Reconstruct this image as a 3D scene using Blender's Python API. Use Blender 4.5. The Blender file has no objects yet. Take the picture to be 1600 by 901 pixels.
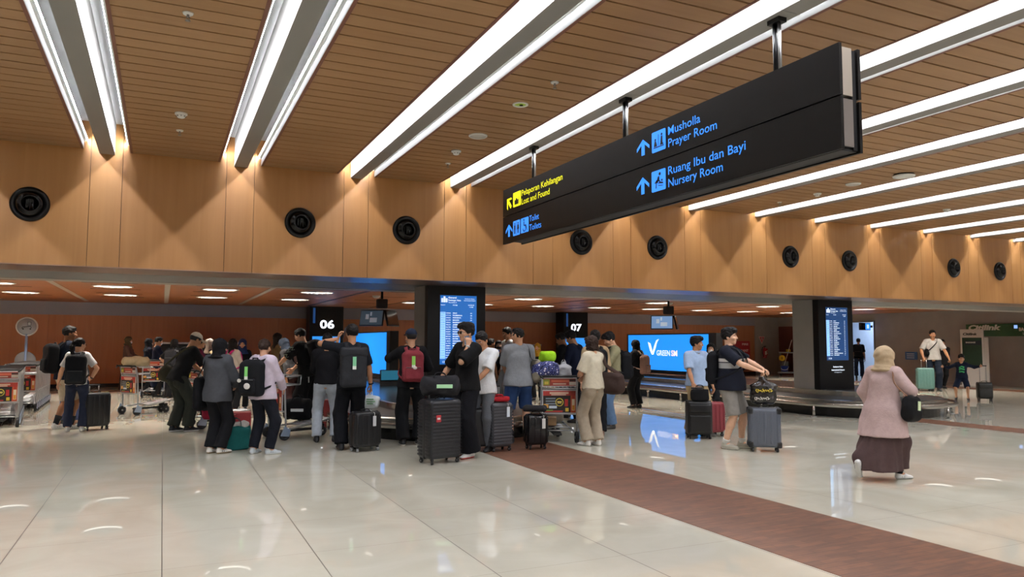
# Airport baggage hall, built object by object.
import bpy, bmesh, math, random
import numpy as np
from mathutils import Vector, Matrix

random.seed(7)
SC = bpy.context.scene
COL = SC.collection
PI = math.pi

# ------------------------------------------------------------------ camera, exposure, world
EYE = Vector((0.0, 0.0, 1.52))
YAW, PITCH, ROLL, FPX = 0.438870, 0.0726152, 0.00287864, 1158.83
SC.view_settings.view_transform = 'Standard'
SC.view_settings.look = 'None'
SC.view_settings.exposure = 0.0
SC.view_settings.gamma = 1.0
SC.view_settings.use_curve_mapping = False
SC.cycles.use_denoising = True
SC.cycles.max_bounces = 8
SC.cycles.diffuse_bounces = 4
SC.cycles.glossy_bounces = 4
SC.cycles.transparent_max_bounces = 8
SC.cycles.sample_clamp_indirect = 6.0
SC.cycles.caustics_reflective = False
SC.cycles.caustics_refractive = False

def make_camera():
    cam = bpy.data.cameras.new('camera')
    ob = bpy.data.objects.new('camera', cam)
    COL.objects.link(ob)
    cam.sensor_fit = 'HORIZONTAL'
    cam.sensor_width = 36.0
    cam.lens = FPX * 36.0 / 1600.0
    cam.clip_start, cam.clip_end = 0.05, 200.0
    F = Vector((math.sin(YAW) * math.cos(PITCH), math.cos(YAW) * math.cos(PITCH), math.sin(PITCH)))
    r = Vector((math.cos(YAW), -math.sin(YAW), 0.0))
    u = r.cross(F)
    r2 = r * math.cos(ROLL) + u * math.sin(ROLL)
    u2 = u * math.cos(ROLL) - r * math.sin(ROLL)
    m = Matrix((r2, u2, -F)).transposed().to_4x4()
    m.translation = EYE
    ob.matrix_world = m
    SC.camera = ob
make_camera()

STRIP_POWER = 230.0       # emission of the cove light strips
DOWN_POWER = 92.0        # emission of the downlights under the low ceiling
SCREEN = 1.0             # emission of the screens

world = bpy.data.worlds.new('world')
SC.world = world
world.use_nodes = True
world.node_tree.nodes['Background'].inputs[0].default_value = (0.9, 0.93, 1.0, 1)
world.node_tree.nodes['Background'].inputs[1].default_value = 0.02

# ------------------------------------------------------------------ materials
def lin(c):
    c = c / 255.0
    return c / 12.92 if c <= 0.04045 else ((c + 0.055) / 1.055) ** 2.4
def hx(s):
    s = s.lstrip('#')
    return tuple(lin(int(s[i:i + 2], 16)) for i in (0, 2, 4)) + (1.0,)

_M = {}
def mat(name, col='#808080', rough=0.6, metal=0.0, emit=0.0, ecol=None, noise=0.0, nscale=8.0, stretch=(1, 1, 1), bump=0.0,
        bscale=60.0, spec=0.5, trans=0.0, coat=0.0, sheen=0.0, alpha=1.0):
    if name in _M:
        return _M[name]
    m = bpy.data.materials.new(name)
    m.use_nodes = True
    nt = m.node_tree
    b = nt.nodes['Principled BSDF']
    c = hx(col) if isinstance(col, str) else col
    b.inputs['Base Color'].default_value = c
    b.inputs['Roughness'].default_value = rough
    b.inputs['Metallic'].default_value = metal
    b.inputs['Specular IOR Level'].default_value = spec
    if coat: b.inputs['Coat Weight'].default_value = coat; b.inputs['Coat Roughness'].default_value = 0.08
    if sheen: b.inputs['Sheen Weight'].default_value = sheen
    if trans: b.inputs['Transmission Weight'].default_value = trans
    if alpha < 1: b.inputs['Alpha'].default_value = alpha
    if emit:
        b.inputs['Emission Color'].default_value = hx(ecol) if ecol else c
        b.inputs['Emission Strength'].default_value = emit
    if noise or bump:
        tc = nt.nodes.new('ShaderNodeTexCoord')
        mp = nt.nodes.new('ShaderNodeMapping')
        mp.inputs['Scale'].default_value = stretch
        nt.links.new(tc.outputs['Object'], mp.inputs['Vector'])
    if noise:
        nz = nt.nodes.new('ShaderNodeTexNoise')
        nz.inputs['Scale'].default_value = nscale
        nz.inputs['Detail'].default_value = 4.0
        nt.links.new(mp.outputs[0], nz.inputs['Vector'])
        mx = nt.nodes.new('ShaderNodeMixRGB')
        mx.blend_type = 'MULTIPLY'
        mx.inputs[0].default_value = 1.0
        mx.inputs[1].default_value = c
        rr = nt.nodes.new('ShaderNodeMapRange')
        rr.inputs[1].default_value, rr.inputs[2].default_value = 0.3, 0.7
        rr.inputs[3].default_value, rr.inputs[4].default_value = 1.0 - noise, 1.0 + noise
        nt.links.new(nz.outputs[0], rr.inputs[0])
        nt.links.new(rr.outputs[0], mx.inputs[2])
        nt.links.new(mx.outputs[0], b.inputs['Base Color'])
    if bump:
        nb = nt.nodes.new('ShaderNodeTexNoise')
        nb.inputs['Scale'].default_value = bscale
        nt.links.new(mp.outputs[0], nb.inputs['Vector'])
        bp = nt.nodes.new('ShaderNodeBump')
        bp.inputs['Strength'].default_value = bump
        bp.inputs['Distance'].default_value = 0.01
        nt.links.new(nb.outputs[0], bp.inputs['Height'])
        nt.links.new(bp.outputs[0], b.inputs['Normal'])
    _M[name] = m
    return m

def cloth(col, rough=0.9):
    return mat('cloth_' + col, col, rough, noise=0.07, nscale=22.0, bump=0.3, bscale=60.0, spec=0.2)
def plain(col, rough=0.5, metal=0.0, **k):
    return mat('plain_%s_%g_%g' % (col, rough, metal), col, rough, metal, **k)

def wood(name, base, dark, rough=0.45, axis='x', scale=1.0, spec=0.4):
    if name in _M: return _M[name]
    m = bpy.data.materials.new(name); m.use_nodes = True
    nt = m.node_tree; b = nt.nodes['Principled BSDF']
    tc = nt.nodes.new('ShaderNodeTexCoord'); mp = nt.nodes.new('ShaderNodeMapping')
    st = {'x': (0.5, 9, 9), 'z': (9, 9, 0.5)}[axis]
    mp.inputs['Scale'].default_value = [v * scale for v in st]
    nt.links.new(tc.outputs['Object'], mp.inputs['Vector'])
    n1 = nt.nodes.new('ShaderNodeTexNoise'); n1.inputs['Scale'].default_value = 2.2; n1.inputs['Detail'].default_value = 8; n1.inputs['Distortion'].default_value = 0.6
    nt.links.new(mp.outputs[0], n1.inputs['Vector'])
    geo = nt.nodes.new('ShaderNodeNewGeometry')
    ad = nt.nodes.new('ShaderNodeMath'); ad.operation = 'MULTIPLY_ADD'
    ad.inputs[1].default_value = 0.35; nt.links.new(geo.outputs['Random Per Island'], ad.inputs[0]); nt.links.new(n1.outputs[0], ad.inputs[2])
    cr = nt.nodes.new('ShaderNodeValToRGB')
    cr.color_ramp.elements[0].position = 0.36; cr.color_ramp.elements[0].color = hx(dark)
    cr.color_ramp.elements[1].position = 0.95; cr.color_ramp.elements[1].color = hx(base)
    nt.links.new(ad.outputs[0], cr.inputs[0]); nt.links.new(cr.outputs[0], b.inputs['Base Color'])
    b.inputs['Roughness'].default_value = rough
    b.inputs['Specular IOR Level'].default_value = spec
    _M[name] = m
    return m

# ------------------------------------------------------------------ mesh building
class MB:
    """Collects shapes with material indices; build() links them as ONE mesh object."""
    def __init__(s):
        s.v, s.f, s.m, s.sm, s.mats = [], [], [], [], []
    def mi(s, m):
        if m not in s.mats: s.mats.append(m)
        return s.mats.index(m)
    def add(s, vs, fs, m, smooth=False):
        o = len(s.v); k = s.mi(m)
        s.v.extend([tuple(float(c) for c in p) for p in vs])
        for f in fs:
            s.f.append(tuple(i + o for i in f)); s.m.append(k); s.sm.append(smooth)
        return s
    def box(s, c, d, m, rz=0.0, M=None):
        x, y, z = d[0] / 2, d[1] / 2, d[2] / 2
        vs = [Vector((i * x, j * y, k * z)) for i in (-1, 1) for j in (-1, 1) for k in (-1, 1)]
        R = M if M is not None else Matrix.Rotation(rz, 3, 'Z')
        vs = [R @ v + Vector(c) for v in vs]
        return s.add(vs, [(0, 1, 3, 2), (4, 6, 7, 5), (0, 4, 5, 1), (2, 3, 7, 6), (0, 2, 6, 4), (1, 5, 7, 3)], m)
    def rbox(s, c, d, r, m, M=None, n=3):
        """box with all edges rounded"""
        bm = bmesh.new(); bmesh.ops.create_cube(bm, size=1.0)
        for v in bm.verts: v.co = Vector((v.co.x * d[0], v.co.y * d[1], v.co.z * d[2]))
        bmesh.ops.bevel(bm, geom=bm.edges[:], offset=min(r, min(d) * 0.49), segments=n, profile=0.5, affect='EDGES')
        R = M if M is not None else Matrix.Identity(3)
        bm.verts.index_update()
        s.add([R @ v.co + Vector(c) for v in bm.verts], [[v.index for v in f.verts] for f in bm.faces], m, True)
        bm.free(); return s
    def bnd(s, x0, x1, y0, y1, z0, z1, m):
        return s.box(((x0 + x1) / 2, (y0 + y1) / 2, (z0 + z1) / 2), (x1 - x0, y1 - y0, z1 - z0), m)
    def tube(s, pts, r, m, n=10, closed=False, flat=None, up=None, caps=True):
        """sweep a circle (or an ellipse r x flat) along pts; r may be a list"""
        P = [Vector(p) for p in pts]; k = len(P)
        rs = r if isinstance(r, (list, tuple)) else [r] * k
        vs, fs = [], []
        pn = None
        for i in range(k):
            if closed: t = P[(i + 1) % k] - P[i - 1]
            else: t = P[min(i + 1, k - 1)] - P[max(i - 1, 0)]
            t = t.normalized() if t.length > 1e-9 else Vector((0, 0, 1))
            if up is not None: a = Vector(up)
            elif pn is not None: a = pn
            else: a = Vector((0, 0, 1)) if abs(t.z) < 0.9 else Vector((1, 0, 0))
            nrm = a - t * a.dot(t)
            if nrm.length < 1e-6: nrm = t.orthogonal()
            nrm.normalize(); pn = nrm
            bi = t.cross(nrm)
            fl = rs[i] if flat is None else flat
            for j in range(n):
                g = 2 * PI * j / n
                vs.append(P[i] + bi * (rs[i] * math.cos(g)) + nrm * (fl * math.sin(g)))
        for i in range(k if closed else k - 1):
            a, b = i * n, ((i + 1) % k) * n
            for j in range(n):
                fs.append((a + j, a + (j + 1) % n, b + (j + 1) % n, b + j))
        if not closed and caps:
            fs.append(tuple(reversed(range(n)))); fs.append(tuple(range((k - 1) * n, k * n)))
        return s.add(vs, fs, m, True)
    def cyl(s, a, b, r, m, n=16, r2=None):
        return s.tube([a, b], [r, r if r2 is None else r2], m, n)
    def lathe(s, prof, m, c=(0, 0, 0), n=32, M=None, smooth=True, caps=False):
        """prof: (radius, height) pairs about local z"""
        R = M if M is not None else Matrix.Identity(3)
        vs, fs = [], []
        for r, h in prof:
            for j in range(n):
                g = 2 * PI * j / n
                vs.append(R @ Vector((r * math.cos(g), r * math.sin(g), h)) + Vector(c))
        for i in range(len(prof) - 1):
            for j in range(n):
                fs.append((i * n + j, i * n + (j + 1) % n, (i + 1) * n + (j + 1) % n, (i + 1) * n + j))
        if caps: fs.append(tuple(reversed(range(n)))); fs.append(tuple(range((len(prof) - 1) * n, len(prof) * n)))
        return s.add(vs, fs, m, smooth)
    def prism(s, poly, o, ex, ey, ez, m):
        """polygon in plane (ex, ey) at o, extruded by vector ez"""
        o, ex, ey, ez = Vector(o), Vector(ex), Vector(ey), Vector(ez)
        k = len(poly)
        a = [o + ex * p[0] + ey * p[1] for p in poly]
        vs = a + [p + ez for p in a]
        fs = [tuple(range(k)), tuple(reversed(range(k, 2 * k)))] + [(i, i + k, (i + 1) % k + k, (i + 1) % k) for i in range(k)]
        return s.add(vs, fs, m)
    def ell(s, c, r, m, n=16, M=None):
        R = M if M is not None else Matrix.Identity(3)
        vs, fs = [], []
        h = n // 2
        for i in range(h + 1):
            t = PI * i / h
            for j in range(n):
                g = 2 * PI * j / n
                vs.append(R @ Vector((r[0] * math.sin(t) * math.cos(g), r[1] * math.sin(t) * math.sin(g), r[2] * math.cos(t))) + Vector(c))
        for i in range(h):
            for j in range(n):
                fs.append((i * n + j, (i + 1) * n + j, (i + 1) * n + (j + 1) % n, i * n + (j + 1) % n))
        return s.add(vs, fs, m, True)
    def build(s, name, parent=None, loc=(0, 0, 0), rz=0.0):
        me = bpy.data.meshes.new(name)
        me.from_pydata(s.v, [], s.f)
        for m in s.mats: me.materials.append(m)
        me.polygons.foreach_set('material_index', s.m)
        me.polygons.foreach_set('use_smooth', s.sm)
        me.update()
        bm = bmesh.new(); bm.from_mesh(me)
        bmesh.ops.recalc_face_normals(bm, faces=bm.faces[:]); bm.to_mesh(me); bm.free()
        o = bpy.data.objects.new(name, me); COL.objects.link(o)
        o.location = loc; o.rotation_euler = (0, 0, rz)
        if parent is not None: o.parent = parent
        return o

def thing(name, label, cat, loc=(0, 0, 0), rz=0.0, group=None):
    o = bpy.data.objects.new(name, None); COL.objects.link(o)
    o.empty_display_size = 0.2
    o.location = loc; o.rotation_euler = (0, 0, rz)
    return tag(o, label, cat, group)
def tag(o, label, cat, group=None):
    o['label'] = label; o['category'] = cat
    if group: o['group'] = group
    return o
def struct(o):
    o['kind'] = 'structure'; return o
def copy_tree(o, parent=None, loc=None, rz=None):
    c = o.copy(); COL.objects.link(c)
    if parent is not None: c.parent = parent
    if loc is not None: c.location = loc
    if rz is not None: c.rotation_euler = (0, 0, rz)
    for ch in list(o.children): copy_tree(ch, c)
    return c

def text_words(body, parent, name, o, ex, ey, m, w=None, h=None, bold=0.0):
    """one object per word of a line fitted to width w"""
    def ext(t):
        cu = bpy.data.curves.new('t', 'FONT'); cu.body = t; cu.size = 1.0; cu.offset = bold; cu.resolution_u = 3
        q = bpy.data.objects.new('t', cu); COL.objects.link(q); bpy.context.view_layer.update()
        e = q.evaluated_get(bpy.context.evaluated_depsgraph_get()); me = e.to_mesh(); xs = [v.co.x for v in me.vertices]; r = (min(xs), max(xs)); e.to_mesh_clear()
        bpy.data.objects.remove(q); bpy.data.curves.remove(cu); return r
    a, z = ext(body); sc_ = w / (z - a); words = body.split(' ')
    for i, wd in enumerate(words):
        x1 = ext(' '.join(words[:i + 1]))[1]; r = ext(wd); x0 = x1 - (r[1] - r[0])
        text(wd, parent, name, Vector(o) + Vector(ex) * ((x0 - a) * sc_), ex, ey, m, w=(x1 - x0) * sc_, h=h, bold=bold)

def text(body, parent, name, o, ex, ey, m, w=None, h=None, bold=0.0, depth=0.002, align='L', shear=0.0):
    """flat lettering: origin o (left end of the baseline), ex/ey unit directions, fitted to width w and cap height h"""
    cu = bpy.data.curves.new(name, 'FONT'); cu.body = body; cu.size = 1.0; cu.offset = bold; cu.shear = shear; cu.resolution_u = 3
    t = bpy.data.objects.new(name, cu); COL.objects.link(t)
    bpy.context.view_layer.update()
    me = bpy.data.meshes.new_from_object(t.evaluated_get(bpy.context.evaluated_depsgraph_get()))
    bpy.data.objects.remove(t); bpy.data.curves.remove(cu)
    co = np.array([v.co[:] for v in me.vertices])
    x0, x1 = co[:, 0].min(), co[:, 0].max()
    sy = h / 0.73 if h else 1.0
    sx = w / (x1 - x0) if w else sy
    ex, ey, o = Vector(ex), Vector(ey), Vector(o)
    ez = ex.cross(ey)
    off = {'L': 0, 'C': -0.5, 'R': -1}[align] * sx * (x1 - x0)
    for v, c in zip(me.vertices, co):
        v.co = o + ex * ((c[0] - x0) * sx + off) + ey * (c[1] * sy) + ez * depth
    me.materials.clear(); me.materials.append(m)
    ob = bpy.data.objects.new(name, me); COL.objects.link(ob)
    if parent is not None: ob.parent = parent
    return ob
# ------------------------------------------------------------------ the setting
YB = 11.08                      # face of the wood bulkhead
ZP = 4.05                       # underside of the upper plank ceiling
ZS = 2.50                       # underside of the bulkhead
ZL = 2.81                       # low ceiling behind it
YW, XR, XL, YN = 28.3, 28.0, -13.0, -7.0
BEAMS = [-4.01, -2.38, -0.75, 0.925, 2.585, 4.19, 5.78, 7.37, 8.95, 10.58, 12.19, 13.83, 15.53, 17.17, 18.8, 20.42, 22.04, 23.66, 25.28, 26.9]

M_tile = None
def floor_material():
    m = bpy.data.materials.new('floor_tiles'); m.use_nodes = True
    nt = m.node_tree; b = nt.nodes['Principled BSDF']; L = nt.links.new
    def N(t, **k):
        n = nt.nodes.new(t)
        for a, v in k.items(): setattr(n, a, v)
        return n
    tc = N('ShaderNodeTexCoord'); sp = N('ShaderNodeSeparateXYZ'); L(tc.outputs['Object'], sp.inputs[0])
    def joint(src, off, w):
        a = N('ShaderNodeMath', operation='SUBTRACT'); L(src, a.inputs[0]); a.inputs[1].default_value = off
        f = N('ShaderNodeMath', operation='FRACT'); L(a.outputs[0], f.inputs[0])
        c = N('ShaderNodeMath', operation='SUBTRACT'); L(f.outputs[0], c.inputs[0]); c.inputs[1].default_value = 0.5
        d = N('ShaderNodeMath', operation='ABSOLUTE'); L(c.outputs[0], d.inputs[0])
        g = N('ShaderNodeMath', operation='GREATER_THAN'); L(d.outputs[0], g.inputs[0]); g.inputs[1].default_value = 0.5 - w / 2
        return g.outputs[0]
    jx = joint(sp.outputs[0], 0.045, 0.007); jy = joint(sp.outputs[1], 0.59, 0.004)
    jy2 = N('ShaderNodeMath', operation='MULTIPLY'); L(jy, jy2.inputs[0]); jy2.inputs[1].default_value = 0.45
    j = N('ShaderNodeMath', operation='MAXIMUM'); L(jx, j.inputs[0]); L(jy2.outputs[0], j.inputs[1])
    nz = N('ShaderNodeTexNoise'); nz.inputs['Scale'].default_value = 1.1; nz.inputs['Detail'].default_value = 9; nz.inputs['Distortion'].default_value = 1.5
    L(tc.outputs['Object'], nz.inputs['Vector'])
    cr = N('ShaderNodeValToRGB'); L(nz.outputs[0], cr.inputs[0])
    cr.color_ramp.elements[0].position = 0.3; cr.color_ramp.elements[0].color = hx('#c0bbaa')
    cr.color_ramp.elements[1].position = 0.75; cr.color_ramp.elements[1].color = hx('#cecabb')
    mx = N('ShaderNodeMixRGB'); L(j.outputs[0], mx.inputs[0]); L(cr.outputs[0], mx.inputs[1]); mx.inputs[2].default_value = hx('#5b5247')
    L(mx.outputs[0], b.inputs['Base Color'])
    rg = N('ShaderNodeMapRange'); L(j.outputs[0], rg.inputs[0]); rg.inputs[3].default_value = 0.015; rg.inputs[4].default_value = 0.5
    L(rg.outputs[0], b.inputs['Roughness'])
    b.inputs['Specular IOR Level'].default_value = 0.62
    return m
M_tile = floor_material()

def strip_material():
    m = bpy.data.materials.new('brown_floor_strip'); m.use_nodes = True
    nt = m.node_tree; b = nt.nodes['Principled BSDF']; L = nt.links.new
    tc = nt.nodes.new('ShaderNodeTexCoord')
    br = nt.nodes.new('ShaderNodeTexBrick'); L(tc.outputs['Object'], br.inputs['Vector'])
    br.inputs['Scale'].default_value = 1.0
    br.inputs['Brick Width'].default_value = 0.30; br.inputs['Row Height'].default_value = 0.075
    br.inputs['Mortar Size'].default_value = 0.003; br.inputs['Color1'].default_value = hx('#6e4730'); br.inputs['Color2'].default_value = hx('#5d3c29')
    br.inputs['Mortar'].default_value = hx('#4f342b')
    nz = nt.nodes.new('ShaderNodeTexNoise'); nz.inputs['Scale'].default_value = 9; nz.inputs['Detail'].default_value = 5
    mp = nt.nodes.new('ShaderNodeMapping'); mp.inputs['Scale'].default_value = (0.5, 3.0, 1); L(tc.outputs['Object'], mp.inputs[0]); L(mp.outputs[0], nz.inputs['Vector'])
    rr = nt.nodes.new('ShaderNodeMapRange'); rr.inputs[1].default_value, rr.inputs[2].default_value, rr.inputs[3].default_value, rr.inputs[4].default_value = .3, .7, .75, 1.25
    L(nz.outputs[0], rr.inputs[0])
    mx = nt.nodes.new('ShaderNodeMixRGB'); mx.blend_type = 'MULTIPLY'; mx.inputs[0].default_value = 1; L(br.outputs[0], mx.inputs[1]); L(rr.outputs[0], mx.inputs[2])
    L(mx.outputs[0], b.inputs['Base Color'])
    b.inputs['Roughness'].default_value = 0.55
    return m
M_strip = strip_material()

M_board = wood('ceiling_boards', '#a07c57', '#94704c', rough=0.5, axis='x', scale=0.8)
M_panel = wood('bulkhead_panels', '#a97a47', '#9b6b3b', rough=0.42, axis='z', scale=0.5)
M_backw = wood('back_wall_wood', '#bd825f', '#ae7250', rough=0.5, axis='z', scale=0.4)
M_lowc = wood('low_ceiling_wood', '#b8754a', '#a5643b', rough=0.4, axis='x', scale=0.5)
M_edge = plain('#6e4436', 0.5)
M_dark = plain('#1c1613', 0.8)
M_white = plain('#e8ebe8', 0.55)
M_plenum = plain('#c4c6c6', 0.8)
M_beam = plain('#83817d', 0.6)
M_grey = mat('grey_paint', '#8d8986', 0.75, noise=0.05, nscale=3)
M_warmgrey = mat('warm_grey_wall', '#9c9793', 0.8, noise=0.06, nscale=2)
M_greyband = mat('blue_grey_band', '#94939d', 0.7, noise=0.04, nscale=2)
M_copper = plain('#8f7260', 0.28, 0.55)
M_bandgrey = plain('#6f7170', 0.45, 0.3)
M_steel = plain('#b9b6b0', 0.22, 0.95)
M_steeld = plain('#8d8c8a', 0.35, 0.9)
M_black = mat('black_cladding', '#08080a', 0.32, spec=0.25)
M_blackm = plain('#121214', 0.6)
M_rubber = plain('#17171a', 0.75)
M_LED = mat('cove_light_strip', '#ffffff', emit=STRIP_POWER, ecol='#f6f8ff')
M_down = mat('downlight_lens', '#ffffff', emit=DOWN_POWER, ecol='#fff6ea')

# floor
b = MB(); b.bnd(XL, XR + 2.5, YN, YW + 0.1, -0.1, 0.0, M_tile)
struct(b.build('floor'))
b = MB(); b.bnd(4.065, 5.375, YN, 13.2, 0.0, 0.003, M_strip); struct(b.build('trim_1'))
b = MB(); b.bnd(13.32, 14.02, YN, 10.6, 0.0, 0.003, M_strip); struct(b.build('trim_2'))
b = MB(); b.bnd(24.6, 25.6, YN, 24.0, 0.0, 0.003, M_strip); struct(b.build('trim_3'))
b = MB(); b.bnd(XL, 24.6, 25.4, 26.4, 0.0, 0.003, M_strip); struct(b.build('trim_4'))

# upper ceiling: boards of each bay, the trims along the slots, the white plenum above
edges = [XL] + [e for x in BEAMS for e in (x - 0.275, x + 0.275)] + [XR]
k = 0
for i in range(0, len(edges) - 1, 2):
    x0, x1 = edges[i], edges[i + 1]
    b = MB()
    y = YB - 0.095
    while y > YN:
        y0 = max(y - 0.188, YN)
        b.bnd(x0 + 0.03, x1 - 0.03, y0, y, ZP, ZP + 0.03, M_board)
        y -= 0.2085
    b.bnd(x0 + 0.03, x1 - 0.03, YB - 0.083, YB, ZP, ZP + 0.018, M_board)
    b.bnd(x0, x1, YN, YB, ZP + 0.05, ZP + 0.09, M_dark)
    b.bnd(x0, x0 + 0.03, YN, YB, ZP - 0.004, ZP + 0.09, M_edge)
    b.bnd(x1 - 0.03, x1, YN, YB, ZP - 0.004, ZP + 0.09, M_edge)
    b.bnd(x0 - 0.003, x0, YN, YB, ZP, ZP + 0.1, M_plenum)
    b.bnd(x1, x1 + 0.003, YN, YB, ZP, ZP + 0.1, M_plenum)
    struct(b.build('ceiling' if k == 0 else 'ceiling_%d' % k)); k += 1
b = MB()
b.bnd(XL, XR, YN, YB, 4.42, 4.47, M_plenum)
struct(b.build('ceiling_plenum'))

# beams hanging in the slots, each with its two light strips
ordn = ['first', 'second', 'third', 'fourth', 'fifth', 'sixth', 'seventh', 'eighth', 'ninth', 'tenth', 'eleventh', 'twelfth', 'thirteenth']
SEEN = [i for i, x in enumerate(BEAMS) if x > -1 and x < 21]
for i, x in enumerate(BEAMS):
    b = MB()
    b.bnd(x - 0.09, x + 0.09, YN, YB, 4.0, 4.42, M_beam)
    for yy in (4.17, 6.235, 8.3) if i == 5 else ():
        b.bnd(x - 0.093, x + 0.093, yy - 0.16, yy - 0.155, 3.998, 4.3, M_steeld)
    o = struct(b.build('beam_%d' % (i + 1)))
    k = i - 2
    if 0 <= k < 11: lab = 'cove light strips either side of the %s grey ceiling beam, counted from the left' % ordn[k]
    else: lab = 'cove light strips beside a grey ceiling beam outside the view'
    if k == 5 - 2: lab = 'cove light strips beside the grey ceiling beam that carries the hanging black sign'
    t = thing('cove_light', lab, 'light', (x, YB, ZP), 0, 'cove lights along the ceiling beams')
    for s in (-1, 1):
        q = MB()                                  # a slim housing whose inward, downward face gives the light
        n = 18
        c0, c1 = (s * 0.236, 0.100), (s * 0.252, 0.124)
        for j in range(n):
            y1 = -0.01 - j; y0 = y1 - 1.0
            q.add([(c0[0], y0, c0[1]), (c0[0], y1, c0[1]), (c1[0] - s * 0.022, y1, c1[1] - 0.006), (c1[0] - s * 0.022, y0, c1[1] - 0.006)], [(0, 1, 2, 3)], M_LED)
        q.bnd(min(s * 0.2365, s * 0.252), max(s * 0.2365, s * 0.252), -18.0, -0.01, 0.1195, 0.126, M_white)
        q.prism([(s * 0.2372, 0.100), (s * 0.252, 0.100), (s * 0.252, 0.120), (s * 0.2312, 0.120)], (0, -18.0, 0), (1, 0, 0), (0, 0, 1), (0, 17.98, 0), M_white)
        q.build('light_strip', t)
        q = MB(); q.bnd(min(s * 0.256, s * 0.272), max(s * 0.256, s * 0.272), -18.0, -0.005, 0.096, 0.13, M_white); q.build('strip_tray', t)

# bulkhead: wood panels over a dark backing; copper soffit, grey soffit
b = MB()
b.bnd(XL, XR, YB + 0.03, YB + 0.30, ZS + 0.02, 4.47, M_dark)
cuts = [XL]
for x in BEAMS: cuts += [x - 0.188, x + 0.188]
cuts.append(XR)
for x0, x1 in zip(cuts[:-1], cuts[1:]):
    b.bnd(x0 + 0.003, x1 - 0.003, YB, YB + 0.03, ZS, 4.44, M_panel)
struct(b.build('wall_bulkhead'))
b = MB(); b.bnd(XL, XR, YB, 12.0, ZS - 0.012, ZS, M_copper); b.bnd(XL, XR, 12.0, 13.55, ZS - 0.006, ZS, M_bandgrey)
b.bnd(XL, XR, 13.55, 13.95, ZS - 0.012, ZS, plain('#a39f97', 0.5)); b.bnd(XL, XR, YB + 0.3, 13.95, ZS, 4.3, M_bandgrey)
struct(b.build('trim_5'))

# low ceiling behind the bulkhead
LX = [(-1.1 + 2.36 * ix + (0.0 if ix < 3 else -0.9), yy) for ix in range(-4, 12) for iy, yy in enumerate((15.25, 19.75, 23.35)) if ix != 3 and not (ix in (6, 8) and iy == 1)]  # first of the three rows is added unseen, to brighten the crowd
b = MB()
y = 13.9
while y < YW:
    y1 = y + 0.9
    xs = sorted(p[0] for p in LX if y < p[1] < y1)
    c = [XL] + [e for q in xs for e in (q - 0.45, q + 0.45)] + [XR]
    for i in range(0, len(c), 2):
        b.bnd(c[i], c[i + 1], y + 0.004, min(y1 - 0.004, YW), ZL, ZL + 0.02, M_lowc)
    for q in xs:                                        # the board round each light, with a round hole
        k = 36; yc = y + 0.45
        vs, fs = [], []
        for j in range(k):
            g = 2 * PI * j / k; cx_, sy_ = math.cos(g), math.sin(g); m_ = 0.448 / max(abs(cx_), abs(sy_))
            vs += [(q + 0.40 * cx_, yc + 0.40 * sy_, ZL), (q + m_ * cx_, yc + m_ * sy_, ZL)]
            fs.append((2 * j, 2 * j + 1, (2 * j + 3) % (2 * k), (2 * j + 2) % (2 * k)))
        b.add(vs, fs, M_lowc)
    y = y1
b.bnd(XL, XR, 13.95, YW, ZL + 0.43, ZL + 0.46, M_dark)
xb = -2.25
while xb > XL + 1: xb -= 2.31
while xb < 26:
    white = xb < 3
    b.bnd(xb - 0.06, xb + 0.06, 13.95, YW - 1.0, ZL - 0.006, ZL + 0.001, plain('#cfc5b4', 0.5) if white else plain('#4a322b', 0.5))
    xb += 2.31
for ix in range(-4, 12):
    for yy in (16.2, 18.6, 20.8, 22.6, 24.4):
        xx = -1.1 + 2.31 * ix
        b.bnd(xx - 0.55, xx + 0.55, yy - 0.05, yy + 0.05, ZL - 0.003, ZL + 0.001, plain('#2a1c18', 0.6))
struct(b.build('ceiling_low'))

# walls
b = MB()
x = XL
while x < 26.6:
    x1 = min(x + 2.4, 26.6)
    b.bnd(x + 0.003, x1 - 0.003, YW, YW + 0.05, 0.12, 2.385, M_backw); x = x1
b.bnd(XL, 26.6, YW + 0.03, YW + 0.2, 0.0, 3.0, M_dark)
b.bnd(XL, 26.6, YW - 0.06, YW + 0.04, 2.385, 2.9, M_greyband)
b.bnd(26.6, XR + 0.2, YW - 0.06, YW + 0.2, 0.0, 3.0, M_warmgrey)
struct(b.build('wall_back'))
b = MB(); b.bnd(XL, 26.6, YW - 0.03, YW + 0.02, 0.0, 0.12, M_blackm); struct(b.build('baseboard_back'))
DY0, DY1, DZ = 22.66, 24.3, 2.46
b = MB()
b.bnd(XR, XR + 0.2, YN, 19.8, 0, 4.5, M_warmgrey)
b.bnd(XR + 0.12, XR + 0.25, 19.8, DY0, 0, 4.5, M_warmgrey)
b.bnd(XR + 0.12, XR + 0.25, DY0, DY1, DZ, 4.5, M_warmgrey)
b.bnd(XR + 0.12, XR + 0.25, DY1, YW, 0, 4.5, M_warmgrey)
b.bnd(XR + 0.1, XR + 0.13, 26.9, 28.2, 0.0, 2.35, plain('#6b3a31', 0.6))
struct(b.build('wall_right'))
b = MB()       # passage behind the doorway
Mp = mat('passage_wall', '#c8d4e4', 0.7, noise=0.03)
b.bnd(XR + 2.3, XR + 2.4, 21.0, 27.0, 0, 3.0, Mp); b.bnd(XR + 0.25, XR + 2.4, 20.9, 21.0, 0, 3, Mp); b.bnd(XR + 0.25, XR + 2.4, 27.0, 27.1, 0, 3, Mp); b.bnd(XR + 0.25, XR + 2.4, 21, 27, 2.9, 3.0, Mp)
struct(b.build('wall_passage'))
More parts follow.
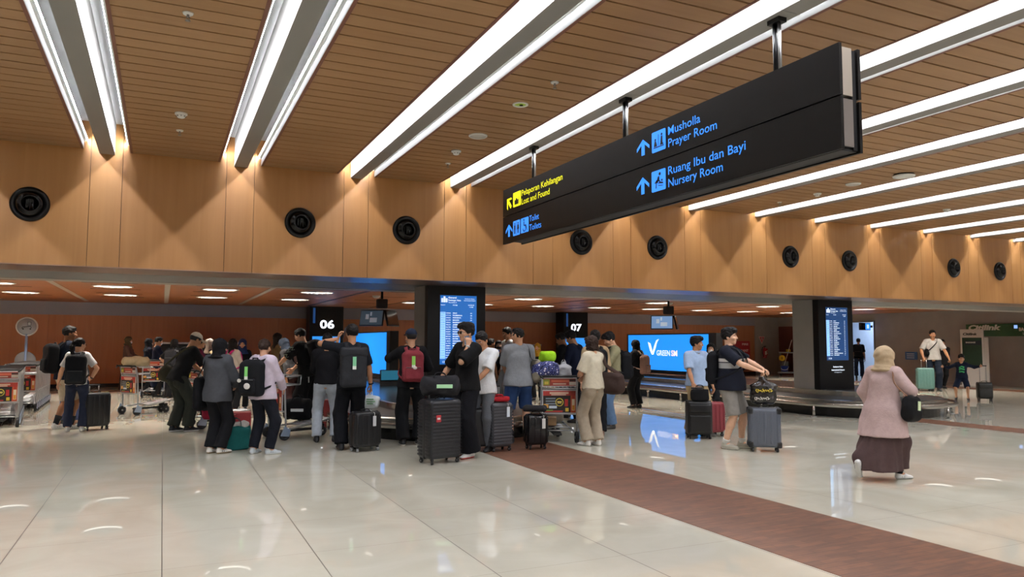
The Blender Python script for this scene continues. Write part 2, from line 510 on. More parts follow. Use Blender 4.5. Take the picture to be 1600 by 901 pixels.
b = MB(); b.bnd(XR + 0.08, XR + 0.26, DY0 - 0.05, DY0, 0, DZ + 0.05, M_grey); b.bnd(XR + 0.08, XR + 0.26, DY1, DY1 + 0.05, 0, DZ + 0.05, M_grey); b.bnd(XR + 0.08, XR + 0.26, DY0, DY1, DZ, DZ + 0.05, M_grey)
struct(b.build('door_1'))
b = MB(); b.bnd(XL - 0.2, XL, YN, YW, 0, 4.5, M_warmgrey); struct(b.build('wall_left'))
b = MB(); b.bnd(XL, XR, YN - 0.2, YN, 0, 4.5, plain('#a8a39a', 0.7)); struct(b.build('wall_near'))
t = thing('ceiling_light', 'bright ceiling light in the passage behind the right doorway', 'light', (XR + 1.3, 23.6, 2.9))
q = MB(); q.bnd(-0.4, 0.4, -1.2, 1.2, -0.05, -0.03, mat('passage_lamp', '#ffffff', emit=14.0, ecol='#cfe2ff')); q.build('diffuser', t)
q = MB(); q.bnd(-0.43, 0.43, -1.23, 1.23, -0.03, 0.0, M_white); q.build('frame', t)

# downlights under the low ceiling; the row nearest the bulkhead is added, out of view
pos = ['far left', 'left', 'middle left', 'middle', 'middle right', 'right', 'far right']
M_can = plain('#2a2928', 0.6)
M_canin = mat('black_baffle', '#0c0c0c', 0.9, spec=0.05)
for xx, yy in LX:
    t = thing('downlight', 'round white light recessed into the low wooden ceiling, nearest row added unseen', 'light', (xx, yy, ZL), 0, 'recessed lights in the low ceiling')
    q = MB(); q.lathe([(0.40, -0.004), (0.40, -0.008), (0.435, -0.008), (0.44, 0.0), (0.40, 0.0)], M_white, n=36); q.build('trim_ring', t)
    q = MB(); q.lathe([(0.40, 0.03), (0.40, 0.42), (0.41, 0.42), (0.41, 0.03)], M_canin, n=36); q.lathe([(0.40, 0.0), (0.40, 0.03), (0.41, 0.03), (0.41, 0.0)], M_can, n=36); q.build('can', t)
    q = MB(); q.lathe([(0.001, 0.40), (0.39, 0.40), (0.39, 0.42), (0.001, 0.42)], M_down, n=28); q.build('lens', t)

# clad columns with display boards
def column(x, name):
    b = MB()
    b.bnd(x - 0.53, x + 0.53, 12.16, 12.75, 0.3, ZS, M_grey)
    return struct(b.build(name))
column(4.585, 'column_1'); column(13.67, 'column_2')
# ------------------------------------------------------------------ signs, screens, carousels, ceiling fittings
M_blue = mat('sign_blue', '#2f7fe8', 0.4, emit=1.0, ecol='#3b93ff')
M_yel = mat('sign_yellow', '#e6e21a', 0.4, emit=0.95, ecol='#f2f01e')
M_ink = plain('#101014', 0.5)
M_sign = mat('sign_face', '#0d0b0a', 0.45, spec=0.2)
def SY(y, z, x=4.08): return (x, y, z)
EXS, EZ = Vector((0, -1, 0)), Vector((0, 0, 1))

def poly_y(mb, pts, m, x=4.0795, d=-0.003):
    """flat shape on the sign's face from (y, z) points"""
    mb.prism([(-p[0], p[1]) for p in pts], (x, 0, 0), (0, -1, 0), (0, 0, 1), (d, 0, 0), m)
def disc_pts(cy, cz, r, n=14): return [(cy + r * math.cos(2 * PI * i / n), cz + r * math.sin(2 * PI * i / n)) for i in range(n)]
def rrect(y0, y1, z0, z1, r=0.012):
    o = []
    for cy, cz, a in ((y1 - r, z1 - r, 0), (y0 + r, z1 - r, 90), (y0 + r, z0 + r, 180), (y1 - r, z0 + r, 270)):
        o += [(cy + r * math.cos(math.radians(a + t)), cz + r * math.sin(math.radians(a + t))) for t in (0, 30, 60, 90)]
    return o
def arrow_up(yc, zb, zt, w):
    h = zt - zb; q = w * 0.5
    return [[(yc - w * .12, zb), (yc + w * .12, zb), (yc + w * .12, zt - h * .12), (yc - w * .12, zt - h * .12)],
            [(yc, zt), (yc + q, zt - h * .48), (yc + q, zt - h * .68), (yc, zt - h * .20)],
            [(yc, zt), (yc - q, zt - h * .48), (yc - q, zt - h * .68), (yc, zt - h * .20)]]

def hanging_sign():
    t = thing('hanging_sign', 'long black hanging direction sign with blue and yellow lettering', 'sign', (0, 0, 0))
    y0, y1, zm = 3.49, 8.98, 3.192
    for z0, z1 in ((2.825, zm - 0.006), (zm + 0.006, 3.557)):
        b = MB(); b.bnd(4.08, 4.105, y0, y1, z0, z1, M_sign); b.build('front_panel', t)
        b = MB(); b.bnd(4.255, 4.28, y0, y1 - 0.2, z0 - 0.012, z1 - 0.02, M_sign); b.build('rear_panel', t)
    b = MB(); b.bnd(4.125, 4.215, y0 + 0.015, y1 - 0.12, zm + 0.012, 3.54, plain('#bdb3a6', 0.35, 0.5)); b.bnd(4.125, 4.215, y0 + 0.015, y1 - 0.12, 2.85, zm - 0.012, plain('#a49f9c', 0.3, 0.8))
    b.build('core_frame', t)
    b = MB(); b.bnd(4.105, 4.255, y0 + 0.03, y1 - 0.3, 2.822, 2.838, M_blackm); b.bnd(4.105, 4.125, y0 + 0.02, y1 - 0.05, 2.83, 3.55, M_blackm); b.bnd(4.215, 4.255, y0 + 0.02, y1 - 0.22, 2.83, 3.53, M_blackm)
    b.build('bottom_rail', t)
    for yy in (4.17, 6.235, 8.3):
        b = MB()
        b.cyl((4.19, yy, 3.5), (4.19, yy, 4.0), 0.019, M_black); b.cyl((4.19, yy - 0.045, 3.5), (4.19, yy - 0.045, 4.0), 0.013, M_steeld)
        b.bnd(4.15, 4.23, yy - 0.08, yy + 0.04, 3.965, 4.0, M_black)
        b.build('suspension_rod', t)
    # lettering
    H = 0.079
    text_words('Pelaporan Kehilangan', t, 'lettering', (4.079, 8.405, 3.381), EXS, EZ, M_yel, w=1.07, h=H, bold=0.004)
    text_words('Lost and Found', t, 'lettering', (4.079, 8.405, 3.270), EXS, EZ, M_yel, w=0.755, h=H, bold=0.004)
    text('Toilet', t, 'lettering', (4.079, 8.18, 3.017), EXS, EZ, M_blue, w=0.255, h=H, bold=0.004)
    text('Toilets', t, 'lettering', (4.079, 8.18, 2.906), EXS, EZ, M_blue, w=0.315, h=H, bold=0.004)
    text('Musholla', t, 'lettering', (4.079, 5.37, 3.395), EXS, EZ, M_blue, w=0.445, h=H, bold=0.004)
    text_words('Prayer Room', t, 'lettering', (4.079, 5.37, 3.283), EXS, EZ, M_blue, w=0.652, h=H, bold=0.004)
    text_words('Ruang Ibu dan Bayi', t, 'lettering', (4.079, 5.376, 3.031), EXS, EZ, M_blue, w=0.985, h=H, bold=0.004)
    text_words('Nursery Room', t, 'lettering', (4.079, 5.376, 2.918), EXS, EZ, M_blue, w=0.72, h=H, bold=0.004)
    for yc, zb, zt, w in ((8.786, 2.908, 3.068, 0.20), (5.76, 3.298, 3.449, 0.2), (5.77, 2.926, 3.088, 0.2)):
        b = MB()
        for p in arrow_up(yc, zb, zt, w): poly_y(b, p, M_blue)
        b.build('arrow', t)
    b = MB()                                    # arrow pointing up-left
    def rot(p): 
        a, c = p[0] - 8.789, p[1] - 3.357
        q = math.radians(-45)
        return (8.789 + a * math.cos(q) - c * math.sin(q), 3.357 + a * math.sin(q) + c * math.cos(q))
    for p in arrow_up(8.789, 3.262, 3.437, 0.18): poly_y(b, [rot(q) for q in p], M_yel)
    b.build('arrow', t)
    def icon(y0, y1, z0, z1, m, shapes):
        b = MB(); poly_y(b, rrect(y0, y1, z0, z1), m)
        for s in shapes: poly_y(b, s, M_ink, x=4.0762, d=-0.0015)
        b.build('pictogram', t)
    icon(8.433, 8.658, 3.273, 3.461, M_yel, [[(8.61, 3.30), (8.5, 3.30), (8.5, 3.36), (8.61, 3.36)], [(8.575, 3.36), (8.535, 3.36), (8.535, 3.38), (8.575, 3.38)],
         [(8.485, 3.30), (8.472, 3.30), (8.472, 3.40), (8.485, 3.40)]])
    def man(yc, zb, h, skirt=False):
        w = h * .13
        o = [disc_pts(yc, zb + h * .9, h * .09), [(yc - w, zb + h * .78), (yc + w, zb + h * .78), (yc + w * (1.5 if skirt else 1), zb + h * .36), (yc - w * (1.5 if skirt else 1), zb + h * .36)]]
        o += [[(yc + s * w * .9, zb), (yc + s * w * .15, zb), (yc + s * w * .15, zb + h * .4), (yc + s * w * .9, zb + h * .4)] for s in (-1, 1)]
        return o
    icon(8.457, 8.656, 2.897, 3.088, M_blue, man(8.605, 2.92, .145) + man(8.505, 2.92, .145, True) + [[(8.56, 2.905), (8.553, 2.905), (8.553, 3.08), (8.56, 3.08)]])
    ring = disc_pts(8.325, 2.958, 0.045, 20)
    icon(8.208, 8.425, 2.902, 3.089, M_blue, [disc_pts(8.335, 3.062, .014), [(8.345, 3.04), (8.325, 3.04), (8.322, 2.985), (8.34, 2.985)], [(8.335, 3.0), (8.28, 3.0), (8.28, 2.988), (8.335, 2.988)],
         [(8.285, 2.995), (8.255, 2.925), (8.24, 2.925), (8.27, 2.997)]] + [[ring[i], ring[(i + 1) % 20], (8.325 + (ring[(i + 1) % 20][0] - 8.325) * .72, 2.958 + (ring[(i + 1) % 20][1] - 2.958) * .72), (8.325 + (ring[i][0] - 8.325) * .72, 2.958 + (ring[i][1] - 2.958) * .72)] for i in range(6, 20)])
    icon(5.41, 5.617, 3.282, 3.474, M_blue, [[(5.59, 3.318), (5.435, 3.318), (5.435, 3.328), (5.59, 3.328)], [(5.517, 3.33), (5.512, 3.33), (5.512, 3.44), (5.517, 3.44)], disc_pts(5.562, 3.395, .012),
         [(5.585, 3.332), (5.535, 3.332), (5.55, 3.38), (5.572, 3.385)], disc_pts(5.465, 3.43, .012), [(5.485, 3.34), (5.45, 3.34), (5.455, 3.415), (5.475, 3.415)], [(5.49, 3.332), (5.44, 3.332), (5.44, 3.345), (5.49, 3.345)]])
    icon(5.417, 5.627, 2.913, 3.106, M_blue, [disc_pts(5.5, 3.068, .016), [(5.55, 2.995), (5.53, 3.045), (5.51, 3.05), (5.505, 3.02), (5.535, 2.985)], [(5.585, 2.99), (5.53, 2.985), (5.545, 3.02)], [(5.565, 2.94), (5.552, 2.94), (5.55, 2.99), (5.56, 2.99)],
         [(5.525, 3.03), (5.49, 2.995), (5.495, 2.985), (5.53, 3.01)], [(5.52, 2.98), (5.45, 2.97), (5.45, 2.982), (5.47, 2.99), (5.52, 2.99)], disc_pts(5.468, 3.004, .011), [(5.525, 2.958), (5.455, 2.95), (5.455, 2.957), (5.525, 2.965)]])
hanging_sign()

# ---- flight boards on the clad columns
M_scr = mat('board_blue', '#0d3f86', 0.3, emit=1.0, ecol='#1a66b6')
M_scr2 = mat('board_navy', '#0b2547', 0.3, emit=1.0, ecol='#123d70')
M_scrL = mat('board_pale', '#9fc6ee', 0.3, emit=1.0, ecol='#8cc4f8')
M_scrT = mat('board_text', '#dfeaf6', 0.3, emit=1.0, ecol='#e8f3ff')
M_scrK = mat('board_dark_text', '#2a5c96', 0.3, emit=0.6, ecol='#2a66ad')
CITY = ['SOLO', 'PALEMBANG', 'SURABAYA', 'MALANG', 'BALIKPAPAN', 'JAMBI', 'PONTIANAK', 'PALANGKARAYA', 'PADANG', 'BENGKULU', 'BALIKPAPAN', 'BATAM', 'SURABAYA', 'DENPASAR', 'MEDAN', 'KUPANG', 'PEKANBARU', 'LOMBOK', 'PANGKAL PINANG', 'MAKASSAR']
def flight_board(x, label, bg, caption, nrow, lower):
    t = thing('display_column_cladding', label, 'display', (x, 12.0, 0))
    b = MB()
    b.bnd(-0.53, 0.53, 0.0, 0.16, lower, ZS - 0.014, M_black)
    b.build('cladding', t)
    x0, x1, z0, z1 = -0.31, 0.36, 1.145, 2.325
    f = MB(); f.bnd(x0 - 0.012, x1 + 0.012, -0.006, 0.0, z0 - 0.012, z1 + 0.012, M_blackm); f.build('bezel', t)
    s = MB(); s.bnd(x0, x1, -0.008, -0.002, z0, z1, bg)
    ztop, zbot = 2.04, 1.24
    rh = (ztop - zbot) / nrow
    s.bnd(x0 + 0.003, x0 + 0.095, -0.0095, -0.007, zbot, ztop, M_scrL)
    for i in range(nrow + 1):
        s.bnd(x0 + 0.1, x1 - 0.01, -0.009, -0.007, ztop - i * rh - 0.001, ztop - i * rh + 0.001, M_scrK)
    for k, (a, c) in enumerate(((0.02, .07), (0.058, .1), (0.1, .07))):      # suitcase mark
        s.bnd(x0 + a, x0 + a + (0.03, 0.035, 0.03)[k], -0.0095, -0.007, 2.205, 2.205 + c, M_scrT)
    s.build('screen', t)
    E = (1, 0, 0)
    def tx(body, xx, zz, w=None, h=0.02, m=M_scrT, bold=0.01, al='L'):
        text(body, t, 'lettering', (xx, -0.0085, zz), E, EZ, m, w=w, h=h, bold=bold, depth=0.0016, align=al)
    tx('General', x0 + 0.145, 2.275, 0.15, 0.028, bold=.03); tx('Passenger Gate', x0 + 0.145, 2.232, 0.23, 0.024, bold=.03); tx('Terminal 3', x0 + 0.145, 2.195, 0.15, 0.02)
    tx('Soekarno Hatta', x1 - 0.13, 2.265, 0.18, 0.018, al='C'); tx('International Airport', x1 - 0.13, 2.235, 0.21, 0.018, al='C')
    tx('FLIGHT', x0 + 0.01, 2.15, 0.08, 0.016); tx('FROM', x0 + 0.23, 2.15, 0.08, 0.018); tx('BAGGAGE', x1 - 0.1, 2.155, 0.11, 0.02, al='C'); tx('CLAIM', x1 - 0.1, 2.122, 0.07, 0.018, al='C')
    for i in range(nrow):
        z = ztop - (i + 1) * rh + rh * 0.3
        c = CITY[i % 20]
        tx('%02d:%02d' % (9 + i // 4, (i * 17) % 60), x0 + 0.012, z, 0.07, rh * .42, M_scrK)
        tx('%02d%02d' % (10 + (i * 7) % 80, (i * 13) % 97), x0 + 0.105, z, 0.085, rh * .45)
        tx(c, x0 + 0.23, z, 0.019 * len(c), rh * .5, bold=.03)
        tx('%02d' % (5 + (i * 3) % 5), x1 - 0.1, z, 0.032, rh * .45, al='C')
    tx('13:26', x0 + 0.1, 1.17, 0.1, 0.035, al='C')
    if caption:
        tx('Soekarno Hatta', 0.02, 0.985, 0.30, 0.034, bold=.03, al='C'); tx('International Airport', 0.02, 0.915, 0.40, 0.034, bold=.03, al='C'); tx('PT Angkasa Pura', 0.02, 0.87, 0.22, 0.016, al='C')
    return t
flight_board(4.585, 'blue flight board on the black column behind the man in sunglasses', M_scr, False, 20, 0.45)
flight_board(13.67, 'dark blue flight board on the black column standing on the right carousel', M_scr2, True, 20, 0.5)

# ---- numbered columns at the far end
M_num = mat('number_white', '#ffffff', 0.4, emit=1.5, ecol='#eef4ff')
M_pscr = mat('portrait_screen', '#2d7fd0', 0.3, emit=1.1, ecol='#2f8fe6')
def number_column(x0, x1, num, label):
    t = thing('numbered_column', label, 'sign', ((x0 + x1) / 2, 27.4, 0))
    w = (x1 - x0) / 2
    b = MB(); b.bnd(-w, w, 0, 0.7, 0, ZL, M_black); b.build('cladding', t)
    text(num, t, 'number', (0.02, -0.004, 2.02), (1, 0, 0), EZ, M_num, w=0.52, h=0.30, bold=0.03, align='C')
    b = MB(); b.bnd(-w + 0.12, -w + 0.20, -0.004, 0.0, 2.2, 2.75, M_scr2); b.bnd(-0.5, 0.5, -0.006, 0, 0.95, 1.72, M_pscr); b.bnd(-0.5, 0.5, -0.008, -0.005, 1.2, 1.3, M_scrL); b.build('screen', t)
number_column(4.78, 6.0, '06', 'black column marked 06 at the end of the carousel')
number_column(15.28, 16.45, '07', 'black column marked 07 at the end of the carousel')

# ---- carousels
M_belt = mat('carousel_belt', '#2a2a2c', 0.42, noise=0.12, nscale=5)
M_island = plain('#2b292a', 0.22)
M_glossk = plain('#08080a', 0.16)
def stadium(cx, y0, y1, r, n=28):
    """outline: near half circle about (cx, y0), far one about (cx, y1)"""
    o = [(cx - r * math.cos(PI * i / n), y0 - r * math.sin(PI * i / n)) for i in range(n + 1)]
    o += [(cx + r * math.cos(PI * i / n), y1 + r * math.sin(PI * i / n)) for i in range(n + 1)]
    return o
def ringband(b, cx, y0, y1, prof, m, smooth=False):
    """prof: (radius, z) pairs swept round the stadium"""
    loops = [[(x, y, z) for x, y in stadium(cx, y0, y1, r)] for r, z in prof]
    n = len(loops[0]); vs = [p for l in loops for p in l]; fs = []
    for i in range(len(prof) - 1):
        for j in range(n):
            fs.append((i * n + j, i * n + (j + 1) % n, (i + 1) * n + (j + 1) % n, (i + 1) * n + j))
    b.add(vs, fs, m, smooth)
def carousel(cx, y0, y1, label):
    t = thing('baggage_carousel', label, 'carousel', (0, 0, 0))
    b = MB(); ringband(b, cx, y0, y1, [(1.62, 0.0), (1.62, 0.2), (1.70, 0.2), (1.70, 0.29)], M_glossk); b.build('base', t)
    b = MB(); ringband(b, cx, y0, y1, [(1.71, 0.28), (1.755, 0.28), (1.755, 0.345), (1.70, 0.36), (1.69, 0.34)], M_steel); b.build('outer_lip', t)
    b = MB(); ringband(b, cx, y0, y1, [(1.70, 0.345), (1.12, 0.40)], M_belt)
    N = 150                                     # overlapping plates of the belt
    b.build('belt', t)
    b = MB(); ringband(b, cx, y0, y1, [(1.14, 0.39), (1.14, 0.505), (1.10, 0.515), (1.06, 0.512)], M_steel); b.build('inner_band', t)
    b = MB()
    o = [(x, y, 0.508) for x, y in stadium(cx, y0, y1, 1.08)]
    b.add(o, [tuple(range(len(o)))], M_island); b.build('island_top', t)
    b = MB()
    st = stadium(cx, y0, y1, 1.93)
    b.tube([(x, y, 0.262) for x, y in st], 0.028, M_steel, 10, closed=True, flat=0.045, up=(0, 0, 1))
    b.build('rail', t)
    # posts
    per = []
    R = 1.93
    L = y1 - y0
    tot = PI * R + L + PI * R + L
    n = 26
    for i in range(n):
        s = tot * (i + 0.35) / n
        if s < PI * R: a = s / R; p = (cx - R * math.cos(a), y0 - R * math.sin(a))
        elif s < PI * R + L: p = (cx + R, y0 + s - PI * R)
        elif s < 2 * PI * R + L: a = (s - PI * R - L) / R; p = (cx + R * math.cos(a), y1 + R * math.sin(a))
        else: p = (cx - R, y1 - (s - 2 * PI * R - L))
        q = MB(); q.cyl((p[0], p[1], 0), (p[0], p[1], 0.24), 0.026, M_steel, 12); q.lathe([(0.055, 0), (0.055, 0.008), (0.03, 0.014)], M_steeld, (p[0], p[1], 0), 14); q.build('rail_post', t)
    return t
carousel(4.60, 12.35, 24.5, 'baggage carousel on the left, with travellers crowding round its near end')
carousel(14.15, 11.9, 24.5, 'baggage carousel on the right, its steel rail and rounded near end in clear view')

# ---- LED walls over the carousels
M_led = mat('led_wall_blue', '#0f6fd8', 0.4, emit=1.0, ecol='#2598ff')
M_ledw = mat('led_wall_white', '#ffffff', 0.4, emit=1.15, ecol='#f4fbff')
M_ledo = mat('led_wall_peach', '#ffd9c0', 0.4, emit=1.1, ecol='#ffe2d2')
def led_wall(x, y0, y1, label, logo):
    t = thing('led_screen', label, 'screen', (x, y0, 0))
    L = y1 - y0
    b = MB(); b.bnd(0.0, 0.22, -0.32, L + 0.1, 0.60, 1.80, M_blackm); b.build('casing', t)
    b = MB(); b.bnd(-0.012, 0.0, 0.0, L, 0.70, 1.765, M_led); b.build('panel', t)
    b = MB(); b.bnd(0.02, 0.2, 0.2, 0.4, 0.505, 0.62, M_blackm); b.bnd(0.02, 0.2, L - 0.4, L - 0.2, 0.505, 0.62, M_blackm); b.bnd(-0.1, 0.3, -0.2, L, 0.508, 0.55, M_steeld); b.build('stand', t)
    if logo:
        ex = (0, -1, 0)
        text('GREEN', t, 'lettering', (-0.014, 2.38, 1.14), ex, EZ, M_ledw, w=0.66, h=0.165, bold=.012)
        text('SM', t, 'lettering', (-0.014, 1.66, 1.14), ex, EZ, M_ledo, w=0.29, h=0.165, bold=.03)
        b = MB()
        for p in ([(2.47, 1.55), (2.33, 1.50), (2.25, 1.30), (2.18, 1.17), (2.28, 1.17), (2.36, 1.28)], [(2.18, 1.17), (2.27, 1.17), (2.13, 1.45), (2.03, 1.60), (1.90, 1.64), (2.00, 1.53), (2.06, 1.38)]):
            b.prism([(-q[0] - .36, q[1]) for q in p], (-0.0125, 0, 0), (0, -1, 0), (0, 0, 1), (-0.002, 0, 0), M_ledw)
        b.build('logo', t)
    return t
led_wall(5.1, 18.3, 22.3, 'bare bright blue screen over the left carousel, beside column 06', False)
led_wall(13.7, 16.35, 20.25, 'bright blue screen with a white winged logo over the right carousel', True)

# ---- hanging monitors
M_cctv = mat('monitor_picture', '#5d7fae', 0.25, emit=0.7, ecol='#7fa3cf')
M_cctv2 = mat('monitor_dim', '#23303c', 0.2, emit=0.25, ecol='#5d6f80')
def monitor_pair(x, y, label, lit):
    t = thing('hanging_monitor', label, 'monitor', (x, y, 0))
    b = MB(); b.cyl((0, 0, 2.5), (0, 0, ZL), 0.03, M_black); b.rbox((0, 0, 2.50), (0.26, 0.22, 0.24), 0.03, M_blackm); b.build('mount', t)
    for s, yaw in ((-1, 42), (1, -48)):
        a = math.radians(yaw if lit else yaw)
        R = Matrix.Rotation(-a if s < 0 else -a, 3, 'Z') @ Matrix.Rotation(math.radians(-12), 3, 'X')
        off = Vector((s * 0.26, -0.02, 2.13))
        b = MB(); b.rbox(off, (0.66, 0.05, 0.42), 0.015, M_black, M=R); o = b.build('casing', t)
        m = (M_cctv if lit else M_cctv2) if s < 0 else plain('#08080a', 0.1)
        b = MB(); b.box(off + R @ Vector((0, -0.0262, 0)), (0.61, 0.002, 0.37), m, M=R)
        if s < 0:
            for dx, dz, w, h in ((-0.12, 0.03, 0.09, 0.13), (0.06, -0.06, 0.2, 0.12), (-0.02, 0.1, 0.05, 0.1)):
                b.box(off + R @ Vector((dx, -0.0275, dz)), (w, 0.001, h), mat('monitor_patch_%d' % lit, '#a9bdd4', 0.3, emit=0.6 if lit else 0.15, ecol='#b9c9dc'), M=R)
        b.build('screen', o)
    return t
monitor_pair(5.05, 18.6, 'pair of dark hanging monitors above the left carousel', 0)
monitor_pair(13.75, 18.2, 'pair of hanging monitors above the right carousel, one lit pale blue', 1)

# ---- air nozzles on the bulkhead
def nozzle(x, label):
    t = thing('air_nozzle', label, 'vent', (x, YB, 3.26))
    Mx = Matrix.Rotation(PI / 2, 3, 'X')
    k1, k2 = mat('nozzle_ring', '#09090a', 0.3, spec=0.25), mat('nozzle_ball', '#050506', 0.22, spec=0.3)
    b = MB(); b.lathe([(0.15, 0.0), (0.222, 0.0), (0.222, 0.012), (0.205, 0.03), (0.185, 0.034), (0.168, 0.02), (0.15, 0.012)], k1, n=40, M=Mx); b.build('outer_ring', t)
    b = MB(); b.lathe([(0.165, 0.0), (0.163, 0.018), (0.15, 0.045), (0.12, 0.075), (0.098, 0.085), (0.092, 0.08), (0.085, 0.05), (0.06, 0.012), (0.001, 0.01)], k2, n=40, M=Mx @ Matrix.Rotation(0.12, 3, 'Y')); b.build('ball', t)
    b = MB()
    for a in (-0.04, 0.0, 0.04): b.box((a, -0.02, 0), (0.006, 0.02, 0.12), k1)
    b.build('louvre', t)
NZ = [-1.591, 1.766, 3.38, 6.526, 8.137, 11.403, 13.071, 16.448, 18.144]
NL = ['leftmost round black air nozzle on the wood bulkhead', 'round black air nozzle on the bulkhead, above column 06', 'round black air nozzle on the bulkhead, left of the column with the blue flight board',
      'round black air nozzle seen just under the hanging black sign', 'round black air nozzle right of the nozzle under the hanging sign', 'left one of the nozzle pair above the right display column',
      'right one of the nozzle pair above the right display column', 'second round black nozzle from the right end of the bulkhead', 'rightmost round black air nozzle on the wood bulkhead']
for x, l in zip(NZ, NL): nozzle(x, l)

# ---- ceiling fittings
def sprinkler(x, y, label):
    t = thing('sprinkler', label, 'sprinkler', (x, y, ZP), 0, 'sprinklers in the plank ceiling')
    b = MB(); b.lathe([(0.001, 0.0), (0.042, 0.0), (0.036, -0.012), (0.001, -0.014)], M_white, n=20); b.build('escutcheon', t)
    b = MB(); b.cyl((0, 0, -0.01), (0, 0, -0.035), 0.009, M_steeld); b.cyl((0.012, 0, -0.03), (0.006, 0, -0.06), 0.003, M_steeld); b.cyl((-0.012, 0, -0.03), (-0.006, 0, -0.06), 0.003, M_steeld); b.lathe([(0.001, -0.06), (0.02, -0.06), (0.02, -0.064), (0.001, -0.064)], M_steeld, n=14); b.build('head', t)
def smoke(x, y, label):
    t = thing('smoke_detector', label, 'smoke detector', (x, y, ZP))
    b = MB(); b.lathe([(0.001, 0.0), (0.065, 0.0), (0.066, -0.018), (0.05, -0.024)], M_white, n=28); b.build('base', t)
    b = MB(); b.lathe([(0.052, -0.022), (0.05, -0.034), (0.036, -0.052), (0.018, -0.058), (0.001, -0.058)], plain('#d9dbd8', 0.5), n=28)
    for i in range(8):
        a = i * PI / 4; b.box((0.045 * math.cos(a), 0.045 * math.sin(a), -0.038), (0.012, 0.006, 0.012), M_dark, rz=a)
    b.build('sensor', t)
smoke(0.1, 8.88, 'white smoke detector between the two leftmost ceiling beams')
smoke(3.435, 9.07, 'white smoke detector left of the hanging sign, near the bulkhead')
smoke(9.94, 9.03, 'white smoke detector beyond the right end of the hanging sign')
smoke(13.3, 9.05, 'white smoke detector far right between the ceiling beams')
sprinkler(0.092, 6.1, 'small metal sprinkler nearest the top left of the plank ceiling')
sprinkler(0.1, 9.62, 'small metal sprinkler right behind the leftmost smoke detector')
sprinkler(3.373, 6.22, 'small metal sprinkler nearest the hanging sign, by the round green light')
sprinkler(3.578, 9.77, 'small metal sprinkler by the bulkhead, left of the hanging sign')
sprinkler(9.96, 9.9, 'small metal sprinkler by the bulkhead, beyond the hanging sign')
def disc(name, x, y, r, label, cat, dome=False):
    t = thing(name, label, cat, (x, y, ZP))
    b = MB(); b.lathe([(0.001, 0), (r, 0), (r, -0.012), (r * .9, -0.02), (r * .88, -0.012), (0.001, -0.012)], M_white, n=32); b.build('rim', t)
    b = MB(); b.lathe([(0.001, -0.015), (r * .86, -0.015), (r * .86, -0.01), (0.001, -0.01)], mat('speaker_grille', '#cfd0cc', 0.7, bump=0.5, bscale=300), n=32); b.build('grille', t)
disc('ceiling_speaker', 3.416, 8.27, 0.115, 'flat round white ceiling speaker left of the hanging sign', 'speaker')
disc('ceiling_speaker', 9.85, 8.23, 0.115, 'flat round white ceiling speaker beyond the right end of the sign', 'speaker')
t = thing('ceiling_access_point', 'white dome unit on a dark base on the ceiling far right', 'access point', (9.97, 7.43, ZP))
b = MB(); b.lathe([(0.001, 0), (0.14, 0), (0.14, -0.02), (0.001, -0.02)], M_blackm, n=28); b.build('base', t)
b = MB(); b.lathe([(0.001, -0.05), (0.08, -0.05), (0.15, -0.04), (0.16, -0.025), (0.14, -0.018), (0.001, -0.018)], M_white, n=28); b.build('cover', t)
t = thing('recessed_lamp', 'round ceiling lamp glowing yellow green in the plank ceiling', 'lamp', (3.364, 6.97, ZP))
b = MB(); b.lathe([(0.06, 0), (0.085, 0), (0.085, -0.01), (0.07, -0.014), (0.06, -0.005)], M_white, n=28); b.build('rim', t)
b = MB(); b.lathe([(0.001, -0.004), (0.06, -0.004), (0.06, -0.001), (0.001, -0.001)], mat('green_lamp', '#5b6a1c', 0.3, emit=0.35, ecol='#9fc02a'), n=24); b.ell((0.015, 0.01, -0.006), (0.022, 0.022, 0.008), plain('#232a14', 0.2)); b.build('lens', t)
def low_smoke(x, y, label):
    t = thing('smoke_detector', label, 'smoke detector', (x, y, ZL))
    b = MB(); b.lathe([(0.001, 0), (0.11, 0), (0.11, -0.03), (0.06, -0.07), (0.001, -0.075)], M_white, n=20); b.build('body', t)
low_smoke(5.35, 20.3, 'white smoke detector on the low ceiling above the left hanging monitors')
low_smoke(14.7, 19.4, 'white smoke detector on the low ceiling near the right hanging monitors')
low_smoke(21.0, 17.6, 'white smoke detector on the low ceiling right of the dark flight board')

# ---- right wall: doorway sign, kiosk, green band, extinguisher, notices
M_bsign = mat('blue_sign', '#0d4fd0', 0.4, emit=1.6, ecol='#2f86ff')
t = thing('exit_sign', 'small lit blue sign jutting out over the doorway on the right', 'sign', (XR - 0.02, 22.75, 2.26))
b = MB(); b.bnd(-0.62, -0.02, -0.05, 0.05, -0.16, 0.16, M_blackm); b.build('casing', t)
b = MB(); b.bnd(-0.03, 0.139, -0.03, 0.03, -0.05, 0.05, M_blackm); b.build('bracket', t)
b = MB(); b.bnd(-0.33, -0.05, -0.056, -0.05, -0.13, 0.13, M_bsign); b.bnd(-0.24, -0.14, -0.058, -0.055, -0.08, 0.08, M_scrT); b.build('panel', t)
M_cgreen = mat('counter_green', '#2c5a35', 0.4, noise=0.25, nscale=1.5)
t = thing('fascia_sign', 'green sign band reading baggage services, high on the right wall', 'sign', (XR, 0, 0))
b = MB(); b.bnd(-0.10, 0.0, 13.5, 18.4, 1.80, 2.26, M_cgreen); b.build('board', t)
EK = (0, -1, 0)
text('Citilink', t, 'lettering', (-0.102, 18.3, 2.04), EK, EZ, mat('sign_white', '#f2f2ee', 0.5), w=1.22, h=0.19, bold=.05, shear=.2)
text('BAGGAGE', t, 'lettering', (-0.102, 16.45, 1.99), EK, EZ, mat('sign_white', '#f2f2ee', 0.5), w=0.62, h=0.12, bold=.05)
